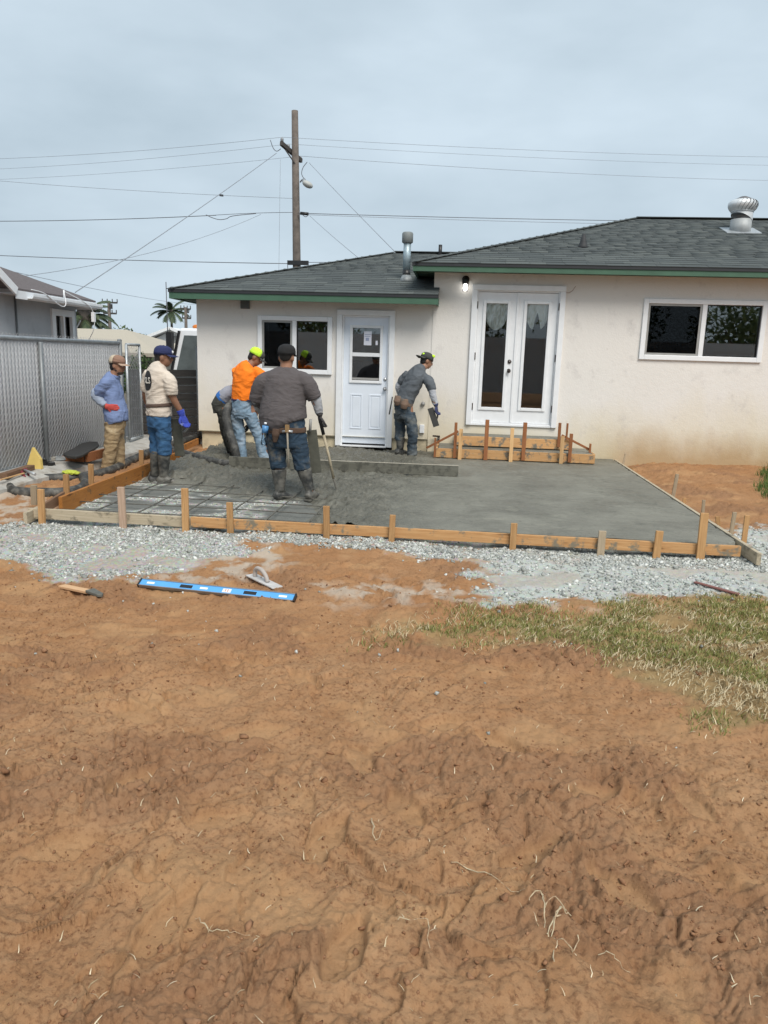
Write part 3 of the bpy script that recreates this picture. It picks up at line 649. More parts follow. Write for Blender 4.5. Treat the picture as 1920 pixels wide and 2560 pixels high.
# openings, measured on the wall plane
LW = (-3.36, -2.23, 1.27, 2.08); DR = (-2.01, -1.22, .05, 2.18); FD = (.165, 1.475, .50, 2.62); RW = (2.83, 4.55, 1.68, 2.47)
zL, zM = 2.52, 3.02
w1 = cells(XL, XM, .20, zL, [LW, (DR[0], DR[1], .20, DR[3])], WALL_Y, .14)
w1.build('wall', M_stucco, house, fix=False)
w2 = cells(XM, XR, -.35, zM, [FD, RW], WALL_Y - .012, .15)
w2.add([(XM, WALL_Y-.012, -.35), (XM, WALL_Y-.012, zM), (XM, WALL_Y+6, zM), (XM, WALL_Y+6, -.35)], [(0, 1, 2, 3)])
w2.build('wall', M_stucco, house, fix=False)
MB().box((XL, WALL_Y+.16, -.4), (XL+.15, YB, zL)).build('side_wall', M_stucco, house)
MB().add([(XL, WALL_Y, .2), (XL, WALL_Y, zL), (XL, WALL_Y+.17, zL), (XL, WALL_Y+.17, .2)], [(0,1,2,3)]).build('wall_return', M_stucco, house, fix=False)
fo = MB().box((XL+.05, WALL_Y+.03, -.4), (DR[0]-.09, WALL_Y+.16, .199)).box((DR[1]+.09, WALL_Y+.03, -.4), (XM, WALL_Y+.16, .199))
fo.build('foundation', M_found, house)
MB().box((XL-.012, WALL_Y-.02, .188), (DR[0]-.09, WALL_Y+.06, .202)).box((DR[1]+.09, WALL_Y-.02, .188), (XM-.3, WALL_Y+.06, .202)).build('weep_screed', simple('weep_screed', (.22, .19, .13), .8), house)
# dim rooms behind the glass, closed on all sides
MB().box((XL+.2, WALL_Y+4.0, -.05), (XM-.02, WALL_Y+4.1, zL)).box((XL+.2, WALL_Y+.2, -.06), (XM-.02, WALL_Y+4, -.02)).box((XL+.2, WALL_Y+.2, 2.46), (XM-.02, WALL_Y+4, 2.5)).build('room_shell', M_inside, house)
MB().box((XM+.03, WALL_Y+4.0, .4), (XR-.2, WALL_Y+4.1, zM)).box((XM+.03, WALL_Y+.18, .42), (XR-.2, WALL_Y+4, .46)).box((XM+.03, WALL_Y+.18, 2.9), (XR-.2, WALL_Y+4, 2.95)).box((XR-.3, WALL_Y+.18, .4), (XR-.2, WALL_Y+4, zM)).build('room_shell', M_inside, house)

# ---- roofs: base planes, fascia, soffit, shingles
def roof(name, e0, e1, ze, rise, run, x_back, notch, thick=.03):
    """front plane of a hip roof: eave from e0 to e1 at WALL_Y-.45, hip turning back at the left"""
    ye = WALL_Y - .45; zt = ze + rise*run
    A, B = Vector((e0, ye, ze)), Vector((e1, ye, ze)); C, D = Vector((x_back, ye+run, zt)), Vector((e0+run, ye+run, zt))
    r = MB(); dn = Vector((0, 0, -thick))
    r.prism([A, B, C, D] if notch is None else [A, B, Vector((e1, ye+notch, ze+rise*notch)), C, D], dn)
    back = Vector((e0, ye+2*run+.6, ze)); r.prism([A, D, back], dn); r.prism([D, C, Vector((x_back, ye+2*run, ze))], dn); r.prism([D, Vector((x_back, ye+2*run, ze)), back], dn)
    return r.build(name, M_roofbase, house), A, B, C, D
roofL, LA, LB, LC, LD = roof('roof', -4.76, -.44, 2.490, .318, 3.32, .85, .95)
roofM, MA, MBB, MC, MD = roof('roof', -.85, 8.9, 2.965, .343, 4.10, 8.9, None)
sh_unit = MB().add([(-.5, 0, 0), (.5, 0, 0), (.5, 1, 0), (-.5, 1, 0), (-.5, 0, .009), (.5, 0, .009), (.5, 1, .001), (-.5, 1, .001)], [(0,3,2,1),(4,5,6,7),(0,1,5,4),(1,2,6,5),(2,3,7,6),(3,0,4,7)]).mesh('shingle')
sh_unit.materials.append(M_shingle)
def shingles(roof_o, A, run, rise, x_left, x_right, count, rs):
    """courses up the front slope; the first ones (nearest) are objects, the rest one mesh"""
    sl = math.hypot(1, rise); L = run*sl; ex = .142; rest = []; made = 0
    ux = Vector((1, 0, 0)); us = Vector((0, 1, rise)).normalized(); un = ux.cross(us)
    rows = int(L/ex); base = wloc(roof_o)
    for r in range(rows):
        s0 = r*ex - (.02 if r == 0 else 0); y = s0/sl
        xa, xb = x_left(y), x_right(y); x = xa - rs.uniform(0, .3)
        while x < xb:
            w = rs.uniform(.24, .40); a, b = max(x, xa), min(x+w-.004, xb); x += w
            if b-a < .05: continue
            d = ex + .03; lift = .004 + rs.uniform(0, .003)
            P = A + ux*((a+b)/2 - A.x) + us*s0 + un*lift
            if made < count:
                o = bpy.data.objects.new('shingle', sh_unit); COL.objects.link(o); o.parent = roof_o
                M = Matrix((ux*(b-a), us*d, un)).transposed().to_4x4(); M.translation = P - base; o.matrix_basis = M; made += 1
            else:
                rest.append((P, b-a, d))
    n = len(rest)
    if n:
        V = np.array([tuple(v.co) for v in sh_unit.vertices]); F = np.array([tuple(p.vertices) for p in sh_unit.polygons])
        R = np.array([[ux.x, us.x, un.x], [ux.y, us.y, un.y], [ux.z, us.z, un.z]])
        o = pieces('upper_shingles', V, F, np.array([tuple(p-base) for p, _, _ in rest]), np.repeat(R[None], n, 0), np.array([(w, d, 1.) for _, w, d in rest]), M_shingle, roof_o)
        o['kind'] = 'stuff'
rs = random.Random(3)
shingles(roofL, LA, 3.32, .318, lambda y: LA.x + y, lambda y: LB.x if y < .95 else LB.x + (y-.95)*.54, 130, rs)
shingles(roofM, MA, 4.10, .343, lambda y: MA.x + y, lambda y: 8.88, 160, rs)
def hip_caps(roof_o, A, D, n):
    mb = MB(); d = (D-A)/n
    for i in range(n): mb.bar(A + d*i + Vector((0,0,.012)), A + d*(i+1.12) + Vector((0,0,.018)), .20, .012)
    mb.build('hip_cap', M_shingle, roof_o)
hip_caps(roofL, LA, LD, 24); hip_caps(roofM, MA, MD, 30)
MB().bar(LD + Vector((0,0,.012)), LC + Vector((0,0,.012)), .26, .014).build('ridge_cap', M_shingle, roofL)
MB().bar(MD + Vector((0,0,.012)), MC + Vector((0,0,.012)), .26, .014).build('ridge_cap', M_shingle, roofM)
def fascia(A, B, h, roof_o, left_ret):
    MB().box((A.x, A.y, A.z-h-.028), (B.x, A.y+.04, A.z-.024)).box((A.x, A.y+.04, A.z-h-.028), (A.x+.04, A.y+left_ret, A.z-.024)).build('fascia', M_fascia, house)
    MB().box((A.x-.012, A.y-.014, A.z-.045), (B.x+.006, A.y+.03, A.z+.006)).build('drip_edge', M_drip, house)
    MB().box((A.x+.042, A.y+.042, A.z-h+.005), (B.x-.002, WALL_Y+.02, A.z-h+.025)).build('soffit', M_soffit, house)
fascia(LA, LB, .115, roofL, 7.2); fascia(MA, MBB, .095, roofM, 8.4)
MB().box((LA.x+.05, WALL_Y-.02, 2.36), (XL, YB, 2.385)).build('soffit', M_soffit, house)
MB().box((LB.x-.03, LA.y+.002, LA.z-.14), (LB.x+.0, WALL_Y-.01, LA.z-.03)).build('fascia_end', M_fascia, house)
MB().box((MA.x+.045, WALL_Y-.01, 2.86), (XM+.02, WALL_Y+8, 2.885)).build('soffit', M_soffit, house)
MB().box((-3.70, WALL_Y-.06, 2.24), (-3.56, WALL_Y+.02, 2.37)).build('eave_vent', simple('vent_grey', (.10, .11, .11), .7), house)

# ---- openings
def frame(mb, x0, x1, z0, z1, w, y0, y1):
    mb.box((x0, y0, z0), (x0+w, y1, z1)); mb.box((x1-w, y0, z0), (x1, y1, z1)); mb.box((x0+w, y0, z1-w), (x1-w, y1, z1)); mb.box((x0+w, y0, z0), (x1-w, y1, z0+w)); return mb
def slider(name, x0, x1, z0, z1, xm, label):
    w = empty(name, ((x0+x1)/2, WALL_Y, z0)); w.parent = house; w.location = Vector(w.location) - Vector(house.location)
    frame(MB(), x0, x1, z0, z1, .075, WALL_Y-.045, WALL_Y+.06).build('frame', M_vinyl, w, bevel=.006)
    MB().box((xm-.035, WALL_Y-.038, z0+.075), (xm+.035, WALL_Y+.05, z1-.075)).build('mullion', M_vinyl, w, bevel=.004)
    frame(MB(), x0+.076, xm-.036, z0+.076, z1-.076, .032, WALL_Y-.028, WALL_Y-.005).build('screen_frame', M_greyscreen, w)
    for a, b, yy in ((x0+.07, xm-.03, WALL_Y+.03), (xm+.03, x1-.07, WALL_Y+.015)):
        MB().box((a, yy, z0+.07), (b, yy+.006, z1-.07)).build('pane', M_glass, w)
    frame(MB(), xm+.036, x1-.076, z0+.076, z1-.076, .012, WALL_Y-.012, WALL_Y+.01).build('sash', M_black, w)
    # the insect screen: a fine dark mesh cloth
    m = MATS.get('screen_mesh') or glass_mat('screen_mesh', (.45, .46, .47), 1.2)
    MB().box((x0+.11, WALL_Y-.018, z0+.11), (xm-.07, WALL_Y-.016, z1-.11)).build('screen', m, w)
    return w
slider('window', -3.42, -2.17, 1.21, 2.14, -2.80, '')
slider('window', 2.76, 4.62, 1.61, 2.545, 3.69, '')
def casing(mb, x0, x1, z0, z1, w, y0=WALL_Y-.05, y1=WALL_Y+.02):
    mb.box((x0, y0, z0), (x0+w, y1, z1-w)); mb.box((x1-w, y0, z0), (x1, y1, z1-w)); mb.box((x0, y0-.003, z1-w), (x1, y1, z1)); return mb
M_door = simple('door_paint', (.70, .76, .84), .4, .03, 4)
# back door
d = empty('door', (-1.62, WALL_Y, .05)); d.parent = house; d.location = Vector(d.location) - Vector(house.location)
casing(MB(), -2.09, -1.135, .04, 2.265, .088).build('casing', M_white, d, bevel=.005)
frame(MB(), -2.0, -1.225, .04, 2.175, .022, WALL_Y-.01, WALL_Y+.12).build('jamb', M_white, d)
MB().box((-2.0, WALL_Y-.075, .035), (-1.225, WALL_Y+.05, .062)).build('sill', M_vinyl, d, bevel=.004)
yL = WALL_Y + .035
gx0, gx1 = at(881, 850, WALL_Y).x, at(950, 850, WALL_Y).x; gz1, gz2 = at(915, 820, WALL_Y).z, at(915, 882, WALL_Y).z; gz3, gz4 = at(915, 891.5, WALL_Y).z, at(915, 950, WALL_Y).z
lf = cells(-1.978, -1.247, .085, 2.153, [(gx0-.02, gx1+.02, gz4-.02, gz1+.02)], yL, .04); lf.build('leaf', M_door, d, fix=False)
frame(MB(), gx0-.045, gx1+.045, gz4-.055, gz1+.045, .045, yL-.022, yL+.012).build('light_frame', M_white, d, bevel=.006)
MB().box((gx0, yL-.018, gz3), (gx1, yL+.010, gz2)).build('sash_rail', M_white, d, bevel=.004)
MB().box((gx0-.01, yL+.012, gz2-.005), (gx1+.01, yL+.016, gz1+.01)).build('pane', M_glass, d)
MB().box((gx0-.01, yL+.005, gz4-.01), (gx1+.01, yL+.009, gz3+.005)).build('pane', M_glass, d)
MB().box((gx0+.005, yL-.002, gz4), (gx1-.005, yL+.004, gz4+.035)).build('sash_rail', M_greyscreen, d)
for a, b in ((877.5, 901.5), (924, 949)):
    xa, xb = at(a, 1030, WALL_Y).x, at(b, 1030, WALL_Y).x; za, zb = at(913, 1070, WALL_Y).z, at(913, 989, WALL_Y).z
    frame(MB(), xa-.02, xb+.02, za-.02, zb+.02, .022, yL-.009, yL+.002).build('panel_moulding', M_door, d, bevel=.004)
    MB().box((xa+.02, yL-.007, za+.02), (xb-.02, yL+.002, zb-.02)).build('panel', M_door, d, bevel=.006)
kx = at(962, 960, WALL_Y).x
MB().lathe((kx, yL, at(962, 948, WALL_Y).z), [(.0, -.002), (.030, 0), (.030, .012), (.018, .022), (.0, .024)], 16, (0,-1,0)).build('deadbolt', M_steel, d)
MB().lathe((kx, yL, at(962, 972, WALL_Y).z), [(.0, -.002), (.032, 0), (.030, .010), (.014, .02), (.014, .04), (.026, .052), (.026, .068), (0, .076)], 16, (0,-1,0)).build('knob', M_steel, d)
# notices taped inside the glass
M_paper = simple('notice_paper', (.72, .74, .82), .8, .03)
nx0, nx1 = at(909, 845, WALL_Y).x, at(928, 845, WALL_Y).x; nz0, nz1 = at(918, 863, WALL_Y).z, at(918, 828, WALL_Y).z
pa = MB().box((nx0, yL+.006, nz0), (nx1, yL+.008, nz1)).build('notice', M_paper, d)
MB().box((nx0+.01, yL+.0045, nz1-.055), (nx1-.01, yL+.0055, nz1-.045)).box((nx0+.01, yL+.0045, nz1-.085), (nx1-.02, yL+.0055, nz1-.075)).box((nx0+.03, yL+.0045, nz0+.07), (nx1-.04, yL+.0055, nz0+.12)).build('print', simple('notice_ink', (.30, .34, .48), .8), d)
tx, tz = at(941, 857, WALL_Y).x, at(941, 857, WALL_Y).z
MB().box((tx-.018, yL+.006, tz-.035), (tx+.018, yL+.008, tz+.035)).build('notice', M_paper, d)
# kitchen cabinet seen through the upper light, pale
MB().box((-2.3, WALL_Y+2.2, 1.45), (-1.62, WALL_Y+2.5, 2.3)).build('cabinet', simple('cabinet', (.62, .60, .56), .6), house)
# French doors
f = empty('french_door', (.82, WALL_Y, .5)); f.parent = house; f.location = Vector(f.location) - Vector(house.location)
casing(MB(), .085, 1.552, .475, 2.70, .085, WALL_Y-.062, WALL_Y+.01).build('casing', M_white, f, bevel=.005)
frame(MB(), .168, 1.472, .50, 2.617, .022, WALL_Y-.02, WALL_Y+.12).build('jamb', M_white, f)
MB().box((.17, WALL_Y-.04, .474), (1.47, WALL_Y+.1, .499)).build('sill', M_white, f)
yF = WALL_Y + .012
for (x0, x1, gpx) in ((.192, .816, (1217, 1270, 758, 1202, 1254, 1017)), (.824, 1.448, (1319, 1373, 760, 1301.5, 1353, 1019.5))):
    ga, gb = (at(gpx[0], gpx[2], WALL_Y).x + at(gpx[3], gpx[5], WALL_Y).x)/2, (at(gpx[1], gpx[2], WALL_Y).x + at(gpx[4], gpx[5], WALL_Y).x)/2
    zt, zb = at(gpx[0], gpx[2], WALL_Y).z, at(gpx[3], gpx[5], WALL_Y).z
    cells(x0, x1, .525, 2.59, [(ga-.012, gb+.012, zb-.012, zt+.012)], yF, .045).build('leaf', M_white, f, fix=False)
    frame(MB(), ga-.05, gb+.05, zb-.05, zt+.05, .05, yF-.02, yF+.014).build('light_frame', M_white, f, bevel=.006)
    MB().box((ga-.01, yF+.02, zb-.01), (gb+.01, yF+.026, zt+.01)).build('pane', MATS.get('clear_glass') or glass_mat('clear_glass', (.97, .98, .97), 1.72), f)
    # gathered valance hanging behind the glass
    w = gb-ga; va = MB(); nx, nz = 36, 16; vs, fs = [], []
    split = x0 > .5
    for i in range(nx+1):
        u = i/nx; xx = ga + u*w; drop = .245 + .19*math.sin(math.pi*min(max(u, 0), 1))**.7
        if split: drop -= .30*max(0, 1-abs(u-.52)/.20)
        for k in range(nz+1):
            v = k/nz; vs.append((xx, yF+.055 + .012*math.sin(u*26 + v*2)*(v+.2), zt + .02 - v*drop))
    for i in range(nx):
        for k in range(nz): fs.append((i*(nz+1)+k, (i+1)*(nz+1)+k, (i+1)*(nz+1)+k+1, i*(nz+1)+k+1))
    va.add(vs, fs, True); va.build('valance', MATS.get('lace_curtain') or simple('lace_curtain', (.90, .94, .92), .9, .05, 20), f, fix=False)
    hx = .175 if x0 < .5 else 1.465
    for hz in (2.33, 1.53, .72): MB().box((hx-.012, WALL_Y-.036, hz), (hx+.012, yF-.002, hz+.11)).build('hinge', M_darkbrown, f)
MB().box((.800, yF-.016, .527), (.840, yF-.002, 2.588)).build('astragal', M_white, f, bevel=.004)
kx = at(1273, 915, WALL_Y).x - .0
MB().lathe((kx, yF, at(1273, 904, WALL_Y).z), [(0, -.002), (.032, 0), (.032, .014), (.020, .024), (0, .026)], 16, (0,-1,0)).build('deadbolt', M_darkbrown, f)
MB().lathe((kx-.004, yF, at(1272, 927, WALL_Y).z), [(0, -.002), (.034, 0), (.030, .010), (.014, .02), (.014, .04), (.028, .052), (.028, .070), (0, .078)], 16, (0,-1,0)).build('knob', M_darkbrown, f)
# jelly-jar lamp, lit
lp = at(1164, 706, WALL_Y - .09)
la = empty('wall_lamp', lp); la.parent = house; la.location = Vector(lp) - Vector(house.location)
MB().lathe(lp + Vector((0,0,-.02)), [(.052, 0), (.058, .03), (.052, .075), (.02, .10), (0, .102)], 18).tube([lp + Vector((0, 0, .04)), lp + Vector((0, .08, .06))], .02, 8).lathe(lp + Vector((0, .075, .05)), [(.06, 0), (.06, .012)], 18, (0,-1,0)).build('lamp_cap', M_black, la)
MB().lathe(lp + Vector((0,0,-.125)), [(.012, 0), (.030, .012), (.038, .045), (.030, .09), (.02, .105)], 16).build('bulb', emission('lit_bulb', (1.0, .97, .92), 2.2), la)
jm = glass_mat('jar_glass', (.95, .95, .95), 1.2); MB().lathe(lp + Vector((0,0,-.15)), [(.0, 0), (.035, .004), (.048, .03), (.05, .13)], 18).build('jar', jm, la)
# roof fittings
zr = lambda X, Y: 2.965 + .343*(Y-12.05)
zl = lambda X, Y: 2.490 + .318*(Y-12.05)
tv = at(1850, 578, 14.95); tb = Vector((tv.x, 14.95, zr(0, 14.95)))
t = empty('turbine_vent', tb); t.parent = house; t.location = tb - Vector(house.location)
M_alu = simple('bare_aluminium', (.70, .72, .73), .45, .1, 8, metal=.45)
MB().add([tb + Vector((x, y, .343*y + .012 + dz)) for dz in (0, .012) for x, y in ((-.30,-.24),(.30,-.24),(.30,.24),(-.30,.24))], [(0,3,2,1),(4,5,6,7),(0,1,5,4),(1,2,6,5),(2,3,7,6),(3,0,4,7)]).build('flashing', M_galv, t)
MB().lathe(tb + Vector((0,0,-.08)), [(.18, 0), (.18, .28)], 28).build('base_collar', simple('dull_galv', (.36, .38, .385), .6, .15, 9, metal=.2), t)
cut = []
for k in range(29):
    a = 2*math.pi*k/28; cut.append((a, .22 - .09*math.cos(a-.5)))
cm = MB(); vs = []; fs = []
for a, z in cut: vs += [tb + Vector((.186*math.cos(a), .186*math.sin(a), z)), tb + Vector((.186*math.cos(a), .186*math.sin(a), .33))]
for k in range(28): fs.append((2*k, 2*k+2, 2*k+3, 2*k+1))
cm.add(vs, fs, True).build('upper_collar', M_alu, t)
hd = tb + Vector((0, 0, .33))
MB().lathe(hd, [(.14, .0), (.17, .06), (.18, .14), (.145, .22), (.05, .265), (0, .27)], 28).build('core', simple('vent_core', (.16, .15, .15), .5, .1, metal=.6), t)
for k in range(22):
    a0 = 2*math.pi*k/22; fm = MB(); vs = []
    for j in range(9):
        s_ = j/8; z = .265*s_ - .005; r = .185 + .070*math.sin(math.pi*min(s_*1.02, 1)**.9) - .16*max(0, s_-.72)/.28; a = a0 + .55*s_
        vs += [hd + Vector((r*math.cos(a), r*math.sin(a), z)), hd + Vector(((r-.012)*math.cos(a+.25), (r-.012)*math.sin(a+.25), z))]
    fm.add(vs, [(2*j, 2*j+1, 2*j+3, 2*j+2) for j in range(8)], True).build('fin', M_alu, t, fix=False)
MB().lathe(hd, [(.19, -.015), (.195, .0), (.19, .015)], 28).build('ring', M_galv, t)
# flue pipe on the low roof
pb = at(1015, 712, 13.02); pb = Vector((pb.x, 13.02, zl(0, 13.02))); fl = empty('flue_pipe', pb); fl.parent = house; fl.location = pb - Vector(house.location)
MB().lathe(pb + Vector((0,0,-.04)), [(.13, 0), (.10, .06), (.068, .12)], 18).build('boot', simple('flashing_lead', (.20, .22, .23), .5, .3, 20), fl)
MB().lathe(pb, [(.066, .04), (.066, .16)], 18).build('lower_sleeve', M_black, fl)
MB().lathe(pb, [(.062, .15), (.062, .62)], 18).build('pipe', simple('flue_galv', (.34, .42, .46), .5, .3, 14, metal=.5), fl)
MB().lathe(pb, [(.062, .58), (.092, .60), (.092, .74), (.075, .76), (0, .765)], 18).build('cap', simple('flue_cap', (.18, .20, .20), .6, .2), fl)
def stub(name, px, py0, py1, Y, r, roofz):
    b = at(px, py1, Y); zt_ = at(px, py0, Y).z; MB().lathe(Vector((b.x, Y, roofz-.05)), [(r*1.0, 0), (r, zt_-roofz+.05), (0, zt_-roofz+.05)], 12).lathe(Vector((b.x, Y, roofz-.03)), [(r*2.2, 0), (r*1.1, .07)], 12).build(name, M_black, house)
stub('vent_pipe', 1100, 612, 640, 15.2, .035, zl(0, 15.2)-.02)
cvb = at(1455, 648, 13.35); cv = Vector((cvb.x, 13.35, zr(0, 13.35)))
MB().lathe(cv + Vector((0,0,-.03)), [(.11, 0), (.075, .06), (.055, .12), (.03, .24), (0, .25)], 14).build('roof_jack', simple('roof_jack', (.03, .032, .035), .7), house)
# hose bib, cleanout, outlet and pipe stubs low on the wall
hb = at(1096, 1108, WALL_Y-.08)
MB().tube([hb + Vector((0,.1,.1)), hb + Vector((0,-.02,.1)), hb + Vector((0,-.02,.0))], .018, 8).bar(hb + Vector((-.10,-.02,.12)), hb + Vector((.02,-.02,.115)), .03, .025).build('hose_bib', M_darkbrown, house)
ob = at(1055, 1072, WALL_Y); MB().box((ob.x-.04, WALL_Y-.045, ob.z-.07), (ob.x+.04, WALL_Y, ob.z+.07)).build('outlet_cover', M_vinyl, house, bevel=.008)
cb = at(1058, 1009, WALL_Y); MB().lathe((cb.x, WALL_Y, cb.z), [(.035, 0), (.035, .04), (.02, .06), (0, .06)], 12, (0,-1,0)).build('wall_plug', M_greyscreen, house)
eb = at(995, 1073, WALL_Y); MB().tube([(eb.x, WALL_Y, eb.z), (eb.x, WALL_Y-.05, eb.z), (eb.x, WALL_Y-.05, eb.z-.12)], .02, 8).build('conduit_stub', M_white, house)
wb = at(1416, 732, WALL_Y-.03); MB().tube([wb, wb + Vector((.04,-.01,.0)), wb + Vector((.09,-.02,.03)), wb + Vector((.13,-.03,.10))], .004, 5).build('loose_wire', simple('bare_wire', (.30, .16, .10), .6), house)
for px_, py_, s_ in ((1128, 872, 1), (1720, 1010, .8)):
    q = at(px_, py_, WALL_Y-.013); mb = MB()
# ---- poured entry steps and their formwork
M_formw = wood('form_lumber', (.44, .23, .09), (.60, .37, .18), .8, (.17, .155, .125), .30)
M_stakeR = wood('red_stake', (.22, .085, .035), (.33, .14, .06))
M_stakeL = wood('pale_stake', (.52, .30, .13), (.68, .45, .23))
M_greyconc = simple('concrete_smear', (.12, .12, .105), .8, .2, 20)
st = MB().box((-.33, 11.74, -.05), (2.05, 12.475, .155)).box((-.04, 12.08, .15), (1.72, 12.475, .335))
o = st.build('concrete_steps', M_conc, bevel=.01); tag(o, 'two fresh grey concrete steps poured below the French doors', 'steps')
sf = empty('step_formwork', (.86, 11.7, 0), 'nailed lumber formwork with upright stakes around the fresh entry steps', 'formwork')
board('riser_board', (-.36, 11.715, .082), (2.08, 11.715, .082), .04, .14, M_formw, sf, jag=.002)
board('riser_board', (-.06, 12.055, .25), (1.74, 12.055, .25), .04, .15, M_formw, sf, jag=.002)
board('side_board', (-.352, 11.74, .085), (-.352, 12.46, .085), .03, .14, M_formw, sf); board('side_board', (2.072, 11.74, .085), (2.072, 12.46, .085), .03, .14, M_formw, sf)
board('side_board', (-.062, 12.08, .255), (-.062, 12.46, .255), .03, .15, M_formw, sf); board('side_board', (1.742, 12.08, .255), (1.742, 12.46, .255), .03, .15, M_formw, sf)
def vstake(px, y0, y1, Y, w, t, mat, parent, name='stake', lean=0):
    a, b = at(px, y0, Y), at(px, y1, Y); b = Vector((b.x, Y, b.z)); a = Vector((b.x + lean, Y, a.z))
    return board(name, b, a, w, t, mat, parent, .002, up=(0,1,0), jag=.002)
for px_, y0, y1, Y, w, mt in ((1086.5,1095,1143,11.675,.03,M_stakeR),(1136,1056,1145,11.67,.045,M_stakeR),(1149,1072,1150,11.62,.055,M_stakeL),(1213,1049,1150,11.67,.06,M_stakeR),(1276,1070,1155,11.62,.055,M_stakeL),(1307,1056,1151,11.67,.06,M_stakeR),(1395.5,1057,1118,12.01,.045,M_stakeR),(1402,1090,1159,11.62,.055,M_stakeL),(1415.5,1058,1100,12.01,.03,M_stakeR),(1423,1084,1155,11.67,.05,M_stakeR),(1474,1109,1135,11.9,.03,M_stakeR)):
    vstake(px_, y0, y1, Y, w, .028, mt, sf)
board('brace', at(1066, 1120, 11.95), at(1146, 1078, 12.02), .02, .035, M_stakeR, sf); board('brace', at(1404, 1088, 12.02), at(1476, 1125, 11.95), .02, .035, M_stakeR, sf)
# ------------------------------------------------------------------ forms and stakes round the slab
M_board1 = wood('new_form_board', (.42, .21, .082), (.60, .36, .17), .75, (.22, .19, .14), .24, .08)
M_board2 = wood('weathered_form_board', (.36, .30, .21), (.50, .43, .32), .85, (.22, .19, .14), .2, .08)
M_board3 = wood('stained_form_board', (.30, .115, .026), (.42, .18, .045), .6, (.13, .08, .04), .15, .05)
M_board4 = wood('dark_offcut', (.13, .075, .045), (.20, .12, .075), .8)
M_stakeP = wood('pinkish_stake', (.42, .29, .21), (.56, .41, .31)); M_stakeB = wood('brown_stake', (.33, .18, .075), (.50, .30, .14)); M_stakeG = wood('weathered_stake', (.28, .22, .15), (.42, .34, .24))
def fpt(px, py, Y=6.60): p = at(px, py, Y); return p
def flat_board(name, pxa, pya, pxb, pyb, Y, h, t, mat, label):
    a, b = at(pxa, pya, Y), at(pxb, pyb, Y); a.z -= h/2; b.z -= h/2
    return tag(board(name, a, b, t, h, mat, None, .003, jag=.0015), label, 'form board')
flat_board('form_board', 72, 1270, 560, 1296.5, 6.590, .098, .038, M_board2, 'weathered grey form board along the gravel, at the rebar end')
flat_board('form_board', 478, 1292, 1852, 1365, 6.548, .092, .036, M_board1, 'long clean orange form board along the front slab edge')
tag(board('form_board', (2.535, 6.34, -.048), (2.535, 12.45, -.05), .036, .105, M_board2, None), 'pale side form board along the soil, flush with smooth concrete', 'form board')
a, b = atz(62, 1282, .0), atz(124, 1250, .01); a.z = b.z = -.055
tag(board('form_board', a, b, .036, .11, M_board2, None), 'short pale board end jutting past the corner of the forms', 'form board')
a, b = at(150, 1241, 6.95), at(448, 1132, 10.75); a.z = b.z = -.035
tag(board('form_board', a + Vector((0,0,0)), b, .036, .185, M_board3, None), 'wide orange-brown stained form board beside the two standing men', 'form board')
a2 = at(95, 1262, 6.70); a2.z = -.05
tag(board('form_board', a2, at(160, 1240, 7.15)*1.0 - Vector((0,0,0)), .03, .10, M_board4, None), 'short dark offcut board spliced to the wide stained board', 'form board')
tag(board('form_board', (-4.35, 10.85, -.01), (-4.46, 12.4, .02), .036, .10, M_board3, None), 'reddish form board running toward the foundation corner', 'form board')
STK = 'stakes along the front form'
front = [(106,1223,1316,M_stakeB,.060,'reddish brown stake at the joint of pale and dark boards'),(308,1218,1320,M_stakeP,.064,'pinkish grey stake against the weathered board'),(465,1221,1328,M_stakeB,.062,'tall brown stake where the weathered board meets the orange board'),(577,1256,1334,M_stakeB,.056,'light brown stake beside the overlap of the two front boards'),(817,1265,1358,M_stakeB,.056,'light brown stake in front of the rake blade'),(978,1287,1358,M_stakeB,.052,'light brown stake where rough concrete turns smooth at the front board'),(1281,1308,1372,M_stakeB,.056,'light brown front stake standing before the step formwork'),(1501,1327,1382,M_stakeG,.062,'short grey-brown stake against the long orange board'),(1640,1327,1389,M_stakeB,.062,'light brown stake between the short grey-brown stake and the tallest stake'),(1749,1282,1396,M_stakeB,.066,'tallest stake of the front form, near the rounded concrete corner')]
for px_, y0, y1, mt, w, lb in front:
    Y = 6.535 if px_ < 470 else 6.505
    o = vstake(px_, y0, y1 + 8, Y, w, .028, mt, None, 'wooden_stake', lean=random.uniform(-.008, .008))
    tag(o, lb or 'light brown stake driven in front of the long orange form board', 'stake', STK)
for px_, y0, y1, Y, mt, lb in ((86,1213,1262,6.95,M_stakeG,'weathered stake behind the dark offcut board at the form corner'),(167,1186,1240,7.55,M_stakeB,'brown stake in front of the near hose bend'),(228,1160,1215,8.25,M_stakeB,'brown stake between the hose loop and the blue shirted man'),(354,1125,1168,9.75,M_stakeB,'brown stake between the two standing men behind the stained board')):
    a = at(px_, y1, Y); o = vstake(px_, y0, y1, Y, .058, .03, mt, None, 'wooden_stake', lean=random.uniform(-.01, .01)); tag(o, lb, 'stake', 'stakes behind the stained form')
ORD = ('first','second','third','fourth','fifth','sixth','seventh','eighth','ninth')
for k_, (px_, y0, y1, w) in enumerate(((1532.5,1119,1150,.028),(1557,1133,1164,.026),(1580,1168,1180,.028),(1683,1185,1242,.040),(1710,1245,1264,.036),(1756,1250,1290,.030),(1796,1291,1322,.040),(1827,1280,1340,.036),(1858,1288,1362,.045))):
    g = atz(px_, y1, -.06); o = vstake(px_, y0, y1, g.y, w, .02, random.choice((M_stakeB, M_stakeG)), None, 'wooden_stake', lean=random.uniform(-.03, .03)); tag(o, ORD[k_] + ' thin stake outside the pale side form, counted from the house wall', 'stake', 'stakes along the side form')
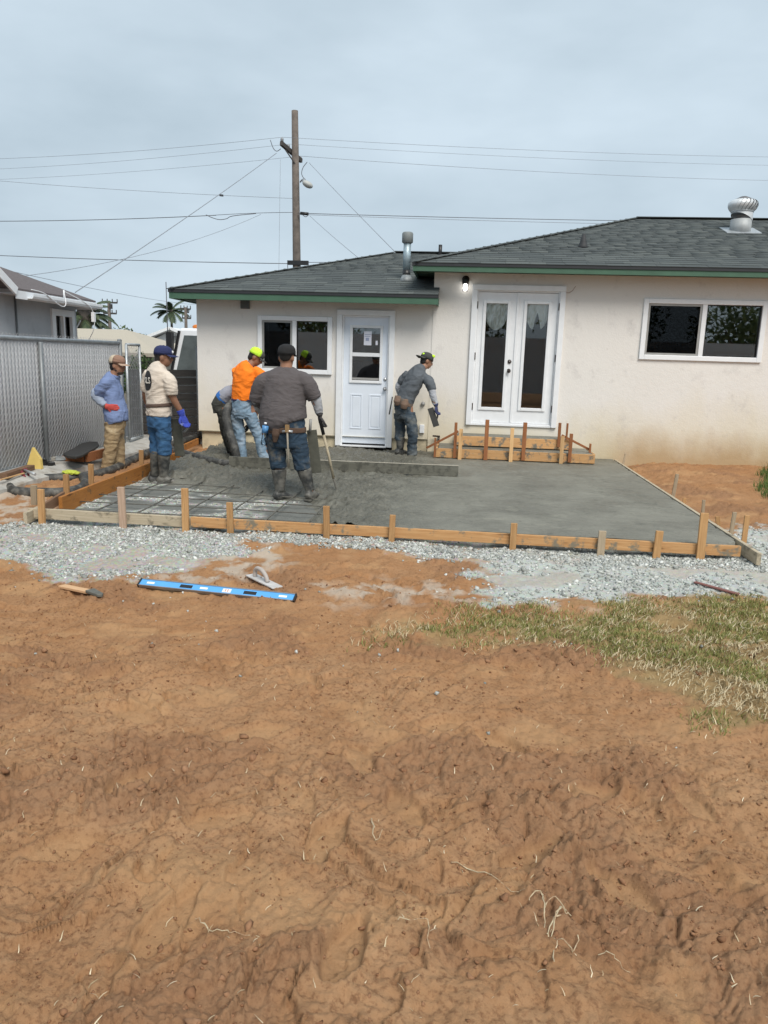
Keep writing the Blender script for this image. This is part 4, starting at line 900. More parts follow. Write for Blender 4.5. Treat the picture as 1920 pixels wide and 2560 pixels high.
# ------------------------------------------------------------------ rebar grid
M_rebar = simple('rebar', (.11, .105, .09), .75, .3, 30, .3, 200)
rg = empty('rebar_grid', (-2.6, 8, -.07), 'dark tied rebar grid lying over gravel inside the forms', 'rebar')
for y in (6.93, 7.34, 7.76, 8.18, 8.62, 9.05):
    x1 = -.75 + .2*math.sin(y*5); MB().tube([(x, y + .012*math.sin(x*3+y), -.062 + .006*math.sin(x*2+y)) for x in np.linspace(-3.93, x1, 9)], .0065, 6).build('bar', M_rebar, rg)
for x in (-3.55, -3.12, -2.68, -2.25, -1.82, -1.4, -.95):
    MB().tube([(x + .01*math.sin(y*2), y, -.050 + .005*math.sin(y*3+x)) for y in np.linspace(6.70, 9.3 if x < -1.2 else 7.5, 8)], .0075, 6).build('bar', M_rebar, rg)
# ------------------------------------------------------------------ screed board lying on the fresh concrete
a, b = atz(573, 1162, .03), atz(1145, 1186, .03); a.z = b.z = .075
M_screed = wood('wet_screed', (.10, .098, .078), (.15, .148, .125), .6, (.075, .074, .062), .4)
o = board('screed_board', a, b, .040, .140, M_screed, None); tag(o, 'long straight screed board coated in wet cement', 'screed board')
ta, tb_ = a + Vector((0, 0, .0)), b
board('bare_edge', a.lerp(b, .36) + Vector((0,0,.0715)), b + Vector((0,0,.0715)), .034, .003, wood('bare_wood', (.46, .42, .34), (.62, .57, .48)), None, 0); _e = bpy.data.objects['bare_edge']; _e.parent = o; _e.matrix_parent_inverse = o.matrix_basis.inverted()
# ------------------------------------------------------------------ chain link fence with privacy slats
FX = -5.42; FZ0, FZ1 = .06, 1.60
fence = empty('chain_link_fence', (FX, 8, 0), 'grey chain link fence with pale privacy slats beside the pour', 'fence')
M_fpost = simple('fence_post', (.20, .215, .225), .5, .15, 10, metal=.4)
M_slat = island('privacy_slat', [(0, (.42, .428, .44)), (.5, (.45, .458, .47)), (1, (.48, .488, .50))], .6)
M_link = simple('galvanised_link', (.40, .408, .42), .8, .06)
y0f, y1f = 1.2, 11.62
MB().tube([(FX, y0f, FZ1), (FX, y1f, FZ1+.02)], .026, 10).build('top_rail', M_galv, fence)
for yp in (2.3, 4.65, 6.95, 9.28): MB().tube([(FX+.035, yp, -.2), (FX+.035, yp, FZ1-.02)], .030, 10).build('post', M_fpost, fence)
MB().tube([(FX, y1f, -.2), (FX, y1f, FZ1+.06)], .036, 10).ball((FX, y1f, FZ1+.06), (.038,.038,.02)).build('post', M_fpost, fence)
n = int((y1f-y0f)/.072); yy = y0f + .02 + np.arange(n)*.072
P = np.column_stack([np.full(n, FX-.004), yy + .03, np.full(n, (FZ0+FZ1)/2+.02)])
R = np.repeat(np.eye(3)[None], n, 0); S = np.column_stack([np.full(n, .002), np.full(n, .0352), np.full(n, (FZ1-FZ0)/2+.0)])
o = pieces('slats', CUBE_V, CUBE_F, P, R, S, M_slat, None); o.parent = fence; o.location = -wloc(fence); o['kind'] = 'stuff'
wm = []; H = FZ1-FZ0+.07; yy = np.arange(y0f-H, y1f, .072)
cf = []
for s in (1, -1):
    for y in yy:
        ya, za, yb, zb = y, FZ0, y+H, FZ0+H
        if ya < y0f: za += y0f-ya; ya = y0f
        if yb > y1f: zb -= yb-y1f; yb = y1f
        if s < 0: za, zb = 2*FZ0+H-za, 2*FZ0+H-zb
        wm.append(((FX+.006*s+.004, ya, za), (FX+.006*s+.004, yb, zb)))
mb = MB()
for a_, b_ in wm: mb.tube([a_, b_], .0022, 4, False)
o = mb.build('wire_mesh', M_link, fence, fix=False); o['kind'] = 'stuff'
# narrow gate panel standing beyond the end post
gt = empty('chain_link_gate', (-5.36, 12.2, 0), 'narrow grey chain link gate leaf past the end of the fence', 'gate')
ga, gb = 11.74, 12.24
frame_p = [(-5.37, ga, .08), (-5.37, ga, 1.60), (-5.37, gb, 1.60), (-5.37, gb, .08)]
for i in range(4): MB().tube([frame_p[i], frame_p[(i+1) % 4]], .022, 8).build('frame_tube', M_galv, gt)
for k in range(6):
    y = ga + .05 + k*.077; MB().box((-5.376, y, .10), (-5.370, y+.055, 1.20 + .36*(k % 2 == 0)*0)).build('slat', simple('gate_slat', (.15, .16, .17), .5, .2) if k == 0 else MATS['gate_slat'], gt)
mb = MB()
for s in (1, -1):
    for k in range(13):
        y = ga - .4 + k*.07; a_ = (y, 1.2); b_ = (y+.4, 1.6)
        if b_[0] < ga or a_[0] > gb: continue
        if s < 0: a_, b_ = (a_[0], 1.6), (b_[0], 1.2)
        mb.tube([(-5.365, min(max(a_[0], ga), gb), a_[1]), (-5.365, min(max(b_[0], ga), gb), b_[1])], .0022, 4, False)
o = mb.build('wire_mesh', M_link, gt, fix=False); o['kind'] = 'stuff'
# dark board gate across the side yard
bg = empty('board_gate', (-4.95, 13.15, 0), 'dark horizontal board gate between the fence and the cream wall', 'gate')
M_gb = wood('dark_gate_board', (.035, .033, .032), (.06, .056, .052), .8)
for k in range(9):
    z = -.05 + k*.140; board('board', (-5.95, 13.15 + .002*k, z+.05), (-4.40, 13.15 + .002*k, z+.085), .02, .112, M_gb, bg)
for x in (-5.0,): MB().tube([(-4.68, 13.08, -.2), (-4.68, 13.08, 1.62)], .025, 8).build('post', M_fpost, bg)
MB().box((-5.95, 13.2, -.3), (-4.40, 13.22, 1.16)).build('gap_light_sheet', simple('gap_light_sheet', (.55, .55, .53), .8), bg)  # pale sheet added behind the boards, its colour standing for light through the gaps
# ------------------------------------------------------------------ concrete footing under the fence
M_curb = simple('rough_curb', (.40, .39, .36), .9, .2, 7, .4, 40, dirt=(.24, .20, .155), dscale=3, damt=.35)
mb = MB(); ys = np.linspace(1.0, 12.9, 70); vs, fs = [], []; rr = random.Random(2)
for y in ys:
    e = .05*mnoise.noise(Vector((y*.9, 0, 0))) + .02*mnoise.noise(Vector((y*4, 3, 0))); top = .035 + .02*mnoise.noise(Vector((y*2, 7, 0)))
    for x, z in ((-5.75, -.3), (-5.75, top+.01), (-5.12+e*.5, top), (-4.94+e, top-.055), (-4.90+e, -.3)): vs.append((x, y, z))
for i in range(len(ys)-1):
    for k in range(4): fs.append((i*5+k, i*5+k+1, (i+1)*5+k+1, (i+1)*5+k))
mb.add(vs, fs, False); o = mb.build('concrete_footing', M_curb, fix=False); tag(o, kind='structure')
# ------------------------------------------------------------------ debris on the footing
def on(px, py, z=.04): return atz(px, py, z)
t = empty('mortar_board', on(200, 1150), 'black plastic mortar board resting on a rough wooden frame by the fence', 'mortar board')
c = on(200, 1147); zt = .175; top = [atz(x, y, zt) for x, y in ((158,1134),(163,1129),(182,1121),(211,1103),(244,1104),(248,1111),(238,1119),(206,1137),(190,1141),(166,1139))]
MB().prism(top, (0, 0, -.035)).build('board_top', simple('black_plastic', (.028, .027, .026), .6, .2, 10, .2, 60), t, bevel=.01)
ctr = sum(top, Vector())/len(top)
MB().box((ctr.x-.16, ctr.y-.22, .035), (ctr.x+.14, ctr.y-.18, .10)).box((ctr.x+.16, ctr.y-.20, .035), (ctr.x+.20, ctr.y+.42, .155)).box((ctr.x-.16, ctr.y-.16, .035), (ctr.x-.12, ctr.y+.2, .12)).build('wood_frame', M_stakeR, t)
o = board('lumber_offcut', on(8, 1190, .07), on(78, 1168, .07), .09, .06, M_board4, None); tag(o, 'dark rough lumber offcut on the footing by the fence', 'lumber')
o = board('thin_stick', on(0, 1200, .055), on(60, 1183, .055), .02, .015, M_stakeL, None); tag(o, 'thin light stick beside the dark lumber offcut', 'stick')
b0 = on(82, 1172, .04)
MB().prism([b0 + Vector(v) for v in ((-.09,0,0),(.11,.0,0),(.09,.02,.12),(-.01,.03,.26))], (0, .05, .0)).build('yellow_wedge', simple('yellow_foam', (.62, .46, .14), .8, .1), None)
tag(bpy.data.objects['yellow_wedge'], 'yellow triangular block leaning at the fence foot', 'block')
for i, (px_, py_, s_, rz, mt, lb) in enumerate(((105,1163,(.13,.07,.075),.2,M_black,'black block beside the yellow wedge'),(118,1150,(.20,.035,.035),.1,M_galv,'grey pipe offcut behind the black block'),(138,1151,(.10,.06,.05),-.2,M_curb,'broken grey concrete lump near the fence post foot'),(152,1152,(.13,.05,.06),.3,M_galv,'squat grey metal bracket beside the mortar board'),(112,1143,(.06,.05,.12),.5,M_fpost,'small dark upright bracket leaning at the fence post'),(128,1164,(.09,.05,.05),.7,M_black,'small black lump on the footing edge'))):
    p = on(px_, py_, .04); bm = bmesh.new(); bmesh.ops.create_cube(bm, size=1); bmesh.ops.scale(bm, vec=(s_[0], s_[1], s_[2]), verts=bm.verts); bmesh.ops.bevel(bm, geom=bm.edges, offset=.012, segments=2, affect='EDGES')
    for v in bm.verts: v.co += Vector((random.uniform(-.008,.008) for _ in range(3)))
    me = bpy.data.meshes.new('rubble_block'); bm.to_mesh(me); bm.free(); o = link('rubble_block', me, mt); o.location = p + Vector((0,0,s_[2]/2)); o.rotation_euler = (0, 0, rz); tag(o, lb, 'rubble')
o = MB().tube([on(62, 1176, .08), on(75, 1181, .07), on(88, 1186, .06)], .018, 8).build('pipe_offcut', M_galv); tag(o, 'short grey pipe offcut lying at the footing edge', 'pipe')
# ------------------------------------------------------------------ concrete pump hose
M_hose = simple('rubber_hose', (.040, .040, .038), .65, .3, 20, .3, 60, dirt=(.14, .135, .12), dscale=8, damt=.4)
def smooth_path(pts, n=10):
    pts = [Vector(p) for p in pts]; out = []
    for i in range(len(pts)-1):
        p0, p1, p2, p3 = pts[max(i-1,0)], pts[i], pts[i+1], pts[min(i+2, len(pts)-1)]
        for k in range(n):
            t = k/n; out.append(.5*((2*p1) + (-p0+p2)*t + (2*p0-5*p1+4*p2-p3)*t*t + (-p0+3*p1-3*p2+p3)*t**3))
    return out + [pts[-1]]
zh = -.055
h1 = [atz(492,1092,.03), atz(440,1108,.0), atz(395,1122,-.02), atz(330,1150,zh), atz(270,1178,zh), atz(200,1192,zh), atz(130,1196,zh), atz(70,1199,zh), atz(34,1208,zh), atz(24,1220,zh), atz(44,1230,zh), atz(95,1232,zh), atz(150,1232,zh), atz(196,1224,zh), atz(214,1208,zh), atz(208,1192,zh+.05)]
o = MB().tube(smooth_path(h1, 8), .058, 14).build('pump_hose', M_hose); tag(o, 'thick black pump hose looping over soil beside the stained board', 'hose')
# strap and rag
p = atz(66, 1192, zh+.06)
o = MB().tube(smooth_path([p + Vector(v) for v in ((-.07,.02,.05),(-.03,-.04,.06),(.02,-.07,.01),(.06,-.08,-.05))], 6), .018, 8).tube(smooth_path([p + Vector(v) for v in ((-.08,0,.04),(-.02,.03,.09),(.03,0,.02),(.05,-.05,-.06))], 6), .012, 6).build('red_strap', simple('red_strap', (.16, .018, .03), .8, .3)); tag(o, 'dark red strap tied round the hose bend', 'strap')
p = atz(176, 1182, zh+.06); bm = bmesh.new(); bmesh.ops.create_icosphere(bm, subdivisions=3, radius=1)
for v in bm.verts: v.co = Vector((v.co.x*.11, v.co.y*.06, max(v.co.z, -.3)*.035))*(1 + .35*mnoise.noise(v.co*2.5))
me = bpy.data.meshes.new('yellow_rag'); bm.to_mesh(me); bm.free(); o = link('yellow_rag', me, simple('lime_cloth', (.42, .48, .06), .9, .1)); o.location = p; tag(o, 'crumpled lime yellow rag draped on the hose', 'rag')
# second hose: along the concrete and up into the bent man's hands
h2 = [atz(425,1123,.03), atz(470,1137,.0), atz(520,1151,.0), atz(566,1160,.02), at(590,1152,10.45), at(586,1118,10.5), at(572,1075,10.55), at(566,1040,10.6), at(572,1016,10.68), at(590,1003,10.8), at(612,1000,10.95)]
o = MB().tube(smooth_path(h2, 8), .060, 14).build('discharge_hose', M_hose); tag(o, 'black discharge hose arching up from the wet concrete', 'hose')
# ------------------------------------------------------------------ tools on the soil
def gpt(px, py, dz=0): p = atz(px, py, -.12); return Vector((p.x, p.y, soil_z(p.x, p.y) + dz))
a, b = gpt(350, 1463), gpt(738, 1503)
lv = empty('spirit_level', (a+b)/2, 'long blue aluminium spirit level lying on brown soil', 'level'); za = max(a.z, b.z) + .025; a.z = b.z = za
M_blue = simple('blue_anodised', (.10, .36, .74), .35, .06); M_edge = simple('level_edge', (.30, .30, .31), .4, .2, metal=.6)
up = Vector((0, 0, 1)); dirv = (b-a).normalized(); side = dirv.cross(up).normalized(); tilt = Quaternion(dirv, math.radians(-62)); n1 = tilt@up
# box section: web seen from above, two rails
board('web', a, b, .016, .060, M_blue, lv, .001, up=n1)
for s_ in (-1, 1): board('rail', a + n1*.030*s_, b + n1*.030*s_, .024, .007, M_edge, lv, .001, up=n1)
for t_ in (.31, .72): board('hand_hole', a + (b-a)*(t_-.04) , a + (b-a)*(t_+.04), .0175, .030, M_black, lv, 0, up=n1)
board('vial', a + (b-a)*.545, a + (b-a)*.60, .019, .036, simple('vial_block', (.72, .70, .66), .3), lv, .002, up=n1)
for t_ in (.565, .58): board('vial_mark', a + (b-a)*(t_-.002), a + (b-a)*(t_+.002), .0195, .024, MATS.get('vial_red') or simple('vial_red', (.45, .06, .05), .4), lv, 0, up=n1)
for t_, s_ in ((.05, 1), (.40, 1), (.90, 1)): board('sticker', a + (b-a)*t_, a + (b-a)*(t_+.05), .0172, .018, M_white, lv, 0, up=n1)
board('end_cap', a - dirv*.004, a + dirv*.008, .028, .070, M_black, lv, .002, up=n1); board('end_cap', b - dirv*.008, b + dirv*.004, .028, .070, M_black, lv, .002, up=n1)
# magnesium hand float
p = gpt(660, 1463, .012); fl_ = empty('hand_float', p, 'light grey magnesium hand float with arched handle on the soil', 'float'); M_mag = simple('magnesium', (.50, .49, .48), .6, .15, 14)
q1, q2 = gpt(626, 1441, .012), gpt(694, 1474, .012); q1.z = q2.z = p.z; dv = (q2-q1).normalized(); sd = Vector((-dv.y, dv.x, 0))
board('blade', q1, q2, .085, .010, M_mag, fl_, .002)
hp = [q1 + dv*.07 + up*.005, q1 + dv*.075 + up*.05, q1 + dv*.11 + up*.075, q1 + dv*.17 + up*.072, q1 + dv*.225 + up*.045, q1 + dv*.25 + up*.005]
MB().tube(smooth_path(hp, 5), .016, 10).build('handle', simple('float_handle', (.42, .38, .35), .6, .2), fl_)
# wooden handled edger
q1, q2, q3 = gpt(155, 1466, .014), gpt(225, 1490, .014), gpt(256, 1502, .010)
ed = empty('wood_handled_brush', q1, 'flat wooden stick with a cement grey end lying on soil', 'tool')
board('handle', q1, q2, .055, .018, wood('handle_wood', (.50, .30, .16), (.62, .41, .24)), ed); dv = (q3-q2).normalized(); sd = Vector((-dv.y, dv.x, 0))
MB().prism([q2 + sd*.033, q2 - sd*.033, q3 - sd*.022 - dv*.02, q3, q3 + sd*.022 - dv*.02], (0, 0, .020)).build('grey_end', M_greyconc, ed, bevel=.004)
# reddish lath on the gravel
q1, q2 = atz(1737, 1455, -.11), atz(1848, 1486, -.11); o = board('lath', q1, q2, .035, .012, wood('red_lath', (.20, .085, .075), (.30, .14, .12)), None); tag(o, 'reddish flat lath lying across the pale gravel', 'lath')
# pulled-up roots and runners
M_root = simple('dry_root', (.50, .42, .28), .85, .3, 30, dirt=(.30, .18, .10), dscale=25, damt=.4)
def root(name, pxs, r, label):
    pts = [gpt(x, y, .006 + dz) for x, y, dz in pxs]; pts = [p + Vector((random.uniform(-.006,.006), random.uniform(-.006,.006), random.uniform(0,.004))) for p in smooth_path(pts, 3)]; o = MB().tube(pts, [.75*r*random.uniform(.5, 1.1)*(1-.6*i/len(pts)) for i in range(len(pts))], 5, smooth=False).build(name, M_root); tag(o, label, 'root')
root('dry_runner', [(1132,2160,.0),(1180,2172,.006),(1225,2200,.0),(1280,2232,.004),(1310,2250,0)], .0035, 'long straight dry grass runner on bare soil')
t = empty('root_tuft', gpt(1375, 2290), 'tuft of pale curved roots pulled from the soil', 'roots')
for pts in ([(1350,2248),(1358,2290),(1362,2325)], [(1425,2275),(1400,2295),(1375,2330),(1368,2350)], [(1425,2280),(1395,2310),(1380,2350),(1385,2420)], [(1362,2275),(1390,2262),(1422,2275)], [(1320,2270),(1345,2262),(1365,2270)], [(1420,2290),(1385,2320),(1370,2345)], [(1385,2370),(1410,2382),(1435,2372),(1445,2350)]):
    P_ = [gpt(x, y, .014 + .018*math.sin(i*2.1)) for i, (x, y) in enumerate(pts)]; P_ = [p + Vector((random.uniform(-.004,.004), random.uniform(-.004,.004), 0)) for p in smooth_path(P_, 4)]; MB().tube(P_, [random.uniform(.0012, .0024) for _ in P_], 5, smooth=False).build('root', M_root, t)
root('dry_runner', [(492,2308,.01),(510,2325,.02),(525,2335,.0),(560,2338,.004),(590,2345,0),(650,2343,.004)], .0032, 'bent dry runner lying along a crack in the soil')
root('dry_runner', [(990,2330,.01),(1030,2335,.02),(1065,2340,.02),(1070,2390,0)], .0028, 'short hooked dry runner standing off the soil')
root('dry_runner', [(1500,2392,0),(1530,2395,.01),(1555,2408,.0),(1580,2410,.0)], .0022, 'thin wavy dry runner near the tuft of roots')
root('dry_runner', [(930,2050,0),(935,2085,.02),(938,2105,.0),(955,2080,.015)], .004, 'short split straw stub standing in a boot print')
# ------------------------------------------------------------------ neighbouring house beyond the fence
M_gstucco = simple('grey_stucco', (.46, .49, .52), .95, .10, 3, .3, 30, dirt=(.38, .405, .43), dscale=1.5, damt=.4)
M_brownroof = simple('brown_roof', (.115, .098, .098), .95, .25, 25, .4, 60)
nh = empty('neighbour_house', (-8, 13, 0), 'grey stucco neighbour house with brown roof and white gutter beyond the fence', 'house')
EX, WX = -7.2, -7.58; NY0, NY1 = 11.72, 14.42
w_ = cells(0, 1, 0, 1, [], 0, 0)
mb = MB(); H0, H1 = -.5, 2.36
wy0, wy1, wz0, wz1 = 13.52, 14.22, 1.0, 2.12
for (ya, yb, za, zb) in ((NY0-.02, wy0, H0, H1), (wy1, NY1-.02, H0, H1), (wy0, wy1, wz1, H1), (wy0, wy1, H0, wz0)): mb.add([(WX, ya, za), (WX, yb, za), (WX, yb, zb), (WX, ya, zb)], [(0,1,2,3)])
mb.add([(WX, 6.0, H0), (WX, NY0-.02, H0), (WX, NY0-.02, 2.42), (WX, 10.2, 3.25), (WX, 8.6, 2.42), (WX, 6.0, 2.42)], [(0,1,2,3,4,5)])
mb.add([(WX, NY1-.02, H0), (-12, NY1-.02, H0), (-12, NY1-.02, 3.8), (WX, NY1-.02, 2.42)], [(0,1,2,3)])
mb.build('wall', M_gstucco, nh, fix=False)
MB().box((-12, 6, H0), (-11.8, NY1, 2.4)).build('wall', M_gstucco, nh)
MB().prism([(EX, NY0, 2.385), (EX, NY1+.05, 2.385), (-12.2, NY1+.05, 3.96), (-12.2, NY0, 3.96)], (0, 0, .05)).build('roof', M_brownroof, nh)
MB().prism([(EX, NY0+.05, 2.42), (EX, 10.1, 3.36), (-12, 10.1, 3.36), (-12, NY0+.05, 2.42)], (0,0,.05)).build('roof', M_brownroof, nh)
MB().bar((EX+.02, NY0+.05, 2.385), (EX+.02, 10.1, 3.32), .04, .13).build('rake_board', M_white, nh)
MB().box((EX, NY0+.05, 2.27), (EX+.02, NY1+.05, 2.40)).build('fascia', M_white, nh)
gprof = [(0, 0), (.09, 0), (.11, .04), (.11, .085), (.10, .085), (.095, .045), (.085, .012), (0, .012)]
MB().prism([(EX+.022+x, NY0+.35, 2.29+z) for x, z in gprof], (0, NY1-NY0-.28, -.01)).build('gutter', M_white, nh, bevel=.004)
MB().prism([(EX, NY1+.05, 2.26), (WX, NY1+.05, 2.26), (-8.2, NY1+.05, 2.55), (EX, NY1+.05, 2.38)], (0, -.03, 0)).build('rake_board', M_white, nh)
MB().box((WX, NY0, 2.345), (EX, NY1, 2.36)).build('soffit', M_gstucco, nh)
nw = empty('window', (WX, 13.87, wz0)); nw.parent = nh; nw.location = Vector(nw.location) - Vector(nh.location)
mb = MB()
for (ya, yb, za, zb) in ((wy0-.06, wy0+.06, wz0, wz1-.02), (wy1-.05, wy1+.05, wz0, wz1-.02), (wy0-.06, wy1+.05, wz1-.02, wz1+.10), (13.84, 13.90, wz0, wz1-.02)): mb.box((WX-.02, ya, za), (WX+.04, yb, zb))
mb.build('frame', M_white, nw); MB().box((WX-.06, wy0, wz0), (WX-.05, wy1, wz1)).build('pane', M_glass, nw); MB().box((WX-.5, wy0-.2, wz0-.2), (WX-.4, wy1+.2, wz1+.2)).build('window_backing', simple('dark_backing', (.05, .055, .06), .8), nw)  # dark panel set well behind the pane, wider than the opening
MB().tube([(WX+.02, 12.35, H0), (WX+.02, 12.35, 2.34)], .016, 6).build('conduit', M_fpost, nh)
MB().tube([(WX+.03, 14.33, .9), (WX+.03, 14.33, 1.9), (WX+.12, 14.33, 2.05)], .014, 6).build('conduit', M_white, nh)
MB().box((EX+.13, 14.0, 2.02), (EX+.19, 14.06, 2.20)).build('junction_box', M_white, nh)
MB().tube(smooth_path([(EX+.14, 12.0, 2.43), (EX+.14, 12.4, 2.40), (EX+.15, 12.85, 2.24), (EX+.15, 13.05, 2.27), (EX+.1, 13.1, 2.5)], 6), .008, 5).tube(smooth_path([(EX+.1, 13.1, 2.5), (EX+.12, 13.5, 2.42), (EX+.14, 13.85, 2.33), (EX+.16, 14.02, 2.2), (EX+.16, 14.03, 1.9), (EX-.1, 14.2, 1.6)], 6), .008, 5).tube([(EX+.1, 13.1, 2.36), (EX+.1, 13.1, 2.52)], .014, 6).build('cable', M_white, nh)
# ------------------------------------------------------------------ street
SZ = -1.2
o = MB().add([(-60, 17.0, SZ+.06), (20, 17.0, SZ+.06), (20, 28.0, SZ+.06), (-60, 28.0, SZ+.06)], [(0,1,2,3)]).build('street', simple('asphalt', (.055, .056, .058), .9, .2, 3, .3, 80), fix=False); tag(o, kind='structure')
# houses across the street
M_tanroof = simple('tan_roof', (.42, .38, .31), .95, .10, 20, .3, 50); M_tanwall = simple('tan_wall', (.36, .32, .26), .9, .08); M_wwall = simple('white_wall', (.72, .74, .76), .9, .04)
def far_house(name, c, sx, sy, eave, ridge, roofm, wallm, label, hip=True, gable_front=False, wins=()):
    x, y = c; h = empty(name, (x, y, SZ), label, 'house'); e = .5
    MB().box((x-sx, y-sy, SZ-.2), (x+sx, y+sy, eave-.02)).build('wall', wallm, h)
    if gable_front:
        MB().prism([(x-sx-e, y-sy-e, eave), (x, y-sy-e, ridge), (x, y+sy+e, ridge), (x-sx-e, y+sy+e, eave)], (0, 0, -.12)).prism([(x+sx+e, y-sy-e, eave), (x+sx+e, y+sy+e, eave), (x, y+sy+e, ridge), (x, y-sy-e, ridge)], (0, 0, -.12)).build('roof', roofm, h)
        MB().prism([(x-sx, y-sy-.02, eave-.2), (x+sx, y-sy-.02, eave-.2), (x, y-sy-.02, ridge-.12)], (0, .05, 0)).build('gable', wallm, h)
        MB().bar((x-sx-e, y-sy-e-.02, eave-.03), (x, y-sy-e-.02, ridge-.03), .04, .16).bar((x+sx+e, y-sy-e-.02, eave-.03), (x, y-sy-e-.02, ridge-.03), .04, .16).build('rake_board', M_white, h)
        MB().box((x-.22, y-sy-.05, ridge-.95), (x+.22, y-sy-.01, ridge-.45)).build('gable_vent', M_greyscreen, h)
    else:
        r = sx - sy*.8
        A, B, C, D = (x-sx-e, y-sy-e, eave), (x+sx+e, y-sy-e, eave), (x+sx+e, y+sy+e, eave), (x-sx-e, y+sy+e, eave); R0, R1 = (x-r, y, ridge), (x+r, y, ridge)
        m_ = MB(); m_.add([A, B, C, D, R0, R1], [(0,1,5,4),(1,2,5),(2,3,4,5),(3,0,4),(0,3,2,1)]).build('roof', roofm, h)
        MB().box((A[0], A[1]-.02, eave-.16), (B[0], A[1]+.02, eave-.0)).build('fascia', wallm, h)
    for wx0, wx1, wz0_, wz1_ in wins:
        wn_ = empty('window', (x+(wx0+wx1)/2, y-sy, wz0_)); wn_.parent = h; wn_.location = Vector(wn_.location) - Vector(h.location)
        frame(MB(), x+wx0, x+wx1, wz0_, wz1_, .12, y-sy-.06, y-sy+.02).build('frame', M_darkbrown, wn_); MB().box((x+wx0+.1, y-sy-.03, wz0_+.1), (x+wx1-.1, y-sy-.02, wz1_-.1)).build('pane', M_glass_far, wn_)
    return h
M_glass_far = simple('far_glass', (.10, .13, .14), .15, .2, 1.)
far_house('far_house', (-18.6, 37.5), 4.3, 3.5, 1.42, 2.55, M_tanroof, M_tanwall, 'low tan house with pale hip roof across the street', wins=((1.9, 3.8, -.3, 1.05),))
far_house('far_house', (-17.0, 47.0), 3.0, 3.5, 1.55, 2.9, M_wwall, M_wwall, 'white gabled house behind the tan roof', gable_front=True)
far_house('far_house', (-14.6, 58.0), 4.5, 3.5, 2.0, 3.2, simple('dark_far_roof', (.10, .10, .11), .9), M_tanwall, 'dark roofed house far down the block')
# dark hedge at the tan house
def leaf_mass(n, c, r, size, stops, name, parent=None, up=.3, mat=None):
    c = np.array(c); u = RNG.normal(size=(n, 3)); u /= np.linalg.norm(u, axis=1)[:, None]; rad = RNG.random(n)**.42
    lump = 1 + .30*np.array([mnoise.noise(Vector(tuple(k*2.3 + c*.7))) for k in u]); P = u*rad[:, None]*lump[:, None]*np.array(r) + c
    V = np.array([(-.5, 0, 0), (0, -.22, .06), (.5, 0, 0), (0, .22, .06)]); F = np.array([(0, 1, 2, 3)])
    return pieces(name, V, F, P if parent is None else P - np.array(wloc(parent)), rand_rot(n, 1.2), (RNG.uniform(.6, 1.4, n)*size)[:, None]*np.ones((n, 3)), mat or island(name+'_leaf', stops, .7, .3, .2), parent)
GREEN = [(0, (.025, .05, .018)), (.5, (.05, .09, .03)), (1, (.10, .15, .05))]
M_trunk = simple('tree_bark', (.10, .075, .055), .9, .25, 8, .5, 20)
def tree(name, x, y, z0, h, r, n, size, label, stops=GREEN, grp=None, cat='tree'):
    t = empty(name, (x, y, z0), label, cat, grp)
    mb = MB().tube([(x, y, z0), (x+.02*h, y, z0+h*.35), (x, y, z0+h*.62)], [.045*h, .035*h, .02*h], 8)
    for k in range(5):
        a = k*1.26; mb.tube([(x, y, z0+h*.4), (x+.5*r*math.cos(a), y+.5*r*math.sin(a), z0+h*.65)], [.02*h, .006*h], 6)
    mb.build('trunk', M_trunk, t); leaf_mass(n, (x, y, z0+h*.68), (r, r, h*.34), size, stops, 'crown', t, mat=MATS.get('tree_leaf_' + cat) or island('tree_leaf_' + cat, stops, .7, .3, .2)); return t
b = at(350, 888, 33.0); t = empty('hedge_bush', (b.x, 33, SZ), 'dark rounded hedge in front of the tan house', 'bush')
MB().tube([(b.x, 33, SZ), (b.x, 33, SZ+1)], .06, 6).build('stem', M_trunk, t); leaf_mass(1500, (b.x-.1, 33, .35), (.9, .8, 1.1), .16, GREEN, 'foliage', t)
tt = at(312, 832, 62.); tree('leafy_tree', tt.x, 62., SZ, 4.5, 1.9, 1600, .30, 'rounded green tree rising over the tan roof', [(0, (.05,.08,.03)), (.5, (.10,.14,.05)), (1, (.16,.20,.08))], None, 'tree')
for px_, Y, h in ((360, 120, 5.4), (372, 130, 5.0), (392, 140, 6.0), (406, 130, 5.4), (478, 120, 6.0), (345, 150, 5.8)):
    c = at(px_, 840, Y); tree('distant_tree', c.x, Y, SZ, h, h*.34, 260, .8, 'small hazy dark tree on the skyline beyond the rooftops', GREEN, 'skyline trees', 'small tree')
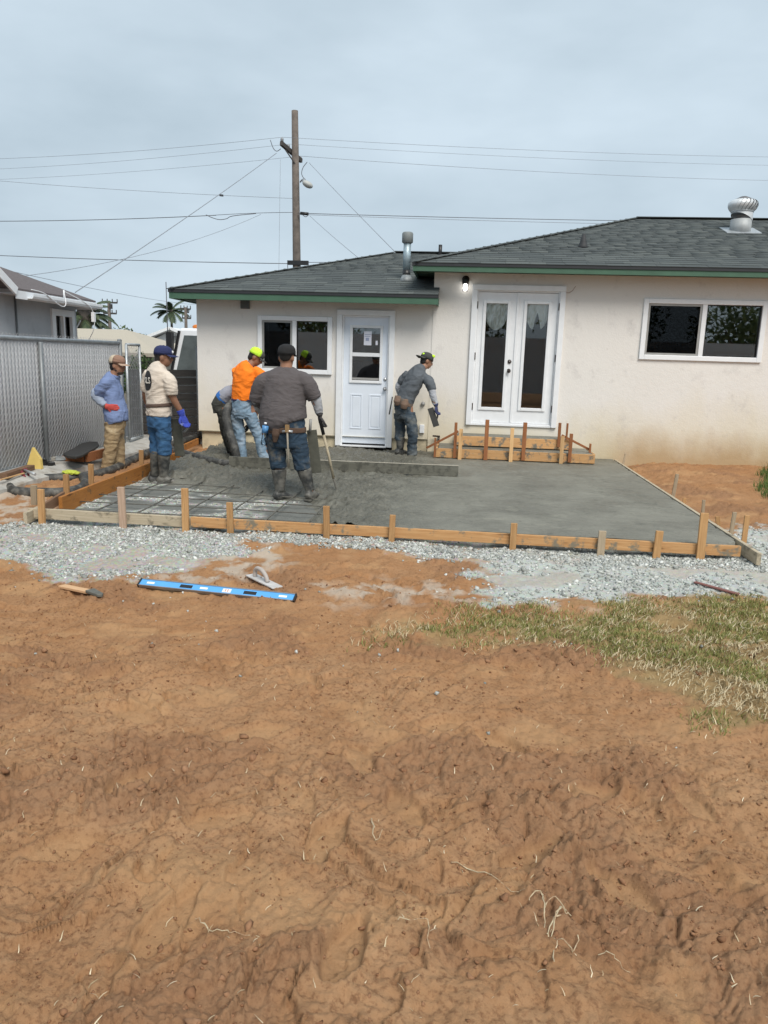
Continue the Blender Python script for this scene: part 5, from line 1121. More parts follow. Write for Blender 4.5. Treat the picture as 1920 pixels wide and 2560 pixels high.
# palms
M_frond = island('palm_frond', [(0, (.03, .05, .03)), (.6, (.06, .085, .045)), (1, (.10, .12, .06))], .6)
M_palmtrunk = simple('palm_trunk', (.12, .10, .085), .95, .2, 10)
def palm(name, c, z0, nf, L, droop, label, leaf=.10, trunk_r=.2):
    c = Vector(c); t = empty(name, (c.x, c.y, z0), label, 'palm tree')
    MB().tube([(c.x, c.y, z0), (c.x + .05, c.y, (z0+c.z)/2), (c.x, c.y, c.z)], [trunk_r*1.1, trunk_r, trunk_r*.85], 10).build('trunk', M_palmtrunk, t)
    rr = random.Random(len(label))
    for k in range(nf):
        a = 2*math.pi*k/nf*2.618 + rr.uniform(-.2, .2); el = rr.uniform(-.35, 1.15); l = L*rr.uniform(.8, 1.1); mb = MB(); p = c.copy(); pts = []
        for i in range(9):
            pts.append(p.copy()); e = el - droop*(i/8)**1.3*1.5; p = p + Vector((math.cos(a)*math.cos(e), math.sin(a)*math.cos(e), math.sin(e)))*(l/8)
        mb.tube(pts, [.018*L/2*(1-.8*i/8) for i in range(9)], 5)
        sd = Vector((-math.sin(a), math.cos(a), 0))
        for i in range(1, 8):
            for q in (0, .33, .66):
                b0 = pts[i].lerp(pts[i+1], q); dv = (pts[i+1]-pts[i]).normalized()
                for s_ in (-1, 1):
                    ll = L*.26*math.sin(math.pi*(i+q)/8.6)**.6; tip = b0 + sd*s_*ll*.75 + dv*ll*.5 + Vector((0, 0, -ll*.42)); mb.add([b0 - dv*leaf*.5, b0 + dv*leaf*.5, tip], [(0, 1, 2)])
        mb.build('frond', M_frond, t, fix=False)
    MB().ball(c, (trunk_r*1.7, trunk_r*1.7, trunk_r*2)).build('crownshaft', M_palmtrunk, t)
palm('palm_tree', at(212, 795, 40), SZ, 34, 1.75, .95, 'bushy palm with arching fronds behind the grey neighbour house', .12, .3)
palm('palm_tree', at(428, 778, 100), SZ, 20, 2.7, .75, 'tall slender palm standing against the sky over far roofs', .22, .17)
# ------------------------------------------------------------------ utility poles and lines
M_pole = simple('creosote_pole', (.125, .105, .09), .9, .3, 6, .4, 25); M_arm = simple('crossarm', (.06, .055, .052), .9, .2)
M_porc = simple('porcelain', (.30, .32, .34), .3, .1)
PY = 26.0; pt, pbm = at(737, 277, PY), at(742, 672, PY); up_ = empty('utility_pole', (pbm.x, PY, SZ), 'tall wooden utility pole with crossarm and lamp behind the low roof', 'utility pole')
MB().tube([(pbm.x+.02, PY, SZ), (pbm.x, PY, pbm.z), (pt.x, PY, pt.z)], [.17, .135, .105], 14).build('shaft', M_pole, up_)
aL, aR = at(703, 358, PY-.55), at(753, 402, PY+.75); 
MB().bar(aL, aR, .10, .13).build('crossarm', M_arm, up_); MB().bar(aL.lerp(aR, .18) - Vector((0,0,.08)), Vector((pbm.x-.05, PY-.1, at(735, 412, PY).z)), .03, .03).build('brace', M_arm, up_)
INS = {}
for k, (px_, py_, dY) in {'a': (705, 348, -.5), 'b': (721, 365, -.1), 'c': (751, 395, .7)}.items():
    p = at(px_, py_, PY+dY); INS[k] = p; MB().lathe(p + Vector((0,0,-.12)), [(.02, 0), (.02, .05), (.055, .06), (.045, .10), (.06, .12), (.03, .17), (0, .18)], 10).build('insulator', M_porc, up_)
MB().tube(smooth_path([Vector((pbm.x+.1, PY, at(750, 455, PY).z)), at(755, 450, PY-.2), at(762, 447, PY-.3)], 4), .025, 6).build('lamp_arm', M_galv, up_)
lc = at(769, 461, PY-.3); q = Quaternion((0, 1, 0), .45)
MB().ball(lc, (.19, .14, .105), 14, 10, q).build('lamp_head', simple('lamp_head', (.42, .43, .41), .5, .1), up_); MB().tube([at(757, 450, PY-.3), lc], [.05, .10], 8).build('lamp_neck', M_galv, up_)
MB().box((*at(718, 659, PY-.16)[:2], at(718, 662, PY-.1).z), (at(773, 650, PY).x, PY-.06, at(760, 653, PY).z)).build('splice_case', M_black, up_)
MB().tube([at(751, 533, PY-.15), at(771, 535, PY-.15)], .05, 8).build('cable_clamp', M_black, up_)
for pts in ([(768,405),(758,418),(754,432),(757,442),(764,450)], [(676,350),(683,370),(692,378),(702,372)], [(757,538),(765,542),(772,536)], [(719,662),(720,675),(722,690)], [(770,662),(768,672)]):
    MB().tube(smooth_path([at(x, y, PY-.3) for x, y in pts], 5), .012, 5).build('jumper', M_wire, up_)
def wire(p, q, sag, r, label, mat=None, n=14):
    p, q = Vector(p), Vector(q); o = MB().tube([p.lerp(q, i/n) - Vector((0, 0, 4*sag*(i/n)*(1-i/n))) for i in range(n+1)], r*.62, 5).build('overhead_wire', mat or M_wirelight)
    return tag(o, label, 'wire', 'overhead lines')
def wpx(a, Ya, b, Yb, sag, r, label, mat=None): return wire(at(*a, Ya), at(*b, Yb), sag, r, label, mat)
wire(INS['a'] + Vector((0,0,.06)), at(-40, 398, 30), .10, .009, 'highest thin line running left from the crossarm tip')
wire(INS['a'] + Vector((0,0,.06)), at(1960, 393, 34), .10, .009, 'highest thin line running right from the crossarm tip')
wire(INS['b'] + Vector((0,0,.06)), at(-40, 424, 31), .10, .008, 'second faint line running left from the crossarm')
wire(INS['b'] + Vector((0,0,.06)), at(1960, 414, 35), .10, .008, 'second faint line running right from the crossarm')
wire(INS['c'] + Vector((0,0,.06)), at(-40, 450, 32), .10, .008, 'third faint line running left from the crossarm end')
wire(INS['c'] + Vector((0,0,.06)), at(1960, 452, 36), .12, .010, 'third line running right from the crossarm end')
wpx((731,496), PY, (-40,449), 28, .06, .010, 'line with a small dark splice sloping down to the pole')
o = MB().bar(at(549,488,27), at(558,489,27), .06, .06).build('line_splice', M_black); tag(o, 'small dark splice box hanging on a sloping line', 'splice')
wpx((732,531), PY-.2, (535,538), 26.5, -.02, .014, 'short thick span with slack loop beside the pole', M_wire)
wpx((540,538), 26.5, (-40,553), 28, .05, .020, 'thick communication cable running left at mid height', M_wire)
o = MB().tube(smooth_path([at(x, y, 26.4) for x, y in ((515,537),(530,544),(548,549),(566,547),(582,540),(640,534))], 5), .012, 5).build('slack_loop', M_wire); tag(o, 'slack cable loop drooping under the thick mid height cable', 'cable loop')
wpx((745,533), PY-.15, (1960,556), 32, .05, .018, 'thick communication cable running right above the roof', M_wire); wpx((745,536), PY-.15, (1960,566), 32, .06, .012, 'thin cable just under the thick right cable')
wpx((722,659), PY-.15, (-40,637), 28, .04, .020, 'lowest thick cable running left from the splice case', M_wire); wpx((768,656), PY-.15, (1960,650), 40, .0, .016, 'lowest cable running right behind the roof ridge', M_wire)
wpx((691,383), PY-.5, (188,731), 15.5, .05, .016, 'service drop sloping steeply down to the neighbour roof', M_wirelight); wpx((652,536), PY, (60,690), 16.5, .25, .010, 'thin drop line sagging toward the neighbour roof')
wpx((773,407), PY+.5, (990,632), 17.5, .02, .012, 'steep drop line from the crossarm to the low ridge'); wpx((775,540), PY-.2, (900,648), 17., .02, .010, 'steep drop line from the clamp to the roof slope')
wpx((701,398), PY-.5, (697,690), PY-.5, 0, .008, 'vertical ground wire hanging beside the pole'); wpx((0,672), 15.0, (490,762), 40, .10, .010, 'thin line passing over the neighbour roof toward far poles')
def far_pole(px_, py0, Y, arms, label):
    p = at(px_, py0, Y); t = empty('utility_pole', (p.x, Y, SZ), label, 'utility pole'); MB().tube([(p.x, Y, SZ), (p.x, Y, p.z)], [.22, .15], 8).build('shaft', M_pole, t)
    for a0, a1, y in arms:
        A, B = at(a0, y, Y), at(a1, y+1, Y); MB().bar(A, B, .14, .16).build('crossarm', M_arm, t)
        for k in (0, .33, .67, 1): c = A.lerp(B, k); MB().tube([c, c + Vector((0, 0, .35))], .05, 5).build('insulator', M_arm, t)
far_pole(272, 752, 72, ((256, 293, 756), (259, 291, 783)), 'distant twin arm utility pole beside the bushy palm'); far_pole(464, 768, 78, ((452, 476, 772), (456, 477, 795), (462, 472, 780)), 'distant utility pole behind the slender palm')
MB().box((at(275,762,72).x, 71.8, at(275,772,72).z), (at(279,762,72).x, 72.2, at(275,760,72).z)).build('transformer', M_arm)
tag(bpy.data.objects['transformer'], 'small canister transformer hung on the twin arm pole', 'transformer')
# ------------------------------------------------------------------ white truck in the street
tk = empty('parked_truck', (-6.4, 18.6, SZ), 'white pump truck parked in the street beyond the gate', 'truck'); TZ = SZ + .06
M_tw = simple('truck_white', (.78, .80, .82), .3, .03)
tx0 = at(424, 900, 18).x; y0t, y1t = 18.0, 20.2
def tprism(poly, ya, yb): return MB().prism([(x, ya, z) for x, z in poly], (0, yb-ya, 0))
tprism([(tx0+.02, TZ+.7), (tx0+1.75, TZ+.7), (tx0+1.75, TZ+3.22), (tx0+.25, TZ+3.22), (tx0+.02, TZ+2.15)], y0t, y1t).build('cab', M_tw, tk, bevel=.06)
tprism([(tx0-.95, TZ+.75), (tx0+.05, TZ+.75), (tx0+.05, TZ+2.12), (tx0-.80, TZ+1.98), (tx0-.95, TZ+1.7)], y0t+.25, y1t-.25).build('hood', M_tw, tk, bevel=.08)
tprism([(tx0-.85, TZ+.55), (tx0+.0, TZ+.55), (tx0-.0, TZ+1.62), (tx0-.70, TZ+1.62)], y0t-.02, y0t+.3).build('fender', M_tw, tk, bevel=.05)
tprism([(tx0+.16, TZ+2.17), (tx0+1.3, TZ+2.17), (tx0+1.3, TZ+3.05), (tx0+.38, TZ+3.05)], y0t-.012, y0t+.01).build('side_window', simple('truck_glass', (.10, .115, .115), .1, .3, 3), tk, bevel=.01)
MB().bar((tx0+.05, y0t-.02, TZ+2.15), (tx0+.27, y0t-.02, TZ+3.15), .05, .06).build('pillar', M_black, tk)
mm_ = at(424, 856, 17.75); MB().box((mm_.x-.07, 17.7, mm_.z-.20), (mm_.x+.07, 17.85, mm_.z+.24)).build('mirror', M_black, tk); MB().tube([(mm_.x, 17.8, mm_.z+.1), (tx0+.1, y0t, TZ+2.6)], .02, 6).build('mirror_arm', M_black, tk)
MB().tube([(mm_.x-.06, 17.8, mm_.z), (mm_.x-.07, 17.8, at(417, 705, 17.8).z)], .012, 5).build('antenna', M_wire, tk)
for k in range(3): MB().ball((tx0+.6+k*.25, y0t+.25, TZ+3.26), (.10, .07, .06)).build('marker_light', MATS.get('amber_lens') or simple('amber_lens', (.55, .16, .02), .3), tk)
MB().bar((tx0-.15, y0t-.05, TZ+2.0), (tx0+.05, y0t-.05, TZ+1.75), .04, .05).build('door_handle', M_black, tk)
MB().box((tx0-1.0, y0t, TZ+.4), (tx0-.9, y1t, TZ+.75)).build('bumper', M_steel, tk); MB().box((tx0-.9, y0t+.5, TZ+.5), (tx0+7, y1t-.5, TZ+.8)).build('chassis', M_black, tk)
for x in (tx0-.35, tx0+3.8, tx0+5.1):
    for y in (y0t+.18, y1t-.18):
        w = MB().lathe((x, y-.14, TZ+.5), [(.30, 0), (.48, .02), (.5, .07), (.5, .21), (.48, .26), (.30, .28)], 24, (0,1,0)).build('wheel', M_black, tk); MB().lathe((x, y-.15, TZ+.5), [(.0, .02), (.10, .0), (.26, .03), (.29, .05)], 18, (0,1,0)).build('rim', M_steel, w)
MB().lathe((tx0+2.3, (y0t+y1t)/2, TZ+2.0), [(.6, 0), (1.15, 1.2), (1.2, 2.6), (.5, 4.2)], 24, (1,0,.12)).build('drum', M_tw, tk)
# ------------------------------------------------------------------ behind the photographer: what the panes mirror
vf = empty('vinyl_fence', (0, -7, .2), 'tall pale vinyl fence across the yard, mirrored in the panes', 'fence')
M_vf = simple('pale_vinyl', (.60, .61, .62), .5, .05)
for k in range(11):
    x = -12 + k*2.4; MB().box((x-.065, -7.065, -.3), (x+.065, -6.935, 2.6)).build('post', M_vf, vf)
    if k < 10:
        MB().box((x+.065, -7.02, .25), (x+2.335, -6.98, 2.15)).build('panel', M_vf, vf); MB().box((x+.065, -7.04, 2.151), (x+2.335, -6.96, 2.5)).build('rail', M_vf, vf)
for x, y, h, r, lb in ((6.5, -11, 6.0, 2.4, 'broad dark tree behind the vinyl fence, mirrored in the wide window'), (-7.0, -12, 5.5, 2.6, 'rounded dark tree behind the vinyl fence, mirrored beside the back door'), (.5, -14, 6.5, 3.0, 'tall dark tree behind the vinyl fence, mirrored in the French doors'), (12, -10, 5, 2.2, 'small dark tree at the end of the vinyl fence')): tree('yard_tree', x, y, -.1, h, r, 1500, .30, lb, GREEN, None, 'tree')
# ------------------------------------------------------------------ people: lofted limbs fused into one skin, clothes fused the same way
def loft(rings, n=16, cap=True):
    """rings: (centre, half width, half depth, across vector); closed tube of ellipses"""
    vs, fs = [], []; m = len(rings)
    for i, (c, a, b, ac) in enumerate(rings):
        d = (Vector(rings[min(i+1, m-1)][0]) - Vector(rings[max(i-1, 0)][0])).normalized(); ac = Vector(ac); ac = (ac - d*ac.dot(d)).normalized(); bt = d.cross(ac)
        for k in range(n):
            t = 2*math.pi*k/n; vs.append(Vector(c) + ac*(a*math.cos(t)) + bt*(b*math.sin(t)))
    for i in range(m-1):
        for k in range(n):
            k2 = (k+1) % n; fs.append((i*n+k, i*n+k2, (i+1)*n+k2, (i+1)*n+k))
    fs.append(tuple(reversed(range(n)))); fs.append(tuple((m-1)*n+k for k in range(n)))
    return vs, fs
def limb(pts, rs, ac=(1, .3, 0), sub=4):
    """a tapered limb through joints; radii follow"""
    P = smooth_path(pts, sub) if len(pts) > 2 else [Vector(p) for p in pts]
    if len(pts) > 2: R = [np.interp(i/sub, range(len(rs)), rs) for i in range(len(P))]
    else: R = rs
    return loft([(p, r, r, ac) for p, r in zip(P, R)], 14)
def ball_piece(c, r, q=None):
    mb = MB().ball(c, r, 16, 10, q); return mb.v, mb.f
def fuse(name, shapes, mat, parent, voxel=.014, smooth=3, folds=0, fscale=(9, 9, 9), seed=0, shrink=0):
    mb = MB()
    for vs, fs in shapes: mb.add(vs, fs)
    me = mb.mesh(name); bm = bmesh.new(); bm.from_mesh(me); bmesh.ops.recalc_face_normals(bm, faces=bm.faces)
    bm.to_mesh(me); bm.free()
    tmp = bpy.data.objects.new('tmp', me); COL.objects.link(tmp)
    r = tmp.modifiers.new('r', 'REMESH'); r.mode = 'VOXEL'; r.voxel_size = voxel; r.adaptivity = 0
    s = tmp.modifiers.new('s', 'SMOOTH'); s.iterations = smooth; s.factor = .5
    dg = bpy.context.evaluated_depsgraph_get(); dg.update(); out = bpy.data.meshes.new_from_object(tmp.evaluated_get(dg))
    bpy.data.objects.remove(tmp); bpy.data.meshes.remove(me)
    out.name = name; org = wloc(parent) if parent is not None else Vector()
    if folds:
        n = len(out.vertices); co = np.empty(n*3); out.vertices.foreach_get('co', co); co = co.reshape(-1, 3); no = np.empty(n*3); out.vertices.foreach_get('normal', no); no = no.reshape(-1, 3)
        d = np.empty(n)
        for i in range(n):
            p = Vector((co[i][0]*fscale[0]+seed, co[i][1]*fscale[1], co[i][2]*fscale[2])); w = mnoise.noise(p*.6)
            t = mnoise.noise(p + Vector((w, w*1.5, w))*1.2); d[i] = (1-2*abs(t)) - .45 + .35*mnoise.noise(p*2.3)
        co = co + no*(d*folds)[:, None]; out.vertices.foreach_set('co', co.ravel())
    out.transform(Matrix.Translation(-org)); out.polygons.foreach_set('use_smooth', [True]*len(out.polygons)); out.update()
    out.materials.clear(); return link(name, out, mat, parent)
M_skin = simple('tanned_skin', (.30, .155, .095), .55, .12, 12, .15, 90)
M_skin2 = simple('brown_skin', (.25, .125, .075), .55, .12, 12, .15, 90)
M_hair = simple('black_hair', (.012, .010, .009), .7, .3, 40, .4, 120)
def cloth(name, col, var=.14, dirt=None, damt=.3, rough=.9):
    m = simple(name, col, rough, var, 7, .45, 22, dirt=dirt, dscale=6, damt=damt); nt = m.node_tree; p = nt.nodes['Principled BSDF']; oc = nt.nodes['Texture Coordinate'].outputs['Object']
    f = noise_n(nt, mapping(nt, oc, (3.2, 3.2, 7.5), rot=(.3, .5, 0)), 1.6, 2, .45, 1.2); old = p.inputs['Normal'].links[0].from_socket
    rd = N(nt, 'ShaderNodeMath', _operation='ABSOLUTE'); sb = N(nt, 'ShaderNodeMath', _operation='SUBTRACT'); sb.inputs[1].default_value = .5; nt.links.new(f, sb.inputs[0]); nt.links.new(sb.outputs[0], rd.inputs[0])
    nt.links.new(bump_n(nt, rd.outputs[0], .45, .035, old), p.inputs['Normal']); return m
MUD = (.13, .125, .11)
M_boot = simple('muddy_boot', (.028, .030, .030), .55, .3, 9, .2, 30, dirt=MUD, dscale=7, damt=.62)
M_boot2 = simple('muddy_boot_low', (.10, .098, .085), .7, .3, 12, .3, 30)

def frame_dir(az):   # az: facing, degrees clockwise from +Y (away from the camera)
    a = math.radians(az); f = Vector((math.sin(a), math.cos(a), 0)); return f, Vector((f.y, -f.x, 0))     # forward, right
def head_shapes(c, az, pitch=0, s=1.0):
    f, r = frame_dir(az); q = Matrix((r, f, Vector((0,0,1)))).transposed().to_quaternion() @ Quaternion((1,0,0), -math.radians(pitch))
    P = lambda x, y, z: Vector(c) + q@Vector((x*s, y*s, z*s))
    sh = [ball_piece(P(0, -.008, .030), (.074*s, .094*s, .092*s), q), ball_piece(P(0, .022, -.035), (.060*s, .070*s, .078*s), q), ball_piece(P(0, .055, -.078), (.032*s, .030*s, .026*s), q)]
    sh.append(limb([P(0, .088, .018), P(0, .108, -.018), P(0, .088, -.028)], [.010*s, .016*s, .010*s])); sh.append(ball_piece(P(0, .085, -.055), (.026*s, .014*s, .012*s), q))
    for k in (-1, 1): sh.append(ball_piece(P(.076*k, -.012, -.008), (.010*s, .022*s, .033*s), q))
    return sh, P, q
def face_bits(P, q, s, parent, beard=None):
    for k in (-1, 1):
        e = MB().ball(P(.030*k, .083, .010), .011*s, 10, 6).build('eye', MATS.get('eye_white') or simple('eye_white', (.55, .53, .5), .3), parent); MB().ball(P(.030*k, .092, .010), .0055*s, 8, 6).build('iris', M_hair, e)
        MB().tube([P(.014*k, .092, .030), P(.032*k, .092, .035), P(.050*k, .080, .029)], .0045*s, 6).build('eyebrow', M_hair, parent)
    MB().tube([P(-.024, .090, -.050), P(0, .097, -.047), P(.024, .090, -.050)], .005*s, 6).build('mouth', MATS.get('lip') or simple('lip', (.22, .09, .07), .5), parent)
def hair_back(P, q, s, parent, low=-.045):
    fuse('hair', [ball_piece(P(0, -.020, .032), (.079*s, .090*s, .090*s), q), ball_piece(P(0, -.050, low+.02), (.062*s, .045*s, .055*s), q)], M_hair, parent, .010, 2, .003, (40, 40, 40))
def cap(P, q, s, parent, mat, brim_mat, back_mat=None, backwards=False, name='cap', mesh_to=-.15):
    k = -1 if backwards else 1; seg = 24; vs, fs = [], []
    rings = [(0, 1.0, .030), (.35, 1.0, .062), (.65, .93, .094), (.85, .72, .117), (.97, .38, .131), (1, .02, .134)]
    for t, rr, z in rings:
        for j in range(seg):
            a = 2*math.pi*j/seg; vs.append(P(.088*rr*math.sin(a), k*(.104*rr*math.cos(a)) - .006, z + .010*math.cos(a)*(1-t)))
    for i in range(len(rings)-1):
        for j in range(seg):
            j2 = (j+1) % seg; fs.append((i*seg+j, (i+1)*seg+j, (i+1)*seg+j2, i*seg+j2))
    front = [f_ for f_ in fs if math.cos(2*math.pi*((f_[0] % seg)+.5)/seg) > mesh_to]; rear = [f_ for f_ in fs if f_ not in front]
    mb = MB().add(vs, fs if back_mat is None else front, True); o = mb.build(name, mat, parent, fix=False)
    sd = o.modifiers.new('t', 'SOLIDIFY'); sd.thickness = .004; sd.offset = 1
    if back_mat is not None:
        o2 = MB().add(vs, rear, True).build('cap_mesh', back_mat, o, fix=False); sd = o2.modifiers.new('t', 'SOLIDIFY'); sd.thickness = .004; sd.offset = 1
    bv, bf = [], []; nb = 14
    for j in range(nb+1):
        a = math.radians(-68 + 136*j/nb); ca = math.cos(a)
        i0 = (.088*math.sin(a), k*.104*ca - .006, .036 + .006*ca); L = .078*math.cos(math.radians(-62 + 124*j/nb))**.55
        for u in (0, .5, 1): bv.append(P(i0[0]*(1+.10*u), i0[1] + k*L*u, i0[2] - .012*u - .016*u*(math.sin(a)**2)))
    for j in range(nb):
        for u in range(2): bf.append((j*3+u, (j+1)*3+u, (j+1)*3+u+1, j*3+u+1))
    o3 = MB().add(bv, bf, True).build('brim', brim_mat, o, fix=False); sd = o3.modifiers.new('t', 'SOLIDIFY'); sd.thickness = .005
    MB().ball(P(0, -.006, .136), (.008*s, .008*s, .005*s)).build('cap_button', brim_mat, o)
    return o
def hand(name, wrist, d, nrm, mat, parent, curl=.5, s=1.0, thumb=1, cuff=None):
    """palm, four unequal bent fingers and a thumb leaving the side of the palm"""
    d = Vector(d).normalized(); n = Vector(nrm); n = (n - d*n.dot(d)).normalized(); a = d.cross(n)*thumb; w = Vector(wrist); sh = []
    pc = w + d*.055*s
    sh.append(loft([(w - d*.012*s, .026*s, .020*s, a), (w + d*.02*s, .034*s, .020*s, a), (w + d*.06*s, .043*s, .019*s, a), (w + d*.092*s, .041*s, .015*s, a)], 14))
    for i, (off, L) in enumerate(((.031, .072), (.011, .080), (-.010, .075), (-.030, .058))):
        p = w + d*.085*s + a*off*s; e1 = curl*.7; e2 = curl*1.7; e3 = curl*2.4; pts = [p - d*.01*s]; 
        for e, l in ((e1*.5, .42), (e2*.7, .33), (e3*.8, .25)): pts.append(pts[-1] + (d*math.cos(e) + n*math.sin(e))*L*l*s*1.1)
        sh.append(limb(pts, [.0105*s, .0105*s, .0095*s, .008*s], a, 2))
    b = w + d*.025*s + a*.030*s; sh.append(limb([b, b + (a*.030 + d*.025 + n*.010)*s, b + (a*.038 + d*.055 + n*.022)*s, b + (a*.030 + d*.078 + n*.036)*s], [.014*s, .013*s, .011*s, .009*s], n, 2))
    if cuff: sh.append(loft([(w - d*cuff, .043*s, .038*s, a), (w - d*cuff*.4, .039*s, .034*s, a), (w + d*.01, .034*s, .026*s, a)], 14))
    return fuse(name, sh, mat, parent, .0062, 1)
def boots(parent, legs, mat, shaft=.078, top=None):
    """legs: (knee point, ankle, toe direction)"""
    for knee, ank, td in legs:
        k, a = Vector(knee), Vector(ank); td = Vector(td).normalized(); up = Vector((0,0,1))
        t = a.lerp(k, .86) if top is None else a.lerp(k, top); ac = td.cross(up)
        sh = [loft([(a + up*.02, .050, .058, ac), (a.lerp(t, .35), .058, .064, ac), (a.lerp(t, .75), shaft-.008, shaft-.004, ac), (t, shaft, shaft, ac)], 16)]
        sh.append(loft([(a - td*.075 - up*.045, .034, .028, ac), (a - td*.055 - up*.03, .047, .055, ac), (a + td*.03 - up*.03, .050, .060, ac), (a + td*.11 - up*.052, .052, .040, ac), (a + td*.165 - up*.060, .048, .032, ac), (a + td*.20 - up*.066, .030, .020, ac)], 16))
        o = fuse('boot', sh, mat, parent, .010, 2, .003, (12, 12, 12))
        MB().prism([a + td*x + ac*y - up*.092 for x, y in ((-.085,-.03),(-.06,-.048),(.04,-.050),(.12,-.056),(.18,-.045),(.215,0),(.18,.045),(.12,.056),(.04,.050),(-.06,.048),(-.085,.03))], (0, 0, .022)).build('sole', M_boot2, o, bevel=.004)
def btorso(rings, ac): return loft([(c, a*.82, b*.82, ac) for c, a, b in rings], 22)
def torso(rings, ac): return loft([(c, a, b, ac) for c, a, b in rings], 22)

# ---- man D: heavy man seen from behind, black cap, raking concrete
Y = 8.22; D = lambda x, y, dy=0: at(x, y, Y+dy)
pd = empty('person', Vector((D(735, 1250).x, Y, -.10)), 'man in a dark grey shirt and black cap raking concrete, seen from behind', 'person')
AC = Vector((1, .05, 0)); hs, P, q = head_shapes(D(717, 894), 8, 4, 1.06)
armR = [D(760,944), D(783,985,.02), D(796,1030,.06)]; armL = [D(664,944), D(645,995,.02), D(650,1024,.24)]
legsD = [(D(697,1158,.02), D(700,1233), (.75,.65,0)), (D(756,1158,.02), D(776,1231,.02), (.35,1,0))]
body = hs + [limb([D(716,906), D(715,926)], [.062, .075]), btorso([(D(714,922), .10, .08), (D(713,945), .18, .12), (D(712,1000), .20, .15), (D(711,1045), .22, .17), (D(714,1085), .19, .14)], AC)]
body += [limb(armR, [.062, .050, .034], AC), limb(armL, [.062, .050, .034], AC)]
for (k, a, t), hp in zip(legsD, (D(690,1080), D(738,1080))): body.append(limb([hp, k, a], [.062, .054, .036], AC))
fuse('body', body, M_skin, pd, .013, 2); hair_back(P, q, 1.0, pd, -.015); face_bits(P, q, 1.06, pd)
cap(P, q, 1.06, pd, cloth('black_cap', (.012, .012, .013)), MATS['black_cap'])
M_shirtD = cloth('charcoal_shirt', (.095, .084, .086), .10)
tor = torso([(D(715,917), .085, .07), (D(715,926), .155, .095), (D(714,938), .225, .125), (D(713,955), .238, .150), (D(711,985), .240, .175), (D(709,1015), .255, .205), (D(707,1040), .272, .220), (D(708,1056), .262, .215), (D(712,1066), .225, .185), (D(714,1069), .19, .16)], AC)
fuse('shirt', [tor, limb([D(742,941), D(764,955,.0), D(776,974,.01), D(787,996,.03)], [.075, .096, .094, .080], AC), limb([D(684,941), D(660,955,.0), D(649,974,.02), D(640,1002,.06)], [.075, .096, .094, .082], AC), limb([D(640,1000,.06), D(655,1012,.12)], [.078, .06], AC)], M_shirtD, pd, .011, 4, .006, (5, 5, 13), 2)
M_sleeve = cloth('grey_sleeve', (.33, .34, .36), .1)
fuse('sleeve', [limb([D(786,985,.03), D(793,1010,.05), D(798,1033,.06)], [.062, .056, .042], AC)], M_sleeve, pd, .010, 2, .006, (14, 14, 14)); fuse('sleeve', [limb([D(643,996,.03), D(646,1014,.14), D(652,1026,.26)], [.062, .055, .042], AC)], M_sleeve, pd, .010, 2, .006, (14, 14, 14))
M_navy = cloth('dark_jeans', (.020, .042, .070), .25, MUD, .22)
tr = [torso([(D(712,1042), .215, .175), (D(713,1060), .222, .180), (D(714,1075), .225, .178), (D(714,1100), .215, .165), (D(714,1118), .19, .14)], AC), limb([D(687,1092), D(693,1135,.01), D(697,1172,.01)], [.120, .100, .088], AC), limb([D(741,1092), D(751,1135,.01), D(757,1174,.01)], [.120, .100, .090], AC)]
fuse('jeans', tr, M_navy, pd, .012, 2, .011, (7, 7, 12), 5)
boots(pd, legsD, M_boot, .086, .80)
M_glove = cloth('dark_glove', (.045, .042, .042), .2); hand('glove', D(799,1037,.07), (.10,.25,-1), (.55,.3,0), M_glove, pd, .9, 1.15, 1, .02); hand('glove', D(654,1029,.30), (.3,1,-.3), (0,0,-1), M_glove, pd, .7, 1.1, -1, .02)
M_belt = cloth('leather_belt', (.075, .045, .030), .25)
bl = torso([(D(714,1066), .232, .185), (D(714,1080), .236, .186)], AC); fuse('tool_belt', [bl], M_belt, pd, .010, 1)
MB().lathe(D(662,1088,-.20), [(.0, -.11), (.030, -.108), (.034, -.09), (.031, -.03), (.034, .03), (.030, .07), (.013, .10), (.013, .118)], 16, (.12,0,1)).build('water_bottle', glass_mat('bottle_plastic', (.82, .88, .92), 1.35), pd)
MB().lathe(D(664,1056,-.20), [(.016, -.02), (.016, .0), (0, .001)], 12, (.12,0,1)).build('bottle_cap', M_white, pd)
MB().lathe(D(663,1072,-.20), [(.0345, -.045), (.0355, .035)], 16, (.12,0,1)).build('bottle_label', simple('bottle_label', (.08, .24, .48), .4, .3, 60), pd)
hm = D(718,1078,-.22); MB().tube([hm + Vector((0,0,.02)), D(720,1130,-.20), D(722,1168,-.19)], [.011, .010, .014], 8).build('hammer_handle', simple('hammer_wood', (.28, .25, .20), .7, .2), pd)
MB().tube([hm + Vector((-.055,0,-.005)), hm + Vector((0,0,.004)), hm + Vector((.06,0,-.004))], [.014, .012, .016], 8).build('hammer_head', M_steel, pd); MB().box((hm.x-.022, hm.y-.012, hm.z-.01), (hm.x+.022, hm.y+.02, hm.z+.07)).build('hammer_loop', simple('hammer_loop', (.26, .16, .07), .8), pd)
fuse('tool_pouch', [loft([(D(690,1072,-.19), .040, .022, AC), (D(689,1086,-.20), .045, .03, AC), (D(687,1106,-.19), .022, .016, AC)], 12)], M_belt, pd, .008, 1)
# magnesium float and knee board slung at his hip
qa, qb = D(779,1075,.10), D(792,1182,.12); board('slung_float', qa, qb, .016, .115, simple('cement_coated', (.085, .086, .068), .8, .2, 16), pd, .004, up=(1,0,0)); MB().tube([D(775,1078,.05), D(776,1062,.05), D(777,1048,.05)], .016, 8).build('slung_handle', M_greyscreen, pd)
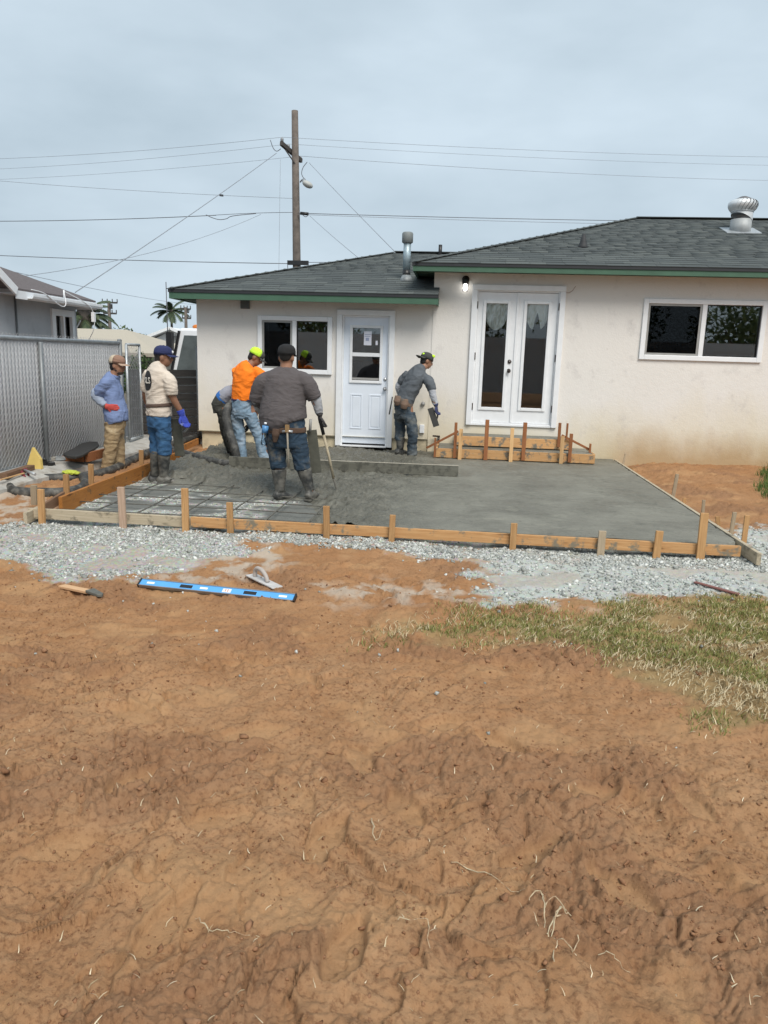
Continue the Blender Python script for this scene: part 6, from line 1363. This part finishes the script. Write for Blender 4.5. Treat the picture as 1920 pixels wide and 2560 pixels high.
# rake (come-along) in his right hand
g0, g1, g2 = D(799,1046,.10), D(822,1140,.16), D(834,1196,.20); blade = D(848,1247,.22)
rk = empty('concrete_rake', g2, 'long handled concrete rake gripped by the man in dark grey', 'rake')
MB().tube([g0, g0.lerp(g1, .42)], .020, 10).build('grip', M_black, rk); MB().tube([g0.lerp(g1, .40), g1, g2], .0155, 10).build('handle', wood('rake_handle', (.30, .26, .19), (.44, .38, .27)), rk); MB().tube([g2, g2.lerp(blade, .6), blade], [.014, .010, .010], 8).build('neck', M_rebar, rk)
bl0, bl1 = blade + Vector((-.10,-.12,.0)), blade + Vector((.10,.16,.01)); board('blade', bl0, bl1, .012, .09, M_greyconc, rk, .002)

# ---- man C: orange shirt, lime cap, looking down
Y = 10.72; C_ = lambda x, y, dy=0: at(x, y, Y+dy)
pc = empty('person', Vector((C_(630,1158).x, Y, 0)), 'man in a bright orange shirt, lime cap and light jeans, looking down', 'person')
AZ = 38; fw, rt = frame_dir(AZ); AC = rt
hs, P, q = head_shapes(C_(638,894,.06), 72, 34, 1.06)
armsC = [[C_(650,930,-.05), C_(668,965,.02), C_(680,990,.20)], [C_(598,930,.16), C_(604,965,.30), C_(640,985,.45)]]
legsC = [(C_(603,1085,.02), C_(606,1152), (.6,.8,0)), (C_(650,1085,.04), C_(668,1155,.02), (.9,.5,0))]
body = hs + [limb([C_(633,903,.05), C_(622,916,.02)], [.056, .066]), btorso([(C_(620,914), .09, .07), (C_(612,935), .17, .11), (C_(606,970), .16, .11), (C_(605,1005), .16, .11)], AC)] + [limb(a, [.052, .044, .032], AC) for a in armsC]
for (k, a, t), hp in zip(legsC, (C_(592,1015,.02), C_(622,1015))): body.append(limb([hp, k, a], [.062, .054, .036], AC))
fuse('body', body, M_skin2, pc, .013, 2); hair_back(P, q, 1.02, pc); face_bits(P, q, 1.02, pc)
M_lime = cloth('lime_mesh', (.55, .88, .05), .06); cap(P, q, 1.02, pc, cloth('grey_brim', (.06, .06, .055)), MATS['grey_brim'], M_lime, mesh_to=.55)
M_or = cloth('orange_shirt', (.95, .215, .010), .05)
shC = fuse('shirt', [torso([(C_(624,908), .07, .06), (C_(619,914), .13, .085), (C_(614,924), .195, .115), (C_(611,945), .205, .135), (C_(607,970), .190, .135), (C_(605,995), .180, .130), (C_(605,1001), .178, .128)], AC), limb([C_(634,926,-.03), C_(650,936,-.05), C_(660,952,-.02), C_(667,966,.02)], [.065, .086, .084, .076], AC), limb([C_(594,924,.15), C_(596,945,.22), C_(602,962,.28)], [.085, .08, .075], AC)], M_or, pc, .012, 2, .009, (6, 6, 8), 8)
M_ltj = cloth('light_jeans', (.175, .255, .335), .30, (.30, .36, .42), .3)
fuse('jeans', [torso([(C_(604,996), .160, .120), (C_(603,1012), .172, .130), (C_(603,1034), .175, .130), (C_(604,1046), .15, .11)], AC), limb([C_(589,1036,.02), C_(599,1085,.02), C_(604,1130,.01), C_(607,1160)], [.100, .082, .074, .080], AC), limb([C_(623,1036), C_(645,1085,.03), C_(656,1130,.02), C_(667,1161,.02)], [.100, .082, .074, .080], AC)], M_ltj, pc, .012, 2, .012, (8, 8, 11), 3)
MB().prism([C_(578,998,-.125), C_(632,1000,-.125), C_(632,1003.5,-.125), C_(578,1001.5,-.125)], (0, .24, 0)).build('belt', cloth('navy_belt', (.02, .02, .06)), pc)
fuse('shoe', [loft([(C_(607,1158,-.03), .045, .04, rt), (C_(612,1163,.06), .05, .04, rt), (C_(618,1166,.16), .04, .03, rt)], 12)], M_boot2, pc, .01, 1); fuse('shoe', [loft([(C_(668,1159,0), .045, .04, rt), (C_(676,1163,.06), .05, .04, rt), (C_(686,1166,.14), .04, .03, rt)], 12)], M_boot2, pc, .01, 1)
hand('glove', C_(682,993,.22), (.6,.7,-.3), (0,0,-1), M_glove, pc, .7, 1.0, 1, .02); hand('glove', C_(644,988,.47), (.8,.4,-.3), (0,0,-1), M_glove, pc, .7, 1.0, -1, .02)

# ---- man F: bent double over the hose, mostly hidden
Y = 10.98; F_ = lambda x, y, dy=0: at(x, y, Y+dy)
pf = empty('person', Vector((F_(580,1148).x, Y, 0)), 'bent over man in dark trousers, half hidden behind the orange shirt', 'person'); AC = Vector((.15, 1, 0)).normalized()
hs, P, q = head_shapes(F_(664,1000,.10), 90, 55, 1.0)
legsF = [(F_(578,1080,-.12), F_(596,1145,-.10), (1,.1,0)), (F_(570,1080,.12), F_(588,1142,.14), (1,.1,0))]
body = hs + [limb([F_(650,990,.05), F_(635,984)], [.056, .066]), btorso([(F_(637,985), .16, .10), (F_(610,980), .17, .11), (F_(580,990), .16, .12), (F_(562,1008), .15, .12)], AC), limb([F_(632,990,-.17), F_(640,1030,-.15), F_(625,1060,-.1)], [.05, .043, .032]), limb([F_(632,990,.17), F_(640,1030,.15), F_(625,1055,.1)], [.05, .043, .032])]
for (k, a, t), dy in zip(legsF, (-.1, .1)): body.append(limb([F_(563,1018,dy), k, a], [.062, .054, .036], AC))
fuse('body', body, M_skin2, pf, .013, 2); hair_back(P, q, 1., pf); face_bits(P, q, 1., pf); cap(P, q, 1., pf, cloth('navy_cap', (.012, .018, .05)), MATS['navy_cap'])
fuse('shirt', [torso([(F_(642,986), .15, .09), (F_(630,982), .19, .115), (F_(600,977), .195, .125), (F_(575,986), .18, .13), (F_(561,998), .165, .13)], AC), limb([F_(632,988,-.18), F_(642,1025,-.16)], [.085, .075]), limb([F_(632,988,.18), F_(642,1025,.16)], [.085, .075])], cloth('pale_grey_shirt', (.30, .31, .36), .1), pf, .012, 2, .008, (8, 8, 8))
fuse('waistband', [torso([(F_(566,992), .168, .135), (F_(557,1001), .165, .132)], AC)], cloth('blue_band', (.03, .14, .42), .1), pf, .010, 1)
fuse('trousers', [torso([(F_(560,999), .163, .130), (F_(553,1012), .172, .135), (F_(556,1030), .16, .13)], AC), limb([F_(560,1024,-.09), F_(572,1080,-.11), F_(586,1130,-.10)], [.105, .085, .072], AC), limb([F_(558,1024,.09), F_(566,1080,.12), F_(580,1130,.13)], [.105, .085, .072], AC)], cloth('dark_trousers', (.040, .040, .034), .25, MUD, .3), pf, .012, 2, .010, (8, 8, 11), 4)
boots(pf, legsF, M_boot, .076, .5); hand('glove', F_(622,1063,-.09), (-.4,0,-1), (-1,0,0), M_glove, pf, .9, 1, 1, .02); hand('glove', F_(622,1058,.09), (-.4,0,-1), (-1,0,0), M_glove, pf, .9, 1, -1, .02)

# ---- man E: grey shirt, leaning forward with a float at the wall
Y = 11.80; E_ = lambda x, y, dy=0: at(x, y, Y+dy)
pe = empty('person', Vector((E_(1020,1138).x, Y, 0)), 'man in a grey shirt leaning forward by the wall with a float in hand', 'person'); fw, rt = frame_dir(62); AC = rt
hs, P, q = head_shapes(E_(1066,903,.12), 64, 18, 1.02)
armR = [E_(1070,945,-.10), E_(1081,990,-.14), E_(1091,1015,-.12)]; armL = [E_(1018,940,.18), E_(998,962,.22), E_(1004,990,.30)]
legsE = [(E_(1030,1080,-.06), E_(1030,1136,-.02), (.85,.5,0)), (E_(1002,1085,.10), E_(1000,1126,.06), (.75,.65,0))]
body = hs + [limb([E_(1062,914,.10), E_(1052,924,.06)], [.056, .066]), btorso([(E_(1050,924), .10, .08), (E_(1042,945), .17, .11), (E_(1025,975), .165, .115), (E_(1012,1005), .16, .12)], AC), limb(armR, [.050, .044, .032]), limb(armL, [.050, .044, .032])]
for (k, a, t), hp in zip(legsE, (E_(1022,1012,-.05), E_(1003,1012,.08))): body.append(limb([hp, k, a], [.062, .054, .036], AC))
fuse('body', body, M_skin, pe, .013, 2); hair_back(P, q, 1.0, pe); face_bits(P, q, 1.0, pe); cp = cap(P, q, 1.0, pe, cloth('dark_grey_cap', (.05, .052, .05)), MATS['dark_grey_cap'], None, True); 
MB().ball(P(.045, .06, .10), (.035, .03, .025)).ball(P(.02, -.08, .085), (.03, .03, .022)).build('cap_patch', M_lime, cp)
fuse('shirt', [torso([(E_(1056,916,.04), .07, .06), (E_(1050,922), .13, .09), (E_(1042,936), .195, .125), (E_(1032,958), .200, .140), (E_(1022,980), .185, .140), (E_(1013,1000), .172, .135), (E_(1011,1005), .168, .130)], AC), limb([E_(1054,940,-.04), E_(1069,950,-.10), E_(1076,962,-.13), E_(1080,976,-.14)], [.065, .080, .078, .070], AC), limb([E_(1022,936,.16), E_(1008,950,.20), E_(1002,958,.22)], [.082, .078, .070], AC)], cloth('slate_shirt', (.100, .113, .128), .1), pe, .012, 2, .010, (7, 7, 9), 11)
M_sl2 = cloth('pale_sleeve', (.42, .44, .48), .08); fuse('sleeve', [limb([E_(1078,965,-.14), E_(1083,990,-.14), E_(1089,1010,-.12)], [.058, .054, .042], AC)], M_sl2, pe, .010, 2, .006, (14,14,14)); fuse('sleeve', [limb([E_(1004,955,.22), E_(996,968,.23), E_(1003,990,.30)], [.058, .054, .042], AC)], M_sl2, pe, .010, 2, .006, (14,14,14))
fuse('jeans', [torso([(E_(1012,998), .165, .130), (E_(1008,1014), .172, .135), (E_(1010,1032), .165, .130), (E_(1012,1046), .14, .11)], AC), limb([E_(1022,1034,-.05), E_(1031,1076,-.07), E_(1030,1112,-.03), E_(1031,1138,-.02)], [.104, .088, .080, .082], AC), limb([E_(1000,1034,.08), E_(1001,1076,.11), E_(997,1104,.08)], [.100, .082, .070], AC)], cloth('muddy_jeans', (.036, .055, .075), .35, (.12, .13, .13), .45), pe, .012, 2, .013, (8, 8, 10), 9)
boots(pe, legsE[1:], M_boot, .074, .8); boots(pe, [(legsE[0][0], legsE[0][1] + Vector((0,0,-.04)), legsE[0][2])], M_boot, .070, .3)
fuse('tool_belt', [torso([(E_(1012,996), .178, .145), (E_(1008,1012), .184, .148)], AC)], cloth('tan_belt', (.16, .105, .075), .2, MUD, .3), pe, .010, 1)
fuse('tool_pouch', [loft([(E_(1012,998,-.16), .058, .03, Vector((1,0,0))), (E_(1011,1012,-.18), .062, .045, Vector((1,0,0))), (E_(1009,1022,-.17), .05, .035, Vector((1,0,0)))], 14)], MATS['tan_belt'], pe, .009, 1)
fuse('tool_pouch', [loft([(E_(997,990,-.1), .06, .03, Vector((1,0,0))), (E_(994,1004,-.12), .065, .05, Vector((1,0,0))), (E_(995,1013,-.11), .05, .035, Vector((1,0,0)))], 14)], MATS['tan_belt'], pe, .009, 1)
MB().tube([E_(981,992,-.05), E_(977,1015,-.06), E_(973,1036,-.06)], .010, 8).build('pry_bar', M_black, pe)
hand('glove', E_(1090,1014,-.12), (.15,.1,-1), (.5,-.2,0), cloth('blue_dark_glove', (.035, .045, .13), .3, (.05,.05,.05), .5), pe, .85, 1.1, 1, .03); hand('glove', E_(1004,993,.31), (.3,.5,-.7), (0,1,0), MATS['blue_dark_glove'], pe, .6, 1.0, -1, .02)
fl2 = empty('hand_float', E_(1085,1044,-.14), 'dark wet hand float held down by the leaning man', 'float'); board('blade', E_(1076,1020,-.15), E_(1091,1066,-.17), .016, .095, simple('wet_dark', (.030, .029, .026), .5, .2, 20), fl2, .003, up=(1, .1, 0)); MB().tube(smooth_path([E_(1083,1028,-.10), E_(1092,1030,-.08), E_(1094,1040,-.08), E_(1090,1052,-.11)], 4), .014, 8).build('handle', M_darkbrown, fl2)

# ---- man B: tan shirt with round print on the back, navy cap, blue gloves
Y = 8.98; B_ = lambda x, y, dy=0: at(x, y, Y+dy)
pb_ = empty('person', Vector((B_(395,1205).x, Y, -.09)), 'man in a tan shirt with a round black back print, navy cap and blue gloves', 'person'); fw, rt = frame_dir(52); AC = rt
hs, P, q = head_shapes(B_(408,893,.06), 70, 6, 1.04)
armR = [B_(421,938,-.10), B_(431,990,-.10), B_(451,1027,-.04)]; armL = [B_(374,938,.16), B_(364,985,.18), B_(372,1015,.30)]
legsB = [(B_(392,1125,.04), B_(387,1192,.05), (.9,.4,0)), (B_(410,1128,-.04), B_(409,1194,-.04), (.95,.25,0))]
body = hs + [limb([B_(402,906,.05), B_(396,920,.03)], [.058, .070]), btorso([(B_(395,918), .10, .08), (B_(393,940), .18, .12), (B_(394,980), .17, .12), (B_(395,1030), .17, .12)], AC), limb(armR, [.054, .046, .034]), limb(armL, [.054, .046, .034])]
for (k, a, t), hp in zip(legsB, (B_(385,1050,.06), B_(405,1050,-.06))): body.append(limb([hp, k, a], [.062, .054, .036], AC))
fuse('body', body, M_skin2, pb_, .013, 2); hair_back(P, q, 1.04, pb_); face_bits(P, q, 1.04, pb_)
cp = cap(P, q, 1.04, pb_, cloth('royal_navy_cap', (.020, .028, .095)), MATS['royal_navy_cap']); MB().ball(P(.02, .098, .072), (.018, .008, .018)).build('cap_emblem', M_white, cp)
M_tan = cloth('tan_shirt', (.60, .525, .445), .06, (.45, .39, .33), .15)
shB = fuse('shirt', [torso([(B_(401,911,.03), .075, .065), (B_(397,917,.01), .14, .09), (B_(394,928), .205, .120), (B_(394,950), .215, .150), (B_(396,980), .200, .150), (B_(397,1010), .192, .145), (B_(397,1034), .200, .150), (B_(397,1039), .200, .150)], AC), limb([B_(408,937,-.06), B_(421,948,-.11), B_(427,966,-.12), B_(429,987,-.11)], [.062, .082, .080, .074], AC), limb([B_(378,932,.14), B_(370,955,.17), B_(367,980,.18)], [.088, .086, .080], AC)], M_tan, pb_, .012, 2, .011, (6, 6, 9), 21)
fuse('jeans', [torso([(B_(397,1032), .178, .135), (B_(397,1050), .182, .140), (B_(397,1068), .17, .13)], AC), limb([B_(388,1058,.06), B_(391,1100,.06), B_(392,1134,.05)], [.102, .088, .082], AC), limb([B_(406,1058,-.06), B_(411,1100,-.05), B_(411,1136,-.04)], [.104, .092, .086], AC)], cloth('blue_jeans', (.028, .090, .195), .30, (.05, .13, .24), .3), pb_, .012, 2, .012, (8, 8, 12), 13)
boots(pb_, legsB, M_boot, .080, .98)
M_bg = cloth('blue_glove', (.035, .060, .36), .15, (.30, .34, .48), .25); hand('glove', B_(455,1037,-.03), (.35,.10,-1), (.6,-.4,0), M_bg, pb_, .7, 1.2, 1, .06); hand('glove', B_(374,1020,.32), (.2,.5,-1), (0,1,0), M_bg, pb_, .5, 1.1, -1, .05)
fuse('tool_belt', [torso([(B_(397,1008), .205, .162), (B_(398,1017), .206, .163)], AC)], cloth('worn_brown_belt', (.095, .062, .048), .2), pb_, .010, 1); fuse('tool_pouch', [loft([(B_(381,1008,-.12), .034, .024, Vector((1,0,0))), (B_(380,1030,-.13), .040, .030, Vector((1,0,0))), (B_(382,1046,-.12), .018, .014, Vector((1,0,0)))], 12)], MATS['worn_brown_belt'], pb_, .008, 1)
board('knife_handle', B_(382,1044,-.13), B_(382,1051,-.13), .012, .02, M_white, pb_)
fl3 = empty('hand_float', B_(450,1095,.05), 'cement coated long float hanging beside the blue glove', 'float'); board('blade', B_(440,1046,.10), B_(450,1140,.14), .02, .125, MATS['cement_coated'], fl3, .004, up=(1,0,0)); MB().tube(smooth_path([B_(448,1055,.05), B_(462,1060,.0), B_(470,1068,.0), B_(460,1080,.05)], 4), .015, 8).build('handle', M_greyscreen, fl3)
def print_on(shirt, parent, c, nrm, w, h, text, disc_mat, txt_mat, upv=(0,0,1), disc=True, name='print'):
    """flat print laid on the cloth: cast each point of the flat shape along -nrm onto the shirt"""
    bm = bmesh.new(); bm.from_mesh(shirt.data); bvh = BVHTree.FromBMesh(bm); org = wloc(shirt); n = Vector(nrm).normalized(); u = Vector(upv).cross(n).normalized(); v = n.cross(u); bm.free()
    def cast(x, y, lift):
        p = Vector(c) - org + u*x + v*y + n*.5; hit = bvh.ray_cast(p, -n, 1.0); return (hit[0] + n*lift + org) if hit[0] is not None else None
    if disc:
        vs, fs = [], []; nr, ns = 10, 28
        for i in range(nr+1):
            for k in range(ns):
                a = 2*math.pi*k/ns; p = cast(w*i/nr*math.cos(a), h*i/nr*math.sin(a), .004); vs.append(p if p else Vector(c))
        for i in range(nr):
            for k in range(ns): k2 = (k+1) % ns; fs.append((i*ns+k, i*ns+k2, (i+1)*ns+k2, (i+1)*ns+k))
        MB().add(vs, fs, True).build(name, disc_mat, parent, fix=False)
    cu = bpy.data.curves.new('lettering', 'FONT'); cu.body = text; cu.align_x = 'CENTER'; cu.align_y = 'CENTER'; cu.offset = .02; cu.resolution_u = 3
    to = bpy.data.objects.new('tmp', cu); COL.objects.link(to); dg = bpy.context.evaluated_depsgraph_get(); dg.update(); me = bpy.data.meshes.new_from_object(to.evaluated_get(dg)); bpy.data.objects.remove(to)
    bm = bmesh.new(); bm.from_mesh(me); bmesh.ops.triangulate(bm, faces=bm.faces); bmesh.ops.subdivide_edges(bm, edges=bm.edges, cuts=2, use_grid_fill=True)
    xs = [k.co.x for k in bm.verts]; ys_ = [k.co.y for k in bm.verts]; sx, sy = max(xs)-min(xs), max(ys_)-min(ys_); tw, th = (1.45*w, .62*h) if disc else (w, h)
    for k in bm.verts:
        p = cast(k.co.x/sx*tw, k.co.y/sy*th, .0075); k.co = (p - wloc(parent)) if p else Vector((0, 0, 0))
    bm.to_mesh(me); bm.free(); link('lettering', me, txt_mat, parent)
nb = -fw
print_on(shB, pb_, B_(375,951,-.05), (-.02, -1, 0), .078, .120, 'SLS', simple('black_print', (.016, .016, .018), .8), simple('white_print', (.70, .66, .60), .8))
M_redink = simple('faded_red_print', (.50, .07, .012), .9, .2, 60)
print_on(shC, pc, C_(609,911,-.2), (-.15, -1, .15), .19, .014, '== =====', None, M_redink, disc=False); print_on(shC, pc, C_(613,916.5,-.2), (-.15, -1, .15), .11, .012, '====', None, M_redink, disc=False)

# ---- man A: blue shirt, tan cap, khaki trousers, hand on hip
Y = 9.75; A_ = lambda x, y, dy=0: at(x, y, Y+dy)
pa_ = empty('person', Vector((A_(285,1195).x, Y, -.10)), 'bearded man in a blue shirt, tan cap and khaki trousers, hand on hip', 'person'); fw, rt = frame_dir(78); AC = rt
hs, P, q = head_shapes(A_(293,914,0), 88, 8, 1.02)
armR = [A_(270,952,-.16), A_(240,985,-.16), A_(266,1017,-.18)]; armL = [A_(276,952,.18), A_(262,988,.24), A_(284,1014,.20)]
legsA = [(A_(276,1120,-.06), A_(268,1187,-.06), (1,.0,0)), (A_(296,1120,.08), A_(300,1180,.10), (1,.2,0))]
body = hs + [limb([A_(288,928), A_(283,941)], [.054, .064]), btorso([(A_(281,938), .10, .075), (A_(279,955), .17, .105), (A_(283,985), .165, .11), (A_(288,1040), .155, .12)], AC), limb(armR, [.050, .043, .032]), limb(armL, [.050, .043, .032])]
for (k, a, t), hp in zip(legsA, (A_(282,1050,-.07), A_(290,1050,.08))): body.append(limb([hp, k, a], [.062, .054, .036], AC))
fuse('body', body, M_skin, pa_, .013, 2); hair_back(P, q, 1.02, pa_); face_bits(P, q, 1.02, pa_)
fuse('beard', [ball_piece(P(0, .045, -.082), (.046, .050, .034), q), ball_piece(P(0, .010, -.055), (.064, .040, .035), q)], simple('dark_stubble', (.045, .028, .020), .8, .2, 60), pa_, .008, 2)
M_tcap = cloth('brown_cap_front', (.26, .155, .11), .08); cap(P, q, 1.02, pa_, M_tcap, cloth('tan_brim', (.38, .27, .20), .08), cloth('cream_mesh', (.50, .42, .31), .08))
M_bs = cloth('blue_shirt', (.165, .225, .40), .12)
fuse('shirt', [torso([(A_(286,934), .07, .06), (A_(282,940), .13, .085), (A_(278,950), .190, .112), (A_(279,970), .195, .130), (A_(284,1000), .185, .140), (A_(289,1030), .190, .160), (A_(292,1052), .190, .150), (A_(294,1058), .180, .140)], AC), limb([A_(279,953,-.08), A_(268,957,-.15), A_(256,968,-.17), A_(243,985,-.16)], [.065, .082, .078, .068], AC), limb([A_(278,948,.16), A_(266,968,.2), A_(262,985,.23)], [.085, .078, .068], AC)], M_bs, pa_, .012, 2, .012, (7, 7, 8), 31)
MB().prism([P(-.06,-.03,-.115), P(.06,-.03,-.115), P(.075,.03,-.135), P(-.075,.03,-.135)], (0,0,-.03)).build('collar', M_bs, pa_, bevel=.006)
M_sl3 = cloth('faded_sleeve', (.28, .33, .42), .08); fuse('sleeve', [limb([A_(244,978,-.16), A_(239,988,-.16), A_(252,1004,-.17), A_(264,1014,-.18)], [.066, .066, .056, .044], AC)], M_sl3, pa_, .010, 2, .007, (14,14,14)); fuse('sleeve', [limb([A_(263,982,.23), A_(262,992,.24), A_(280,1012,.2)], [.062, .062, .044], AC)], M_sl3, pa_, .010, 2, .006, (14,14,14))
fuse('trousers', [torso([(A_(291,1042), .160, .130), (A_(288,1060), .170, .138), (A_(286,1080), .155, .125)], AC), limb([A_(283,1072,-.07), A_(277,1120,-.07), A_(270,1160,-.06), A_(267,1190,-.06)], [.108, .092, .082, .085], AC), limb([A_(291,1072,.08), A_(295,1120,.08), A_(297,1160,.09), A_(300,1186,.10)], [.105, .088, .080, .084], AC)], cloth('khaki_trousers', (.33, .245, .140), .15, (.42, .34, .22), .25), pa_, .012, 2, .013, (8, 8, 11), 17)
fuse('shoe', [loft([(A_(262,1190,-.06), .045, .04, rt), (A_(272,1193,-.06), .05, .045, rt), (A_(288,1198,-.06), .045, .03, rt)], 12)], M_boot2, pa_, .01, 1); fuse('shoe', [loft([(A_(296,1184,.1), .045, .04, rt), (A_(304,1187,.1), .05, .045, rt), (A_(318,1191,.12), .045, .03, rt)], 12)], M_boot2, pa_, .01, 1)
hand('glove', A_(266,1016,-.19), (.95,.2,-.1), (.2,1,0), cloth('red_glove', (.50, .075, .065), .15), pa_, .35, 1.05, -1, .01); hand('glove', A_(284,1014,.2), (.95,-.2,-.1), (.2,-1,0), MATS['red_glove'], pa_, .35, 1.05, 1, .01)
